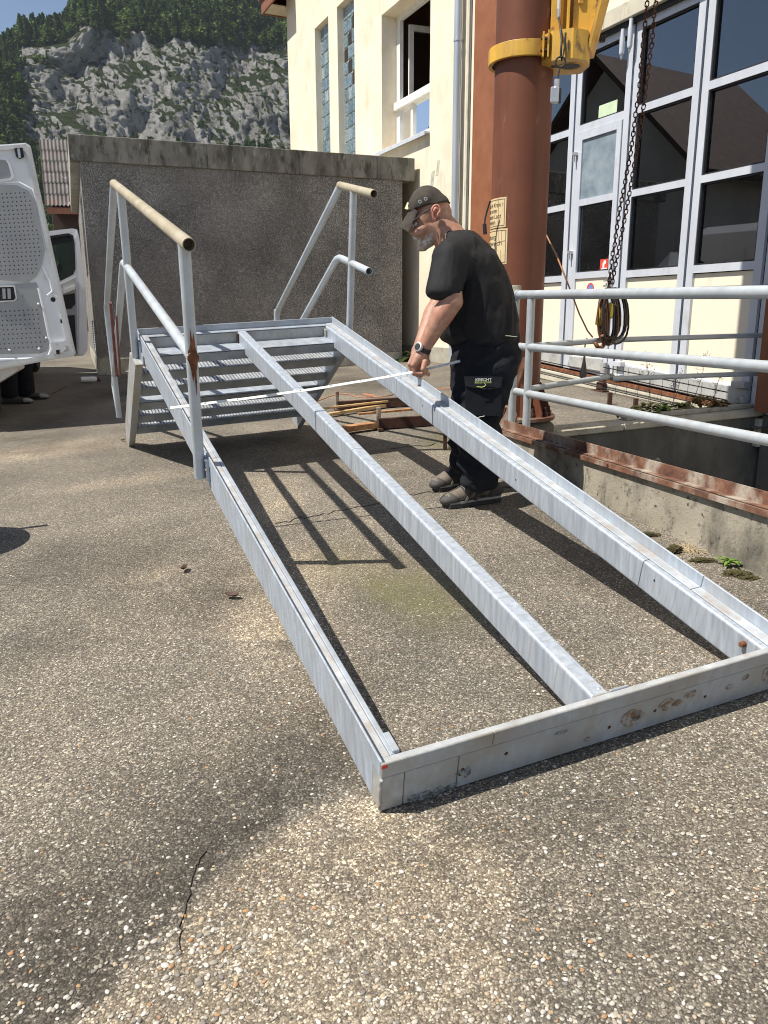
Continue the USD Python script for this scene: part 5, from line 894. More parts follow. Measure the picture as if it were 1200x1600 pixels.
def house(c, ax_, wd, ln, eave, ridge, label):
    ax_ = unit(ax_); sd = np.cross(Z1, ax_); h = thing('gabled_house', label, 'house', c); q = lambda a, b_, z: np.asarray(c) + ax_ * a + sd * b_ + Z1 * z
    put(h, 'wall', MB().hull([q(a, b_, z) for a in (0, ln) for b_, z in ((-wd / 2, -1), (wd / 2, -1), (-wd / 2, eave), (wd / 2, eave), (0, ridge - .1))]), M_house, smooth=False)
    for s in (-1, 1):
        k = (ridge - eave) / (wd / 2); put(h, 'roof_slope', MB().hull([q(a, s * b_, z + dz) for a in (-.7, ln + .7) for b_, z in ((0.0, ridge), (wd / 2 + .7, eave - .7 * k)) for dz in (0.0, .22)]), M_roof, smooth=False)
    for b_ in (-wd / 4, wd / 4):
        for z in (1.2, 4.0):
            if z + 1.2 < eave: w = put(h, 'window', MB().hull([q(-.03, b_ + u, z + v) for u in (-.5, .5) for v in (0, 1.3)] + [q(-.01, b_ + u, z + v) for u in (-.5, .5) for v in (0, 1.3)]), M_gasket, smooth=False)
    put(h, 'chimney', MB().hull([q(ln * .5 + u, -wd * .22 + v, z) for u in (-.4, .4) for v in (-.4, .4) for z in (eave, ridge + .8)]), M_house, smooth=False)
def mirror(px, py, dist):
    p = at(px, py, FB, FN); dr = unit(p - EYE); return p + (dr - 2 * (dr @ FN) * FN) * dist
ap = mirror(944, 97, 24); house((ap[0], ap[1], -.3), -FN * .95 + FD * -.1, 8.6, 6.5, ap[2] - 3.9 + .3, ap[2] + .3, 'gabled house across the yard mirrored in the door glass')
ap = mirror(1190, 395, 40); house((ap[0] - 2, ap[1] - 3, -.3), FD, 10, 16, ap[2] - 2.0, ap[2] + 1.0, 'lower long roofed house mirrored in the rightmost door glass')

# mountain: talus, limestone cliff, wooded top, as one piece of terrain round the horizon
azs = np.radians(np.unique(np.concatenate([np.arange(-125, -32, 1.0), np.arange(-32, -4, .085), np.arange(-4, 60, 1.0)]))); ns = 250; sv = np.linspace(0, 1, ns)
A, S = np.meshgrid(azs, sv, indexing='ij'); deg = np.degrees(A)
prof_s = [0, .10, .22, .60, .72, 1.0]; prof_r = [330, 560, 640, 742, 800, 1160]; prof_z = [2, 60, 112, 218, 255, 445]
Rr = np.interp(S, prof_s, prof_r); Zz = np.interp(S, prof_s, prof_z)
hc = np.interp(deg, [-125, -95, -72, -60, -45, -33, -26, -22, -17, -8, 5, 60], [.45, .50, .55, .62, .80, .95, 1.0, 1.02, 1.04, 1.06, 1.0, .6]); ht = np.interp(deg, [-125, -72, -45, -33, -29, -26.5, -24.5, -22.5, -19, -8, 20, 60], [.1, .12, .3, .30, .36, .42, .50, .62, .85, 1.05, .9, .4])
Zz = np.minimum(Zz, 255) * hc + np.maximum(Zz - 255, 0) * ht
nz_ = lambda k, oct_, sd, zx=1.: meshkit.fbm(np.stack([A * 720 * k, Zz * k * zx, Rr * k * .3], -1), oct_, sd) - .5
rockm = sst(.20, .26, S) * (1 - sst(.60, .68, S))
rid = 1 - np.abs(2 * meshkit.fbm(np.stack([A * 720 * .022 + Zz * .006, Zz * .012, Rr * .004], -1), 4, 9) - 1)
disp = nz_(.012, 4, 3) * 90 * (.35 + .65 * rockm) + rockm * (rid - .6) * 30 + rockm * nz_(.05, 4, 5, .6) * 19 + nz_(.12, 3, 8) * 9 * rockm + rockm * (1 - np.abs(2 * meshkit.fbm(np.stack([A * 720 * .10 + Zz * .03, Zz * .035, Rr * .02], -1), 3, 31) - 1) - .6) * 9 + rockm * nz_(.28, 2, 51) * 6
Rr = Rr + disp; Zz = Zz + rockm * nz_(.03, 3, 21) * 14
tmx = (Zz / np.hypot(Rr, 0)).max(1); tgt = np.tan(np.radians(np.interp(np.degrees(azs), [-60, -33, -26, -23.6, -21.3, -19.8, -18.3], [9.6, 12.4, 14.3, 14.9, 15.5, 16.6, 19.5]))); fac = np.where(np.degrees(azs) < -18, np.minimum(1, tgt / tmx), 1)
Zz = np.where(Zz > 150, 150 + (Zz - 150) * np.clip((fac[:, None] * tmx[:, None] * Rr[np.arange(na_ := len(azs)), np.argmax(Zz / Rr, 1)][:, None] - 150) / np.maximum(Zz[np.arange(len(azs)), np.argmax(Zz / Rr, 1)][:, None] - 150, 1), .05, 1), Zz)
mv = np.stack([Rr * np.sin(A), Rr * np.cos(A), Zz], -1); na = len(azs)
I, J = np.meshgrid(np.arange(na - 1), np.arange(ns - 1), indexing='ij'); q = (I * ns + J).ravel(); mq = np.stack([q, q + ns, q + ns + 1, q + 1], 1)
def mountain_mat():
    N = {'g': ('geometry', {}), 'sn': ('separate_xyz', {}), 'sp': ('separate_xyz', {}), 'm1': ('mapping', {'mapping_type': 'point', 'scale': (.06, .06, .03)}), 'n1': ('noise_texture', {'scale': 1.0, 'detail': 10.0, 'roughness': .68}),
         'r1': ('rgb_ramp', {'ramp': [(.30, (.10, .10, .095)), (.40, (.27, .267, .255)), (.50, (.42, .415, .395)), (.62, (.50, .49, .47)), (.78, (.58, .57, .545))]}),  # darkest stops paint shaded pockets into the rock
         'n2': ('noise_texture', {'scale': .010, 'detail': 5.0}), 'k2': ('map_range', {'from_min': .64, 'from_max': .72, 'clamp': True}), 'x2': ('mix_color', {'b': (.42, .33, .21)}),
         'n3': ('noise_texture', {'scale': .045, 'detail': 8.0, 'roughness': .7}), 'ad': ('math', {'math_type': 'multiply_add', 'value2': 1.5}), 'k3': ('map_range', {'from_min': 1.36, 'from_max': 1.50, 'clamp': True}),
         'n5': ('noise_texture', {'scale': .16, 'detail': 5.0, 'roughness': .7}), 'k5': ('map_range', {'from_min': .56, 'from_max': .62, 'to_max': .85, 'clamp': True}), 'mx5': ('math', {'math_type': 'maximum'}), 'n4': ('noise_texture', {'scale': .12, 'detail': 6.0}), 'r4': ('rgb_ramp', {'ramp': [(.3, (.022, .034, .012)), (.7, (.055, .072, .026))]}), 'x3': ('mix_color', {}),
         'nb': ('noise_texture', {'scale': .14, 'detail': 9.0, 'roughness': .8}), 'b': ('bump', {'strength': 1.0, 'distance': 11.0}), 'p': ('principled_bsdf', {'roughness': .95, 'specular_ior_level': .1})}
    L = [('g.position', 'm1.vector'), ('m1.vector', 'n1.vector'), ('n1.fac', 'r1.fac'), ('g.position', 'n2.vector'), ('n2.fac', 'k2.value'), ('k2.result', 'x2.fac'), ('r1.color', 'x2.a'),
         ('g.normal', 'sn.vector'), ('g.position', 'n3.vector'), ('n3.fac', 'ad.value1'), ('sn.z', 'ad.value3'), ('ad.value', 'k3.value'), ('g.position', 'n4.vector'), ('n4.fac', 'r4.fac'), ('g.position', 'n5.vector'), ('n5.fac', 'k5.value'), ('k3.result', 'mx5.value1'), ('k5.result', 'mx5.value2'), ('mx5.value', 'x3.fac'), ('x2.result', 'x3.a'), ('r4.color', 'x3.b'), ('x3.result', 'p.base_color'), ('g.position', 'nb.vector'), ('nb.fac', 'b.height'), ('b.normal', 'p.normal')]
    return usdkit.material(stage, '/World/Looks/mountain_rock', N, L, surface='p.BSDF')
put(None, 'mountain', MB().add(mv.reshape(-1, 3), mq[:, ::-1]), mountain_mat(), smooth=True, kind='structure', label='grey limestone cliff with wooded ledges rising behind the yard')
# forest on it
def foliage_mat(name, dark, light):
    N = {'o': ('object_info', {}), 'g': ('geometry', {}), 'n': ('noise_texture', {'scale': .35, 'detail': 4.0}), 'a': ('math', {'math_type': 'multiply_add', 'value2': .45}), 'r': ('rgb_ramp', {'ramp': [(.15, dark), (.9, light)]}), 'p': ('principled_bsdf', {'roughness': .8, 'specular_ior_level': .15}), 't': ('translucent_bsdf', {}), 'x': ('mix_closure', {'fac': .22})}
    return usdkit.material(stage, '/World/Looks/' + name, N, [('g.position', 'n.vector'), ('o.random', 'a.value1'), ('n.fac', 'a.value3'), ('a.value', 'r.fac'), ('r.color', 'p.base_color'), ('r.color', 't.color'), ('p.BSDF', 'x.closure1'), ('t.BSDF', 'x.closure2')], surface='x.closure')
M_con = foliage_mat('conifer', (.028, .055, .022), (.075, .125, .045)); M_dec = foliage_mat('broadleaf', (.045, .080, .022), (.135, .195, .052))
def leafcloud(pts, size, r):
    n = len(pts); nn = r.normal(size=(n, 3)); nn[:, 2] = np.abs(nn[:, 2]) + .3; nn /= np.linalg.norm(nn, axis=1, keepdims=True); a = np.cross(nn, r.normal(size=(n, 3))); a /= np.linalg.norm(a, axis=1, keepdims=True); b_ = np.cross(nn, a); s = size * r.uniform(.6, 1.3, (n, 1))
    v = np.concatenate([pts - a * s - b_ * s * .6, pts + a * s - b_ * s * .6, pts + b_ * s], 0); i = np.arange(n); return v, np.stack([i, i + n, i + 2 * n], 1)
fo = UsdGeom.PointInstancer.Define(stage, '/World/forest'); UsdGeom.Scope.Define(stage, '/World/forest/trees')
protos = []
for k in range(6):
    r = np.random.default_rng(50 + k); pts = []
    if k < 3:
        for _ in range(150):
            h = r.random() ** .8; rad = (1 - h) * .27 * (.75 + .25 * math.cos(h * 40)); a = r.uniform(0, 2 * PI); q = math.sqrt(r.uniform(.3, 1)); pts.append((rad * q * math.cos(a), rad * q * math.sin(a), .1 + .9 * h))
        v, f = leafcloud(np.array(pts), .075, r)
    else:
        cl = [(r.uniform(-.2, .2), r.uniform(-.2, .2), r.uniform(.4, .8), r.uniform(.14, .24)) for _ in range(7)]
        for _ in range(190):
            c = cl[r.integers(7)]; d = r.normal(size=3); d /= np.linalg.norm(d); pts.append(np.array(c[:3]) + d * c[3] * r.uniform(.7, 1))
        v, f = leafcloud(np.array(pts), .085, r)
    m = MB().add(v, f); m.tube([(0, 0, -.1), (0, 0, .6)], .02, 5); pth = f'/World/forest/trees/tree_{k}'; usdkit.mesh(stage, pth, m.mesh(), M_con if k < 3 else M_dec); protos.append(pth)
fo.CreatePrototypesRel().SetTargets([Sdf.Path(p) for p in protos])
fr = np.random.default_rng(99); cell = fr.integers(0, len(mq), 150000); degc = np.degrees(np.arctan2(mv.reshape(-1, 3)[mq[cell, 0], 0], mv.reshape(-1, 3)[mq[cell, 0], 1])); P3 = mv.reshape(-1, 3)[mq[cell]]; w4 = fr.dirichlet([1, 1, 1, 1], len(cell)); pos = (P3 * w4[..., None]).sum(1)
area = np.linalg.norm(np.cross(P3[:, 1] - P3[:, 0], P3[:, 3] - P3[:, 0]), axis=1); nor = np.cross(P3[:, 1] - P3[:, 0], P3[:, 3] - P3[:, 0]); nor /= np.linalg.norm(nor, axis=1, keepdims=True) + 1e-9; up_ = np.abs(nor[:, 2])
scell = sv[(cell % (ns - 1))]; el = np.degrees(np.arctan2(pos[:, 2] - 1.3, np.hypot(pos[:, 0], pos[:, 1])))
ptc = pos - EYE; fx = 600 + FPX * (ptc @ cR) / np.maximum(ptc @ cF, 1); fy = 800 - FPX * (ptc @ cU) / np.maximum(ptc @ cF, 1)
wn = meshkit.fbm(pos * .012, 3, 77)
wood = np.where(scell > .62, 1.0, 0) + np.where(scell < .20, 1.0, 0)
wood = np.maximum(wood, sst(-24.6, -26.4, degc) if False else np.clip((-22.3 - degc) / 1.2 + (wn - .5) * 3, 0, 1) * .95)
wood = np.maximum(wood, np.where((up_ > .62) & (wn > .57), .11, 0.0)); wood = np.maximum(wood, np.where(wn > .62, .11, .05))
wood = np.where((scell > .56) & (scell <= .66), np.clip(.15 + (wn - .42) * 6, 0, 1), wood)
dens = np.where((degc > -33) & (degc < -3), .048, .0022); pr_ = np.clip(area * dens * wood * 60, 0, 1.0)
pr_ = area * dens * wood / (len(cell) / len(mq)) * np.where(fy > 330, .25, 1)
sel = fr.random(len(cell)) < pr_
pos = pos[sel]; ws = fr.uniform(.75, 1.25, len(pos)) * np.where(wood[sel] < .15, 4.2, np.where(wood[sel] < .6, 8.0, 14.0)); dg = degc[sel]; sc_ = scell[sel]; kinds = np.where(fr.random(len(pos)) < np.where(sc_ > .6, .55, .45), fr.integers(0, 3, len(pos)), fr.integers(3, 6, len(pos)))
ws = ws * np.where(kinds < 3, 1.15, .9)
fo.CreateProtoIndicesAttr(Vt.IntArray.FromNumpy(kinds.astype(np.int32))); fo.CreatePositionsAttr(Vt.Vec3fArray.FromNumpy((pos - [0, 0, .5]).astype(np.float32))); fo.CreateScalesAttr(Vt.Vec3fArray.FromNumpy(np.repeat(ws[:, None], 3, 1).astype(np.float32)))
ha = fr.uniform(0, PI, len(pos)); fo.CreateOrientationsAttr(Vt.QuathArray([Gf.Quath(float(math.cos(a)), 0, 0, float(math.sin(a))) for a in ha]))
tag(fo.GetPrim(), 'mixed mountain forest of conifers and broadleaf trees above and beside the cliff', 'forest', kind='stuff')
# ---------------------------------------------------------------- people
Man = m3.Manifold
def ell(c, r, rot=None):
    e = Man.sphere(1.0, 28).scale(tuple(np.broadcast_to(r, 3).astype(float)))
    if rot is not None: e = e.rotate(rot)
    return e.translate(tuple(map(float, c)))
def chain(*bones):
    """each bone: list of (centre, radii) whose hull is one tapering piece; all joined into one body"""
    return Man.batch_boolean([Man.batch_hull([ell(*e) for e in b]) for b in bones], m3.OpType.Add)
def soft(man, edge, it=12, disp=None, lam=.5):
    """refines the body to short edges, rounds its joints and adds folds"""
    from scipy.sparse import coo_matrix, diags
    me = man.refine_to_length(edge).to_mesh(); t = trimesh.Trimesh(np.array(me.vert_properties[:, :3]), np.array(me.tri_verts)); t.merge_vertices(digits_vertex=5); t.update_faces(t.nondegenerate_faces()); t.remove_unreferenced_vertices()
    v0 = np.array(t.vertices); e = t.edges_unique; n = len(v0); A_ = coo_matrix((np.ones(2 * len(e)), (np.r_[e[:, 0], e[:, 1]], np.r_[e[:, 1], e[:, 0]])), (n, n)).tocsr(); dg = np.maximum(np.asarray(A_.sum(1)).ravel(), 1); Lp = diags(1 / dg) @ A_; v = v0.copy()
    for k in range(it * 2):
        dv = Lp @ v - v; v = v + (lam if k % 2 == 0 else -(lam + .015)) * dv
        if not np.isfinite(v).all(): v = v0.copy(); break
    m_ = v - v0; l = np.linalg.norm(m_, axis=1, keepdims=True); v = v0 + m_ * np.minimum(1, edge * 1.2 / np.maximum(l, 1e-9)); t = trimesh.Trimesh(v, t.faces, process=False)
    if disp is not None: t.vertices = v + np.nan_to_num(np.array(t.vertex_normals)) * disp(v, None)[:, None]
    return t
def cut(man, p, n): return man.trim_by_plane(tuple(map(float, n)), float(np.dot(p, n)))
M_skin = mat('skin_tanned', [(.3, (.28, .140, .088)), (.5, (.36, .190, .125)), (.7, (.44, .25, .175))], 34, 7, .5, 0, .2, 220, dirt=[((.42, .17, .12), 11, .5, .75, (1, 1, 1))])
M_skinr = mat('skin_ruddy', [(.3, (.36, .14, .09)), (.5, (.43, .18, .12)), (.7, (.48, .24, .165))], 30, 6, .48, 0, .12, 260)
M_shirt = mat('shirt_black', [(.3, (.007, .007, .008)), (.7, (.013, .013, .0145))], 30, 5, .75, 0, .2, 160, spec=.3)
M_trous = mat('trousers_navy_black', [(.3, (.008, .009, .012)), (.7, (.014, .016, .021))], 20, 5, .9, 0, .2, 220, spec=.2)
M_cap = mat('cap_grey_brown', [(.3, (.026, .021, .016)), (.7, (.058, .047, .036))], 22, 6, .9, 0, .2, 150)
M_beard = mat('beard_grey', [(.32, (.30, .19, .14)), (.5, (.46, .38, .32)), (.68, (.66, .61, .54))], 75, 5, .85, 0, .5, 300)
M_shoe = mat('shoe_grey_brown', [(.3, (.10, .082, .062)), (.7, (.19, .16, .125))], 24, 5, .8, 0, .2, 120); M_shoed = flat('shoe_dark', (.05, .045, .042), .75); M_sole = flat('shoe_sole', (.025, .024, .023), .8); M_lace = flat('lace_red', (.22, .06, .03), .7); M_midsole = flat('midsole_grey', (.30, .29, .27), .7)
YM = 4.55
J = lambda px, py, lat=0.: at(px, py, (0, YM - lat, 0), (0, 1, 0))
K = 277.0
man = thing('person', 'man in black t-shirt and brown cap bending over the platform with a rule', 'person', V3(.48, YM, G(.48, YM)))
def crease(v, along, across, k1, k2, sd):
    """sharp creases that run along a direction"""
    a_ = unit(along); b_ = unit(across); c_ = np.cross(a_, b_); f = meshkit.fbm(np.c_[v @ a_ * k1, v @ b_ * k2, v @ c_ * k2 * .5], 3, sd); return (1 - np.abs(2 * f - 1)) ** 3
# trousers
def leg(lat, hip, knee, ank):
    h, k, a = J(*hip, lat[0]), J(*knee, lat[1]), J(*ank, lat[2])
    mid = h * .5 + k * .5; cal = k * .45 + a * .55
    return [[(h, (.185, .135, .15)), (mid, (.155, .118, .1))], [(mid, (.155, .118, .1)), (k, (.125, .102, .09))], [(k, (.125, .102, .09)), (cal, (.118, .096, .09))], [(cal, (.118, .096, .09)), (a, (.105, .09, .05))]]
lL = leg((.10, .155, .19), (760, 560), (746, 660), (750, 752)); lR = leg((-.10, -.15, -.17), (756, 558), (738, 655), (732, 735))
tr = chain(*lL, *lR, [(J(757, 530), (.185, .21, .1)), (J(760, 560, .08), (.185, .15, .12)), (J(757, 560, -.08), (.18, .15, .12))])
tr = cut(tr, J(757, 522), (0, 0, -1)) if False else tr
def folds(v, n):
    z = v[:, 2]; low = 1 - sst(.28, .75, z - G(.48, YM)); return .020 * (crease(v, V3(.8, .2, .5), V3(-.5, 0, .85), 2.6, 13, 51) - .35) + low * .012 * np.sin(z * 62 + 3 * np.sin(v[:, 1] * 14) + v[:, 0] * 12) + .006 * np.sin((z + v[:, 0] * .7) * 40) * sst(.5, .8, z - G(.48, YM))
trt = put(man, 'trousers', soft(tr, .017, 18, folds), M_trous, smooth=60)
# shirt: broad torso bent forward, short sleeves
torso = chain([(J(757, 528), (.185, .225, .07)), (J(752, 497), (.205, .235, .1))], [(J(752, 497), (.205, .235, .1)), (J(742, 450), (.195, .235, .1))], [(J(742, 450), (.195, .235, .1)), (J(731, 408), (.16, .235, .09))], [(J(731, 408), (.16, .235, .09)), (J(722, 378), (.10, .17, .06))],
              [(J(722, 378), (.10, .17, .06)), (J(704, 368), (.075, .085, .04))], [(J(706, 405, .2), (.105, .075, .10)), (J(725, 385, .1), (.10, .1, .07)), (J(735, 430, .12), (.15, .1, .1))], [(J(704, 403, -.2), (.10, .075, .09)), (J(724, 385, -.1), (.10, .1, .07)), (J(735, 430, -.12), (.15, .1, .1))],
              [(J(706, 405, .21), (.10, .08, .10)), (J(694, 455, .265), (.092, .078, .05))], [(J(702, 403, -.21), (.10, .08, .10)), (J(688, 455, -.25), (.09, .075, .05))], [(J(707, 505, 0), (.09, .17, .08)), (J(715, 525), (.1, .18, .05))])
# hem and sleeve ends
torso = cut(torso, J(750, 541), unit(V3(-.10, 0, 1)) ); 
sh = torso
def sfold(v, n):
    back = sst(.50, .70, v[:, 0] + .10 * (v[:, 2] - 1)); low = 1 - sst(1.08, 1.30, v[:, 2])
    return .022 * (crease(v, V3(.15, 0, 1), V3(1, .4, -.15), 2.2, 13, 13) - .35) * (.35 + .65 * back) + .024 * low * (crease(v, V3(1, .2, .45), V3(-.45, 0, 1), 2.4, 12, 29) - .35) + .008 * (meshkit.fbm(v * 9, 2, 3) - .5)
put(man, 't_shirt', soft(sh, .015, 16, sfold), M_shirt, smooth=60)
# body: arms, neck and head in one skin
S = lambda px, py, lat, r, sc=(1, 1, 1): (J(px, py, lat), np.array(sc) * r / K)
def arm(lat, sh_, el, wr):
    a, e, w = J(*sh_, lat[0]), J(*el, lat[1]), J(*wr, lat[2]); f1 = e * .72 + w * .28
    return [[(a, .062), (e * .8 + a * .2, .064)], [(e * .8 + a * .2, .064), (e + V3(.012, 0, 0), .058)], [(e + V3(.012, 0, 0), .056), (f1, .060)], [(f1, .060), (e * .25 + w * .75, .044)], [(e * .25 + w * .75, .044), (w, (.038, .034, .036))]]
aL = arm((.225, .275, .235), (704, 415), (703, 471), (664, 541)); aR = arm((-.21, -.26, -.10), (700, 412), (686, 470), (655, 545))
head = [[S(676, 327, 0, 26, (1, .92, 1)), S(688, 334, 0, 17.5, (1, 1, 1))], [S(672, 330, 0, 25.5, (1, .86, 1)), S(660, 351, 0, 17, (1, 1.12, 1))], [S(660, 351, 0, 17, (1, 1.12, 1)), S(664, 372, 0, 14, (1, 1.1, 1)), S(676, 356, 0, 18, (1, 1.1, 1))],
        [S(664, 370, 0, 13, (1, 1.1, 1)), S(660, 381, 0, 8.5, (1, 1.3, 1))], [S(651, 345, 0, 9, (1, 1.6, 1)), S(655, 357, 0, 12, (1, 1.4, 1))],
        [S(648, 351, 0, 4, (1, .8, 1)), S(645.5, 363, 0, 5, (1, .95, .9))], [S(645.5, 363, 0, 4.6, (1, 1.3, .8)), S(651, 365, 0, 6, (1, 1.1, 1))], [S(650, 371.5, 0, 4, (1, 2.2, .7)), S(653, 373, 0, 6, (1, 1.6, 1))],
        [S(686, 350, 0, 22, (1, .95, 1)), S(702, 372, 0, 25, (1, 1, 1))], [S(702, 372, 0, 25, (1, 1, 1)), S(712, 388, 0, 26, (1, 1.3, 1))], [S(652, 362, .055, 7), S(660, 358, .045, 10)], [S(652, 362, -.055, 7), S(660, 358, -.045, 10)]]
# hand: palm and fingers curled round the rule
def hand(wr, lat, sgn):
    W = J(*wr, lat); f = []
    kn = [J(646, 570, lat + .030), J(649, 573, lat + .010), J(653, 575, lat - .010), J(657, 576, lat - .030)]           # knuckles
    pal = [[(W, (.034, .030, .03)), (J(654, 560, lat + .022), (.030, .022, .026)), (J(661, 562, lat - .022), (.032, .022, .028))], [(J(654, 560, lat + .022), (.030, .022, .026)), (J(661, 562, lat - .022), (.032, .022, .028)), (kn[0], .017), (kn[3], .016)], [(J(667, 566, lat + .01), .020), (J(660, 560, lat), .028)]]
    mids = [(648, 583), (652, 586), (657, 587), (661, 585)]; tips = [(659, 584), (664, 582), (666, 580), (666, 578)]; rad = [.0115, .012, .0115, .010]
    for i, k in enumerate(kn):
        l2 = lat + (.028, .008, -.012, -.030)[i]; m_, t_ = J(*mids[i], l2), J(*tips[i], l2 + .004)
        f += [[(k, rad[i] + .002), (m_, rad[i])], [(m_, rad[i]), (t_, rad[i] - .0015)]]
    t0, t1, t2 = J(664, 566, lat + .035), J(661, 577, lat + .050), J(669, 585, lat + .040)
    f += [[(t0, .017), (t1, .0135)], [(t1, .0135), (t2, .0115)]]
    return pal + f
big = soft(chain(*aL, *aR, *head), .014, 8)
hands = soft(chain([(J(664, 541, .235), (.038, .034, .036)), (J(659, 552, .232), (.036, .030, .033))], *hand((663, 545), .235, 1)), .0045, 5)
handr = soft(chain([(J(655, 545, -.10), (.036, .034, .036)), (J(655, 552, -.10), (.034, .030, .033))], *[[(p + V3(-.018, -.0, .005) if True else p, r) for p, r in b] for b in hand((657, 548), -.10, 1)]), .006, 5)
put(man, 'body', MB().tri(big).tri(hands).tri(handr), M_skin, smooth=True)
fc = lambda b: soft(b, .008, 6)
ear = MB(); ec = J(680.5, 332, .098); eu = unit(V3(.10, 0, 1)); ef = V3(1, 0, 0)
e1 = [ec + ef * (.020 * math.cos(a) * (1.15 if math.sin(a) > 0 else .75)) + eu * (.036 * math.sin(a)) - V3(0, .010, 0) for a in np.linspace(-.5, 2 * PI - 1.6, 18)]
ear.tube(e1, .0062, 7); ear.ball(ec + V3(.002, .006, 0), .024, 2, (.75, .35, 1.25)); ear.ball(ec - eu * .034 + V3(-.004, -.006, 0), .010, 1, (.9, .7, 1.1)); put(man, 'ear', ear, M_skinr, smooth=60)
ear2 = MB(); ear2.ball(J(680.5, 332, -.10), .028, 2, (.75, .4, 1.3)); put(man, 'ear', ear2, M_skinr, smooth=60)
def fuzz(v, n): return .006 * (meshkit.fbm(v * 120, 2, 5) - .35)
bd = soft(chain([S(661, 381, 0, 10, (1, 1.2, 1.05)), S(657, 386, 0, 6, (1, 1.3, 1))], [S(661, 381, 0, 10, (1, 1.2, 1.05)), S(668, 371, 0, 14.5, (1, 1.14, 1))], [S(649.5, 370, 0, 4.6, (1, 2.4, .8)), S(655, 374, 0, 6.5, (1, 2.0, 1))], [S(655, 374, 0, 6.5, (1, 2.0, 1)), S(661, 381, 0, 10, (1, 1.2, 1))]), .006, 7, fuzz); put(man, 'beard', bd, M_beard, smooth=True)
stub = soft(chain([S(668, 371, 0, 14.6, (1, 1.12, 1)), S(676, 357, 0, 14.5, (.9, 1.30, 1))]), .007, 7, fuzz); put(man, 'beard', stub, mat('stubble', [(.35, (.36, .19, .13)), (.65, (.50, .38, .31))], 110, 4, .8, 0, .4, 300), 'grey stubble on the cheek', smooth=True)
# eye, glasses
for l in (.045, -.045): e = put(man, 'eye', MB().ball(J(650.5, 350, l), .013, 2), M_white, smooth=True); put(e, 'iris', MB().ball(J(649.2, 350.4, l), .0088, 1), M_blue, smooth=True)
gl = put(man, 'glasses', MB().tube([J(676, 324, .106), J(664, 331, .106), J(650, 342, .098), J(644, 347, .088)], .0035, 7), M_gasket, 'thin black spectacles', smooth=60); put(gl, 'temple', MB().tube([J(676, 324, -.106), J(650, 342, -.098), J(644, 347, -.088)], .0035, 6), M_gasket)
for l in (.048, -.048):
    c = J(643.5, 351, l); nrm_ = unit(V3(-.82, 0, -.57)); a1 = V3(0, 1, 0); a2 = np.cross(nrm_, a1); put(gl, 'lens_rim', MB().tube([c + .030 * (math.cos(t) * a1 + .8 * math.sin(t) * a2) for t in np.linspace(0, 2 * PI, 17)[:-1]], .0026, 6, closed=True), M_steel); put(gl, 'lens', MB().lathe([(0, .0005), (.024, .0005), (.0245, 0)], c, nrm_, 16), M_pane)
put(gl, 'bridge', MB().tube([J(643.5, 349, .018), J(642.5, 349, 0), J(643.5, 349, -.018)], .0026, 6), M_steel)
# cap with peak, eyelets, emblem
cp_ = chain([S(667, 321, 0, 26, (1, .96, 1)), S(685, 321, 0, 17, (1, 1.4, 1))], [S(655, 325, 0, 18, (1, 1.2, 1)), S(667, 319, 0, 26.5, (1, .95, 1)), S(673, 311, 0, 17, (1, 1.1, 1))], [S(645, 330, 0, 8, (1, 2, 1)), S(655, 325, 0, 18, (1, 1.2, 1))])
cd_ = unit(J(697, 317) - J(655, 326)); cnn = unit(np.cross(cd_, V3(0, 1, 0))); cnn = cnn * np.sign(cnn[2]); cp_ = cut(cp_, J(655, 327), cnn)
capm = put(man, 'cap', soft(cp_, .012, 8, lambda v, n: .007 * (meshkit.fbm(np.c_[v[:, 0] * 16, v[:, 1] * 10, v[:, 2] * 22], 3, 8) - .5)), M_cap, smooth=50)
vis = []
for l in np.linspace(-1, 1, 15):
    w = .090 * l; curve = 1 - l * l
    for k in range(7):
        t = k / 6; x = 651 - 9 * curve + t * (-13 - 5 * curve); y = 322.5 + 1.5 * curve + t * 30 + (1 - curve) * (1 + 4 * t) ; vis.append(J(x, y + 5 * (1 - curve), w * (1 - .12 * t)))
vis = np.array(vis); i, j = np.meshgrid(np.arange(14), np.arange(6), indexing='ij'); q = (i * 7 + j).ravel(); f = np.stack([q, q + 7, q + 8, q + 1], 1); nv = len(vis); dn = V3(.006, 0, -.004)
bnd = [(a * 7 + 6, (a + 1) * 7 + 6) for a in range(14)]; sidef = np.array([[a, b_, b_ + nv, a + nv] for a, b_ in bnd] + [[a, a + 1, a + 1 + nv, a + nv] for a in range(6)] + [[14 * 7 + a + 1, 14 * 7 + a, 14 * 7 + a + nv, 14 * 7 + a + 1 + nv] for a in range(6)])
put(capm, 'cap_peak', MB().add(np.vstack([vis, vis + dn]), np.vstack([f, f[:, ::-1] + nv, sidef])), M_cap, smooth=40)
for px, py in [(656, 315.5), (665, 311)]: put(capm, 'eyelet', MB().tube([J(px, py, .100) + .0075 * (math.cos(t) * V3(1, 0, 0) + math.sin(t) * Z1) + V3(0, -.006, 0) for t in np.linspace(0, 2 * PI, 11)[:-1]], .0028, 5, closed=True), M_steel)
put(capm, 'cap_emblem', MB().hull([J(641, 317, .03), J(637.5, 327, .03), J(640, 317, -.03), J(636.5, 327, -.03), J(638, 316, 0) - V3(.006, 0, 0), J(634, 326.5, 0) - V3(.006, 0, 0)]), flat('emblem_pale_yellow', (.62, .58, .30), .7))
put(capm, 'cap_strap', MB().tube([J(699, 317, .03), J(702, 317, 0), J(699, 317, -.03)], .006, 6), M_gasket)
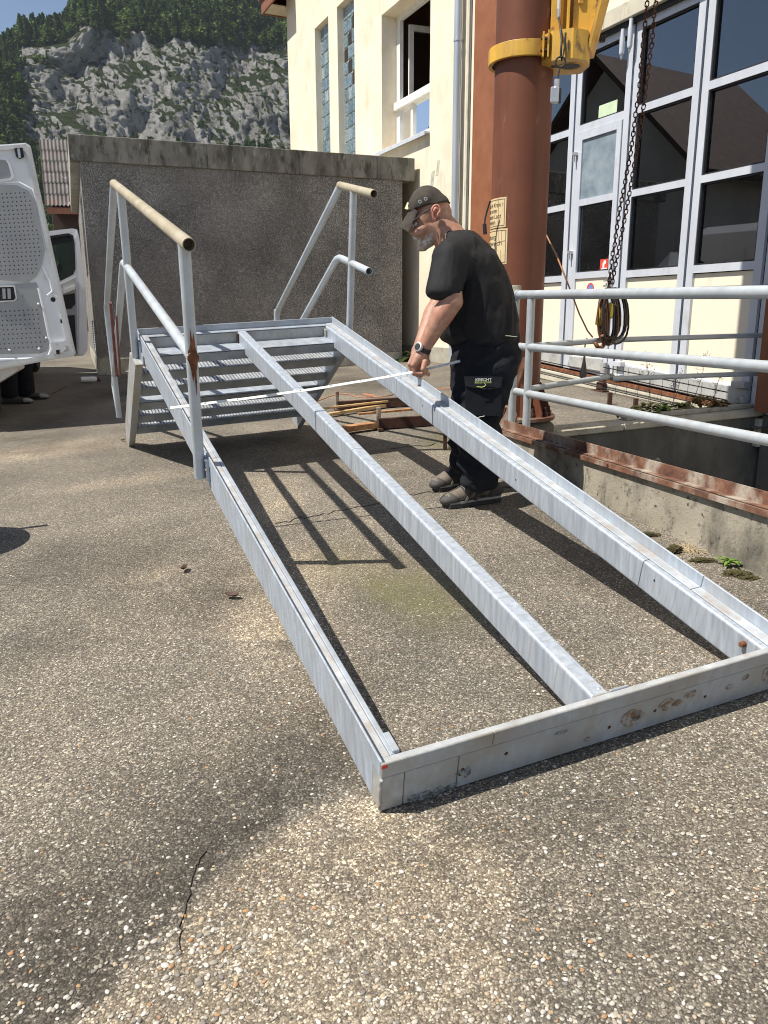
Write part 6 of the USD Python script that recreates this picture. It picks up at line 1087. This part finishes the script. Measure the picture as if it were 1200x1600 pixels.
# watch
wd = unit(J(664, 541, .235) - J(697, 468, .275)); wc = J(661.5, 545.5, .234); wx = unit(np.cross(wd, V3(0, 1, 0))); wy = np.cross(wd, wx)
wt = put(man, 'watch', MB().lathe([(.0395, -.012), (.0425, -.012), (.0425, .012), (.0395, .012), (.0395, -.012)], wc, wd, 24), M_gasket, 'black wrist watch', smooth=40); wnrm = unit(-wx * .75 * np.sign(wx[0]) + V3(0, -.75, .0)); fo_ = wc + wnrm * .040
put(wt, 'watch_case', MB().lathe([(0, .012), (.021, .012), (.025, .009), (.025, -.004), (0, -.004)], fo_, wnrm, 22), M_steel, smooth=40); put(wt, 'watch_dial', MB().lathe([(0, .0125), (.018, .0125), (.0185, .012)], fo_ + wnrm * .0005, wnrm, 20), M_gasket)
# trouser details: pocket, lettered tab, reflective line, belt loops
tv = np.array(stage.GetPrimAtPath(trt).GetAttribute('points').Get()) + _base[trt]
def near_surf(px, py):
    d = tv - EYE; zc2 = d @ cF; x = 600 + FPX * (d @ cR) / zc2; y = 800 - FPX * (d @ cU) / zc2; k = (np.abs(x - px) < 14) & (np.abs(y - py) < 14); return tv[k][:, 1].min() if k.any() else YM - .2
def patch(pts, off, th): 
    P0 = [at(x, y, (0, near_surf(x, y) - off, 0), (0, 1, 0)) for x, y in pts]; b = MB(); v = np.vstack([P0, np.array(P0) - V3(0, th, 0)]); n = len(P0)
    f = [[0, k, k + 1] for k in range(1, n - 1)] ; f2 = [[n, n + k + 1, n + k] for k in range(1, n - 1)]; s4 = [[k, (k + 1) % n, n + (k + 1) % n] for k in range(n)] + [[k, n + (k + 1) % n, n + k] for k in range(n)]
    return b.add(v, np.array(f + f2 + s4))
put(man, 'cargo_pocket', patch([(727, 600), (783, 600), (783, 650), (727, 648)], .004, .010), M_trous); put(man, 'pocket_flap', patch([(725, 588), (785, 589), (783, 605), (760, 609), (727, 603)], .014, .006), M_trous)
tab = put(man, 'name_tab', patch([(742, 596), (768, 595.5), (768, 598.5), (742, 599)], .022, .002), flat('tab_green_yellow', (.36, .42, .14), .7))
tm = meshkit.text_mesh('KRECHT', .014, .001, True); v = np.array(tm.vertices); w_ = v[:, 0].max(); o = at(742.5, 595.5, (0, near_surf(755, 595) - .0255, 0), (0, 1, 0)); put(tab, 'lettering', MB().add(o + (v[:, :1] / w_ * .088) * V3(1, 0, .015) + v[:, 1:2] * Z1 - v[:, 2:] * V3(0, 1, 0), tm.faces), M_white, smooth=False)
put(man, 'stitched_swirl', MB().tube([at(x, y, (0, near_surf(757, 600) - .024, 0), (0, 1, 0)) for x, y in [(757, 599), (759, 601), (757, 604), (753, 605), (745, 604.5)]], .0018, 5), flat('thread_yellow', (.55, .60, .18), .7))
put(man, 'reflective_piping', MB().tube([at(x, y, (0, near_surf(x, y) - .004, 0), (0, 1, 0)) for x, y in [(790, 524.5), (800, 525.5), (808, 526)]], .0022, 5), flat('piping', (.4, .42, .3), .5)); put(man, 'reflective_piping', MB().tube([at(x, y, (0, near_surf(x, y) - .006, 0), (0, 1, 0)) for x, y in [(741, 654), (750, 651.5), (757, 650)]], .0022, 5), flat('piping_white', (.5, .5, .5), .5))
# shoes
def shoe(heel, toe, lat, nm=None):
    h, t = onG(*heel), onG(*toe); d = t - h; L = np.linalg.norm(d); d = unit(d); s = unit(np.cross(d, Z1)); q = lambda a, b_, z: h + d * a * L + s * b_ + Z1 * z
    up_ = chain([(q(.14, 0, .08), (.047, .045, .065)), (q(.30, 0, .115), (.055, .048, .065))], [(q(.30, 0, .115), (.055, .048, .065)), (q(.56, 0, .078), (.058, .052, .048))], [(q(.56, 0, .078), (.058, .052, .048)), (q(.84, 0, .052), (.055, .053, .036))], [(q(.22, 0, .12), (.05, .048, .05)), (q(.24, 0, .18), (.058, .054, .02))])
    up_ = cut(up_, q(0, 0, .03), (0, 0, 1)); sp2 = put(man, 'shoe', soft(up_, .014, 6), M_shoe, nm, smooth=50)
    sole = Polygon([(-.01, -.030), (.10, -.042), (.45, -.044), (.72, -.055), (.92, -.045), (1.0, 0), (.92, .045), (.72, .055), (.45, .044), (.10, .042), (-.01, .03)]); sole = Polygon([(x * L, y) for x, y in sole.exterior.coords]).buffer(.004)
    put(sp2, 'sole', MB().extr(sole, .022, h + Z1 * .003, d, np.cross(Z1, d)), M_sole); put(sp2, 'midsole', MB().extr(sole.buffer(-.003), .013, h + Z1 * .0255, d, np.cross(Z1, d)), M_midsole)
    tc = chain([(q(.82, 0, .050), (.057, .057, .041)), (q(.92, 0, .042), (.047, .048, .031))]); put(sp2, 'toe_cap', soft(cut(tc, q(.77, 0, 0), d), .012, 4), M_shoed, smooth=50)
    hc_ = chain([(q(.07, 0, .07), (.052, .048, .05)), (q(.14, 0, .07), (.052, .051, .055))]); put(sp2, 'heel_counter', soft(hc_, .012, 4), M_shoed, smooth=50)
    for k in range(4): a = .40 + .09 * k; put(sp2, 'lace', MB().tube([q(a, -.057, .125 - .14 * (a - .4)), q(a + .02, -.022, .163 - .20 * (a - .4)), q(a + .02, .022, .163 - .20 * (a - .4)), q(a + .01, .057, .125 - .14 * (a - .4))], .0055, 6), M_lace if k % 2 == 0 else M_sole)
    for sg in (-1, 1): put(sp2, 'side_strap', MB().tube([q(.30, .054 * sg, .15), q(.44, .061 * sg, .085), q(.50, .060 * sg, .035)], .009, 6), M_shoed); put(sp2, 'side_strap', MB().tube([q(.50, .054 * sg, .11), q(.62, .060 * sg, .065), q(.66, .058 * sg, .035)], .009, 6), M_shoed)
shoe((778, 782), (692, 794), .19); shoe((738, 757), (677, 768), -.17)
# wooden folding rule in his hand
M_rule = mat('rule_white', [(.3, (.62, .62, .60)), (.7, (.74, .74, .72))], 30, 4, .6, dirt=[((.35, .34, .32), 90, .6, .68, (1, 1, 1))])
ru = thing('folding_rule', 'white folding rule laid across the platform beams and held by the worker', 'folding rule', pf(0, 2.6, PD))
ra = pf(-.045, 2.585, PD + .010); rb_ = J(655.5, 580, .235); rc_ = rb_ + unit(rb_ - ra) * .30 + Z1 * .03; segs = [ra + (rb_ - ra) * t - Z1 * .012 * math.sin(PI * t) for t in np.linspace(0, 1, 9)] + [rc_]
for k in range(len(segs) - 1):
    d = unit(segs[k + 1] - segs[k]); o = (k % 2) * .0034; put(ru, 'rule_segment', MB().bar(segs[k] - d * .012 + UV * o, segs[k + 1] + d * .012 + UV * o, .0032, .015, unit(Z1 * .55 + UV * .8)), M_rule); put(ru, 'rule_joint', MB().lathe([(0, .003), (.006, .003), (.006, -.006), (0, -.006)], segs[k + 1] + UV * .002, -UV, 8), M_steel) if k < len(segs) - 2 else None

# second person: legs and shoes showing below the open van door
p0 = onG(22, 628); yw = p0[1]; J2 = lambda x, z, l=0.: V3(p0[0] + x, yw + l, p0[2] + z)
man2 = thing('person', 'person in black trousers standing behind the open van door, only the feet showing', 'person', p0)
put(man2, 'trousers', soft(chain([(J2(0, .95, -.09), (.13, .11, .1)), (J2(.02, .5, -.10), (.105, .095, .08))], [(J2(.02, .5, -.10), (.105, .095, .08)), (J2(0, .09, -.10), (.10, .085, .04))], [(J2(.02, .95, .09), (.13, .11, .1)), (J2(.10, .5, .12), (.105, .095, .08))], [(J2(.10, .5, .12), (.105, .095, .08)), (J2(.09, .09, .13), (.10, .085, .04))], [(J2(0, 1.0), (.16, .19, .12)), (J2(0, .93), (.15, .19, .1))]), .03, 10, lambda v, n: .01 * (meshkit.fbm(v * 11, 3, 6) - .5)), M_trous, smooth=60)
put(man2, 'jacket', soft(chain([(J2(0, .98), (.17, .2, .08)), (J2(-.02, 1.2), (.16, .22, .1))], [(J2(-.02, 1.2), (.16, .22, .1)), (J2(-.02, 1.42), (.12, .21, .07))], [(J2(-.02, 1.40, -.2), .075), (J2(.05, 1.15, -.27), .06)], [(J2(.05, 1.15, -.27), .06), (J2(.28, 1.08, -.22), .045)], [(J2(-.02, 1.40, .2), .075), (J2(.05, 1.15, .27), .06)], [(J2(.05, 1.15, .27), .06), (J2(.28, 1.08, .22), .045)]), .03, 8), M_shirt, smooth=60)
put(man2, 'body', soft(chain([(J2(-.01, 1.44), .06), (J2(0, 1.55), .062)], [(J2(0, 1.66), (.10, .078, .115)), (J2(.03, 1.58), (.075, .06, .07))], [(J2(.095, 1.62), (.018, .014, .02)), (J2(.08, 1.65), .014)], [(J2(.28, 1.08, -.22), .034), (J2(.36, 1.07, -.20), (.04, .02, .035))], [(J2(.28, 1.08, .22), .034), (J2(.36, 1.07, .2), (.04, .02, .035))], *[[(J2(.38, 1.065 + .018 * k, s * .20), .010), (J2(.43, 1.05 + .018 * k, s * .19), .009)] for k in range(4) for s in (-1, 1)], *[[(J2(.34, 1.10, s * .19), .012), (J2(.39, 1.12, s * .17), .010)] for s in (-1, 1)]), .02, 5), M_skin, smooth=True); put(man2, 'hair', soft(chain([(J2(-.012, 1.69), (.103, .085, .10))]), .02, 2), M_gasket, smooth=60)
for dx, l in ((.06, -.10), (.15, .13)):
    c = J2(dx, .05, l); c[2] = G(c[0], c[1]) + .004; s3 = put(man2, 'shoe', soft(cut(chain([(c + V3(-.10, 0, .05), (.05, .045, .045)), (c + V3(.05, 0, .04), (.06, .05, .03))], [(c + V3(.05, 0, .04), (.06, .05, .03)), (c + V3(.14, 0, .03), (.045, .042, .022))]), c + Z1 * .012, (0, 0, 1)), .016, 4), M_shoed, smooth=50); put(s3, 'toe_cap', soft(chain([(c + V3(.13, 0, .035), (.055, .047, .028)), (c + V3(.16, 0, .03), (.04, .04, .022))]), .016, 3), M_midsole, smooth=50); put(s3, 'sole', MB().box(c + V3(-.15, -.045, 0), c + V3(.19, .045, .014), None, .006), M_sole)
# ---------------------------------------------------------------- steel bars on low trestles behind the platform
M_bar = mat('bar_rusty_orange', [(.3, (.22, .09, .035)), (.5, (.36, .17, .07)), (.7, (.50, .30, .14))], 16, 6, .7, .1, .2, 90, stretch=(1, 1, 1))
M_bary = mat('bar_yellowish', [(.3, (.42, .26, .10)), (.7, (.58, .42, .22))], 14, 6, .65, .1)
gp = lambda px, py, h=0.: onG(px, py) + Z1 * h
def trestle(p, q, label):
    t = thing('steel_trestle', label, 'trestle', p); d = unit(V3(*(q - p)[:2], 0)); p, q = p.copy(), q.copy()
    for c in (p, q): put(t, 'upright', MB().bar(np.array([c[0], c[1], G(c[0], c[1])]), np.array([c[0], c[1], G(c[0], c[1]) + .20]), .035, .035, d, .003), M_rustm)
    zt = lambda c: np.array([c[0], c[1], G(c[0], c[1]) + .055]); put(t, 'cross_beam', MB().bar(zt(p), zt(q), .05, .09, Z1, .003), M_rustdark)
    for c in (p, q): g0 = np.array([c[0], c[1], G(c[0], c[1])]); s = np.cross(d, Z1); put(t, 'foot', MB().bar(g0 + s * .10 + Z1 * .012, g0 - s * .10 + Z1 * .012, .04, .02, Z1), M_rustdark)
a1, b1 = gp(527, 643), gp(655, 634); a2, b2 = gp(592, 672), gp(697, 664)
trestle(a1, b1, 'far rusty trestle with upright stubs carrying yellowish bars'); trestle(a2, b2, 'near rusty trestle with upright stubs carrying the orange bar')
def flatbar(x0, y0, x1, y1, h, w, th, m, label):
    t = thing('steel_bar', label, 'bar', gp(x0, y0, h)); put(t, 'bar', MB().bar(gp(x0, y0, h), gp(x1, y1, h), w, th, Z1, .003), m)
flatbar(505, 654, 660, 628, .03, .05, .03, M_bary, 'pale yellowish steel bar lying behind the middle beam'); flatbar(500, 650, 664, 631, .07, .03, .02, M_bary, 'thin yellowish bar on top of the pale bar behind the middle beam')
flatbar(520, 681, 705, 655, .045, .09, .05, M_bar, 'thick orange rusty bar on the near trestle'); flatbar(560, 664, 705, 651, .10, .035, .02, M_bar, 'thin rusty bar lying along the thick orange bar')
tl_ = thing('angle_leg', 'dark iron leg standing below the right beam left of the worker', 'iron leg', gp(640 if False else 696, 700)); put(tl_, 'leg', MB().bar(gp(696, 703), gp(696, 703) + Z1 * .22, .035, .035, Z1, .003), M_rustdark); put(tl_, 'strut', MB().bar(gp(696, 703) + Z1 * .21, gp(714, 690) + Z1 * .02, .02, .012, Z1), M_rustdark)
bs = thing('boundary_stone', 'mossy rough stone block on the asphalt beside the worker legs', 'stone', gp(707, 706)); sm_ = trimesh.creation.icosphere(3, 1.0); v = np.array(sm_.vertices); v = np.sign(v) * np.abs(v) ** .6; v = v * (1 + .25 * (meshkit.fbm(v * 2.2, 3, 4) - .5))[:, None]
M_stone = mat('mossy_stone', [(.3, (.14, .12, .08)), (.7, (.30, .26, .19))], 18, 8, .95, 0, .5, 60, dirt=[((.12, .12, .045), 9, .52, .66, (1, 1, 1))])
put(bs, 'stone', MB().add(gp(708, 703) + V3(0, .03, .08) + v * [.055, .06, .10], sm_.faces), M_stone, smooth=True)
oc2 = thing('loose_cable', 'thin orange cable winding over the asphalt behind the bars', 'cable', gp(540, 612))
put(oc2, 'cord', MB().tube([gp(x, y, .006) for x, y in [(440, 640), (470, 636), (495, 628), (515, 620), (532, 616), (548, 617), (556, 621), (572, 622), (586, 621), (584, 618), (566, 617), (590, 622), (612, 618), (640, 607), (690, 608), (712, 607)]], .006, 6), flat('cord_orange', (.42, .17, .08), .6), smooth=60)
# stones, moss and weeds along the low wall
M_moss = mat('moss', [(.3, (.035, .030, .010)), (.7, (.10, .085, .025))], 60, 6, .95, 0, .8, 220)
def lump(name, label, cat, px, py, r, m, sc=(1, 1, .6), sd=1):
    t = gp(px, py); s = trimesh.creation.icosphere(4, 1.0); v = np.array(s.vertices); v = v * (1 + .7 * (meshkit.fbm(v * 2 + sd, 4, sd) - .5))[:, None]; p = thing(name, label, cat, t); put(p, 'clump' if m is M_moss else 'stone', MB().add(t - Z1 * r * (.06 if sc[2] < .5 else -.3) + v * r * np.array(sc) + (meshkit.fbm(v * 7 + sd, 3, sd)[:, None] - .5) * v * r * .9 * [1, 1, .5], s.faces), m, smooth=True)
lump('loose_stone', 'round brown mossy stone beside the dry grass at the wall', 'stone', 1053, 863, .030, M_moss, (1.1, .9, .85), 5)
lump('moss_cushion', 'flat dark moss cushion at the wall foot right of the green weed', 'moss', 1152, 897, .05, M_moss, (1.2, .8, .28), 7); lump('moss_cushion', 'smallest moss cushion nearest the right picture edge', 'moss', 1172, 903, .035, M_moss, (1.3, .7, .25), 9); lump('moss_cushion', 'brownish moss cushion beside the wall left of the dry grass', 'moss', 1012, 836, .045, M_moss, (1.4, .7, .3), 3)
lump('moss_cushion', 'thin moss strip between dry grass and green weed at the wall', 'moss', 1100, 876, .045, M_moss, (1.5, .6, .25), 13)
M_leafg = foliage_mat('weed_green', (.06, .12, .018), (.17, .28, .05)); M_leafy = foliage_mat('weed_olive', (.10, .11, .03), (.30, .28, .10)); M_dry = flat('dry_straw', (.42, .33, .20), .9); M_leafr = foliage_mat('weed_reddish', (.10, .05, .03), (.24, .17, .07))
def leafblade(b, o, d, L, w, r, droop=.5):
    d = unit(d); s = unit(np.cross(d, Z1) + 1e-6); n = 5; P_ = [o + d * L * t + Z1 * (-droop * L * t * t) for t in np.linspace(0, 1, n)]; ww = [w * math.sin(PI * (.12 + .86 * t)) for t in np.linspace(0, 1, n)]
    v = np.vstack([[p - s * k for p, k in zip(P_, ww)], [p - Z1 * .12 * w for p in P_], [p + s * k for p, k in zip(P_, ww)]]); i = np.arange(n - 1); b.add(v, np.vstack([np.stack([i, i + 1, i + 1 + n, i + n], 1), np.stack([i + n, i + n + 1, i + 1 + 2 * n, i + 2 * n], 1)]))
def weed(name, label, o, nl, L, w, m, sd, spread=1., cat='weed', stalks=0, group=None):
    r = np.random.default_rng(sd); t = thing(name, label, cat, o, group); 
    for k in range(nl):
        b = MB(); a = r.uniform(0, 2 * PI); e = r.uniform(.3, 1.3); leafblade(b, o + Z1 * r.uniform(0, .4 * L) + V3(r.normal(0, .12 * L * spread), r.normal(0, .12 * L * spread), 0), V3(math.cos(a) * spread, math.sin(a) * spread, e), L * r.uniform(.5, 1), w * r.uniform(.6, 1.1), r); put(t, 'leaf', b, m, smooth=60)
    return t
o = CF([(.11, .02, 0)])[0]; o[2] = G(o[0], o[1]) + .10; weed('wall_weed', 'bright green weed growing out of the low wall beside the right beam', catp(911, 765) - CN * .11, 16, .06, .013, M_leafg, 3)
weed('wall_weed', 'leafy green weed at the foot of the wall near the right edge', gp(1137, 884), 22, .075, .011, M_leafg, 5); 
dg_ = thing('dry_grass', 'tuft of dry straw grass beside the mossy stone', 'grass', gp(1078, 862)); b = MB(); r_ = np.random.default_rng(8)
for k in range(70): p = gp(1078 + r_.normal(0, 12), 862 + r_.normal(0, 4), .004); d = V3(r_.normal(), r_.normal(), r_.uniform(.1, .8)); d = unit(d) * r_.uniform(.03, .07); b.tube([p, p + d * .6, p + d - Z1 * .006], [.0014, .0012, .0006], 4)
put(dg_, 'stalks', b, M_dry, kind='stuff')
kw = lambda s, t_: (lambda q: np.array([q[0], q[1], kz(s) + .0]))(KF([(s, t_, 0)])[0])
for k, (s, t_, L, m, lb) in enumerate([(1.00, -.30, .09, M_leafy, 'leftmost olive weed tuft behind the far kerb'), (1.22, -.28, .12, M_leafy, 'olive weed tuft between the two iron stakes and the dark corner'), (1.42, -.30, .10, M_leafg, 'green weed tuft behind the kerb left of the grey shadow'), (1.62, -.28, .09, M_leafy, 'small olive weed behind the kerb below the shadowed door'), (1.80, -.26, .14, M_leafr, 'reddish weed bush at the kerb end beside the brown pilaster'), (1.93, -.22, .11, M_leafr, 'low reddish weed at the right picture edge')]):
    weed('kerb_weed', lb, kw(s, t_), 34, L * 1.7, .026 if m is not M_leafr else .022, m, 20 + k, 1.3)
def stalk(px, py, px1, py1, label, sd):
    o = katp(px, py) + HN * .16; t = thing('dry_stalk', label, 'dry plant', o); r = np.random.default_rng(sd); e = at(px1, py1, o, HN); mid = (o + e) / 2 + HD * .02; b = MB(); b.tube([o, mid, e], [.003, .0024, .0014], 5)
    for k in range(16):
        tt = r.uniform(.45, 1); p = o + (e - o) * tt; d = unit(V3(r.normal(), r.normal() * .5, r.uniform(.2, 1.2))) * r.uniform(.04, .10) * (1.3 - tt); b.tube([p, p + d], [.0012, .0007], 4)
        for _ in range(3): b.ball(p + d + r.normal(0, .008, 3), .0035, 0)
    put(t, 'stalk', b, flat('dry_stalk_brown', (.14, .09, .05), .9), smooth=False)
stalk(1036, 648, 1008, 548, 'tall thin dry stalk leaning left before the door', 1); stalk(1066, 645, 1066, 580, 'short thin dry stalk beside the second iron stake', 2); stalk(1100, 640, 1106, 548, 'tall branching dry stalk before the shadowed door', 3); stalk(1128, 640, 1124, 590, 'short dry stalk in the grey shadow', 4)
wc_ = onG(655, 575); weed('corner_weed', 'dark weeds growing at the hut corner behind the worker', V3(.48, 12.7, .54), 40, .42, .05, foliage_mat('weed_dark', (.012, .022, .008), (.05, .07, .02)), 60, 1.0)
ct_ = thing('plastic_crate', 'black plastic crate corner at the right picture edge', 'crate', gp(1214, 968)); o = gp(1207, 985); X_ = unit(V3(.9, .35, 0)); Y_ = -np.cross(Z1, X_); cf = lambda v: o + v[:, :1] * X_ + v[:, 1:2] * Y_ + v[:, 2:] * Z1
put(ct_, 'crate_body', MB().box((-.03, 0, 0), (.4, .012, .10), cf).box((-.03, .28, 0), (.4, .292, .10), cf).box((-.03, .0125, 0), (-.018, .2795, .10), cf).box((.388, .0125, 0), (.4, .2795, .10), cf).box((-.03, 0, -.0), (.4, .292, .006), cf), M_gasket); put(ct_, 'rim', MB().box((-.04, -.01, .1005), (.41, .012, .108), cf).box((-.04, .0125, .1005), (-.018, .30, .108), cf), flat('crate_rim', (.22, .22, .22), .5))
# unseen hand cart left of the picture, placed to cast the round shadow
wb = thing('hand_cart', 'iron hand cart out of view on the left, placed to cast the round shadow on the asphalt', 'cart', V3(-2.9, 3.75, .1)); o = V3(-2.62, 3.88, G(-2.62, 3.88))
put(wb, 'tray', MB().lathe([(0, .62), (.20, .62), (.30, .70), (.31, .70), (.31, .72), (.19, .60), (0, .60)], o, Z1, 28), M_rustdark); put(wb, 'handle', MB().tube([o + V3(-.3, -.1, .5), o + V3(0, .2, .62), o + V3(.36, .33, .62)], .018, 8), M_rustdark)
for a in (0, 2.1, 4.2): put(wb, 'leg', MB().tube([o + V3(.22 * math.cos(a), .22 * math.sin(a), 0), o + V3(.18 * math.cos(a), .18 * math.sin(a), .61)], .015, 8), M_rustdark)
# loose chippings and proud pebbles of the worn surface near the camera
gr = UsdGeom.PointInstancer.Define(stage, '/World/loose_chippings'); UsdGeom.Scope.Define(stage, '/World/loose_chippings/stones'); pr_ = []
for k, c in enumerate([(.40, .37, .315), (.28, .25, .205), (.48, .455, .41), (.32, .19, .095), (.18, .165, .145), (.36, .29, .19)]):
    s = trimesh.creation.icosphere(1, 1.0); v = np.array(s.vertices); r_ = np.random.default_rng(k); v = v * (1 + .5 * (meshkit.fbm(v * 1.5 + k * 3, 2, k) - .5))[:, None] * [1.2, .85, .55]
    usdkit.mesh(stage, f'/World/loose_chippings/stones/stone_{k}', (v, s.faces), flat(f'pebble_{k}', c, .8, k=.85, scale=60), smooth=60); pr_.append(f'/World/loose_chippings/stones/stone_{k}')
r_ = np.random.default_rng(12); n = 3600; px = r_.uniform(-40, 1240, n); py = 1600 - 1000 * r_.random(n) ** 1.15; P_ = np.array([onG(a, b) for a, b in zip(px, py)]); 
clus = np.array([onG(300 + r_.normal(0, 55), 1480 + r_.normal(0, 34)) for _ in range(130)]); P_ = np.vstack([P_, clus]); sz = np.r_[.0028 + .0032 * r_.random(n) ** 2, .0034 + .0045 * r_.random(130) ** 2]
k = np.array([not pit_poly.buffer(.25).contains(Point(p[:2])) for p in P_]) & (P_[:, 1] < 6.5); P_, sz = P_[k], sz[k]
gr.CreatePrototypesRel().SetTargets([Sdf.Path(p) for p in pr_]); gr.CreateProtoIndicesAttr(Vt.IntArray.FromNumpy(r_.choice(6, len(P_), p=[.3, .26, .2, .05, .1, .09]).astype(np.int32))); gr.CreatePositionsAttr(Vt.Vec3fArray.FromNumpy((P_ + [0, 0, .0008]).astype(np.float32))); gr.CreateScalesAttr(Vt.Vec3fArray.FromNumpy(np.repeat(sz[:, None], 3, 1).astype(np.float32)))
gr.CreateOrientationsAttr(Vt.QuathArray([Gf.Quath(float(math.cos(a)), 0, 0, float(math.sin(a))) for a in r_.uniform(0, PI, len(P_))])); tag(gr.GetPrim(), 'pale and tan pebbles standing proud of the worn asphalt', 'pebbles', kind='stuff')
# ---------------------------------------------------------------- the thin summer haze before the mountain
M_haze = usdkit.material(stage, '/World/Looks/haze_air', {'v': ('principled_volume', {'color': (.82, .89, 1.0), 'density': .00006, 'anisotropy': .2})}, [], volume='v.volume')
put(None, 'haze', MB().box((-3200, -3200, -9), (3200, 3200, 640)), M_haze, smooth=False, kind='stuff', label='thin summer haze before the mountain')
# ---------------------------------------------------------------- what stands here several times carries one group
for nm, gname in [('folding_door_leaf', 'glazed leaves of the folding door'), ('kerb_weed', 'weeds along the far kerb'), ('wall_weed', 'green weeds at the low wall'), ('moss_cushion', 'moss cushions at the wall foot'), ('steel_bar', 'steel bars lying on the trestles'), ('steel_trestle', 'low rusty trestles behind the platform'), ('dry_stalk', 'dry stalks before the doors'), ('warning_sign', 'yellow plates on the crane column'), ('gabled_house', 'houses across the yard'), ('dry_leaf', 'dry leaves on the asphalt'), ('pit_railing', 'railings round the pit'), ('door_closer', 'tube closers of the door'), ('door_bolt', 'bolts at the foot of the doors')]:
    for p in stage.GetPrimAtPath('/World').GetChildren():
        if p.GetName() == nm or (p.GetName().startswith(nm + '_') and p.GetName()[len(nm) + 1:].isdigit()): p.SetCustomDataByKey('group', gname)
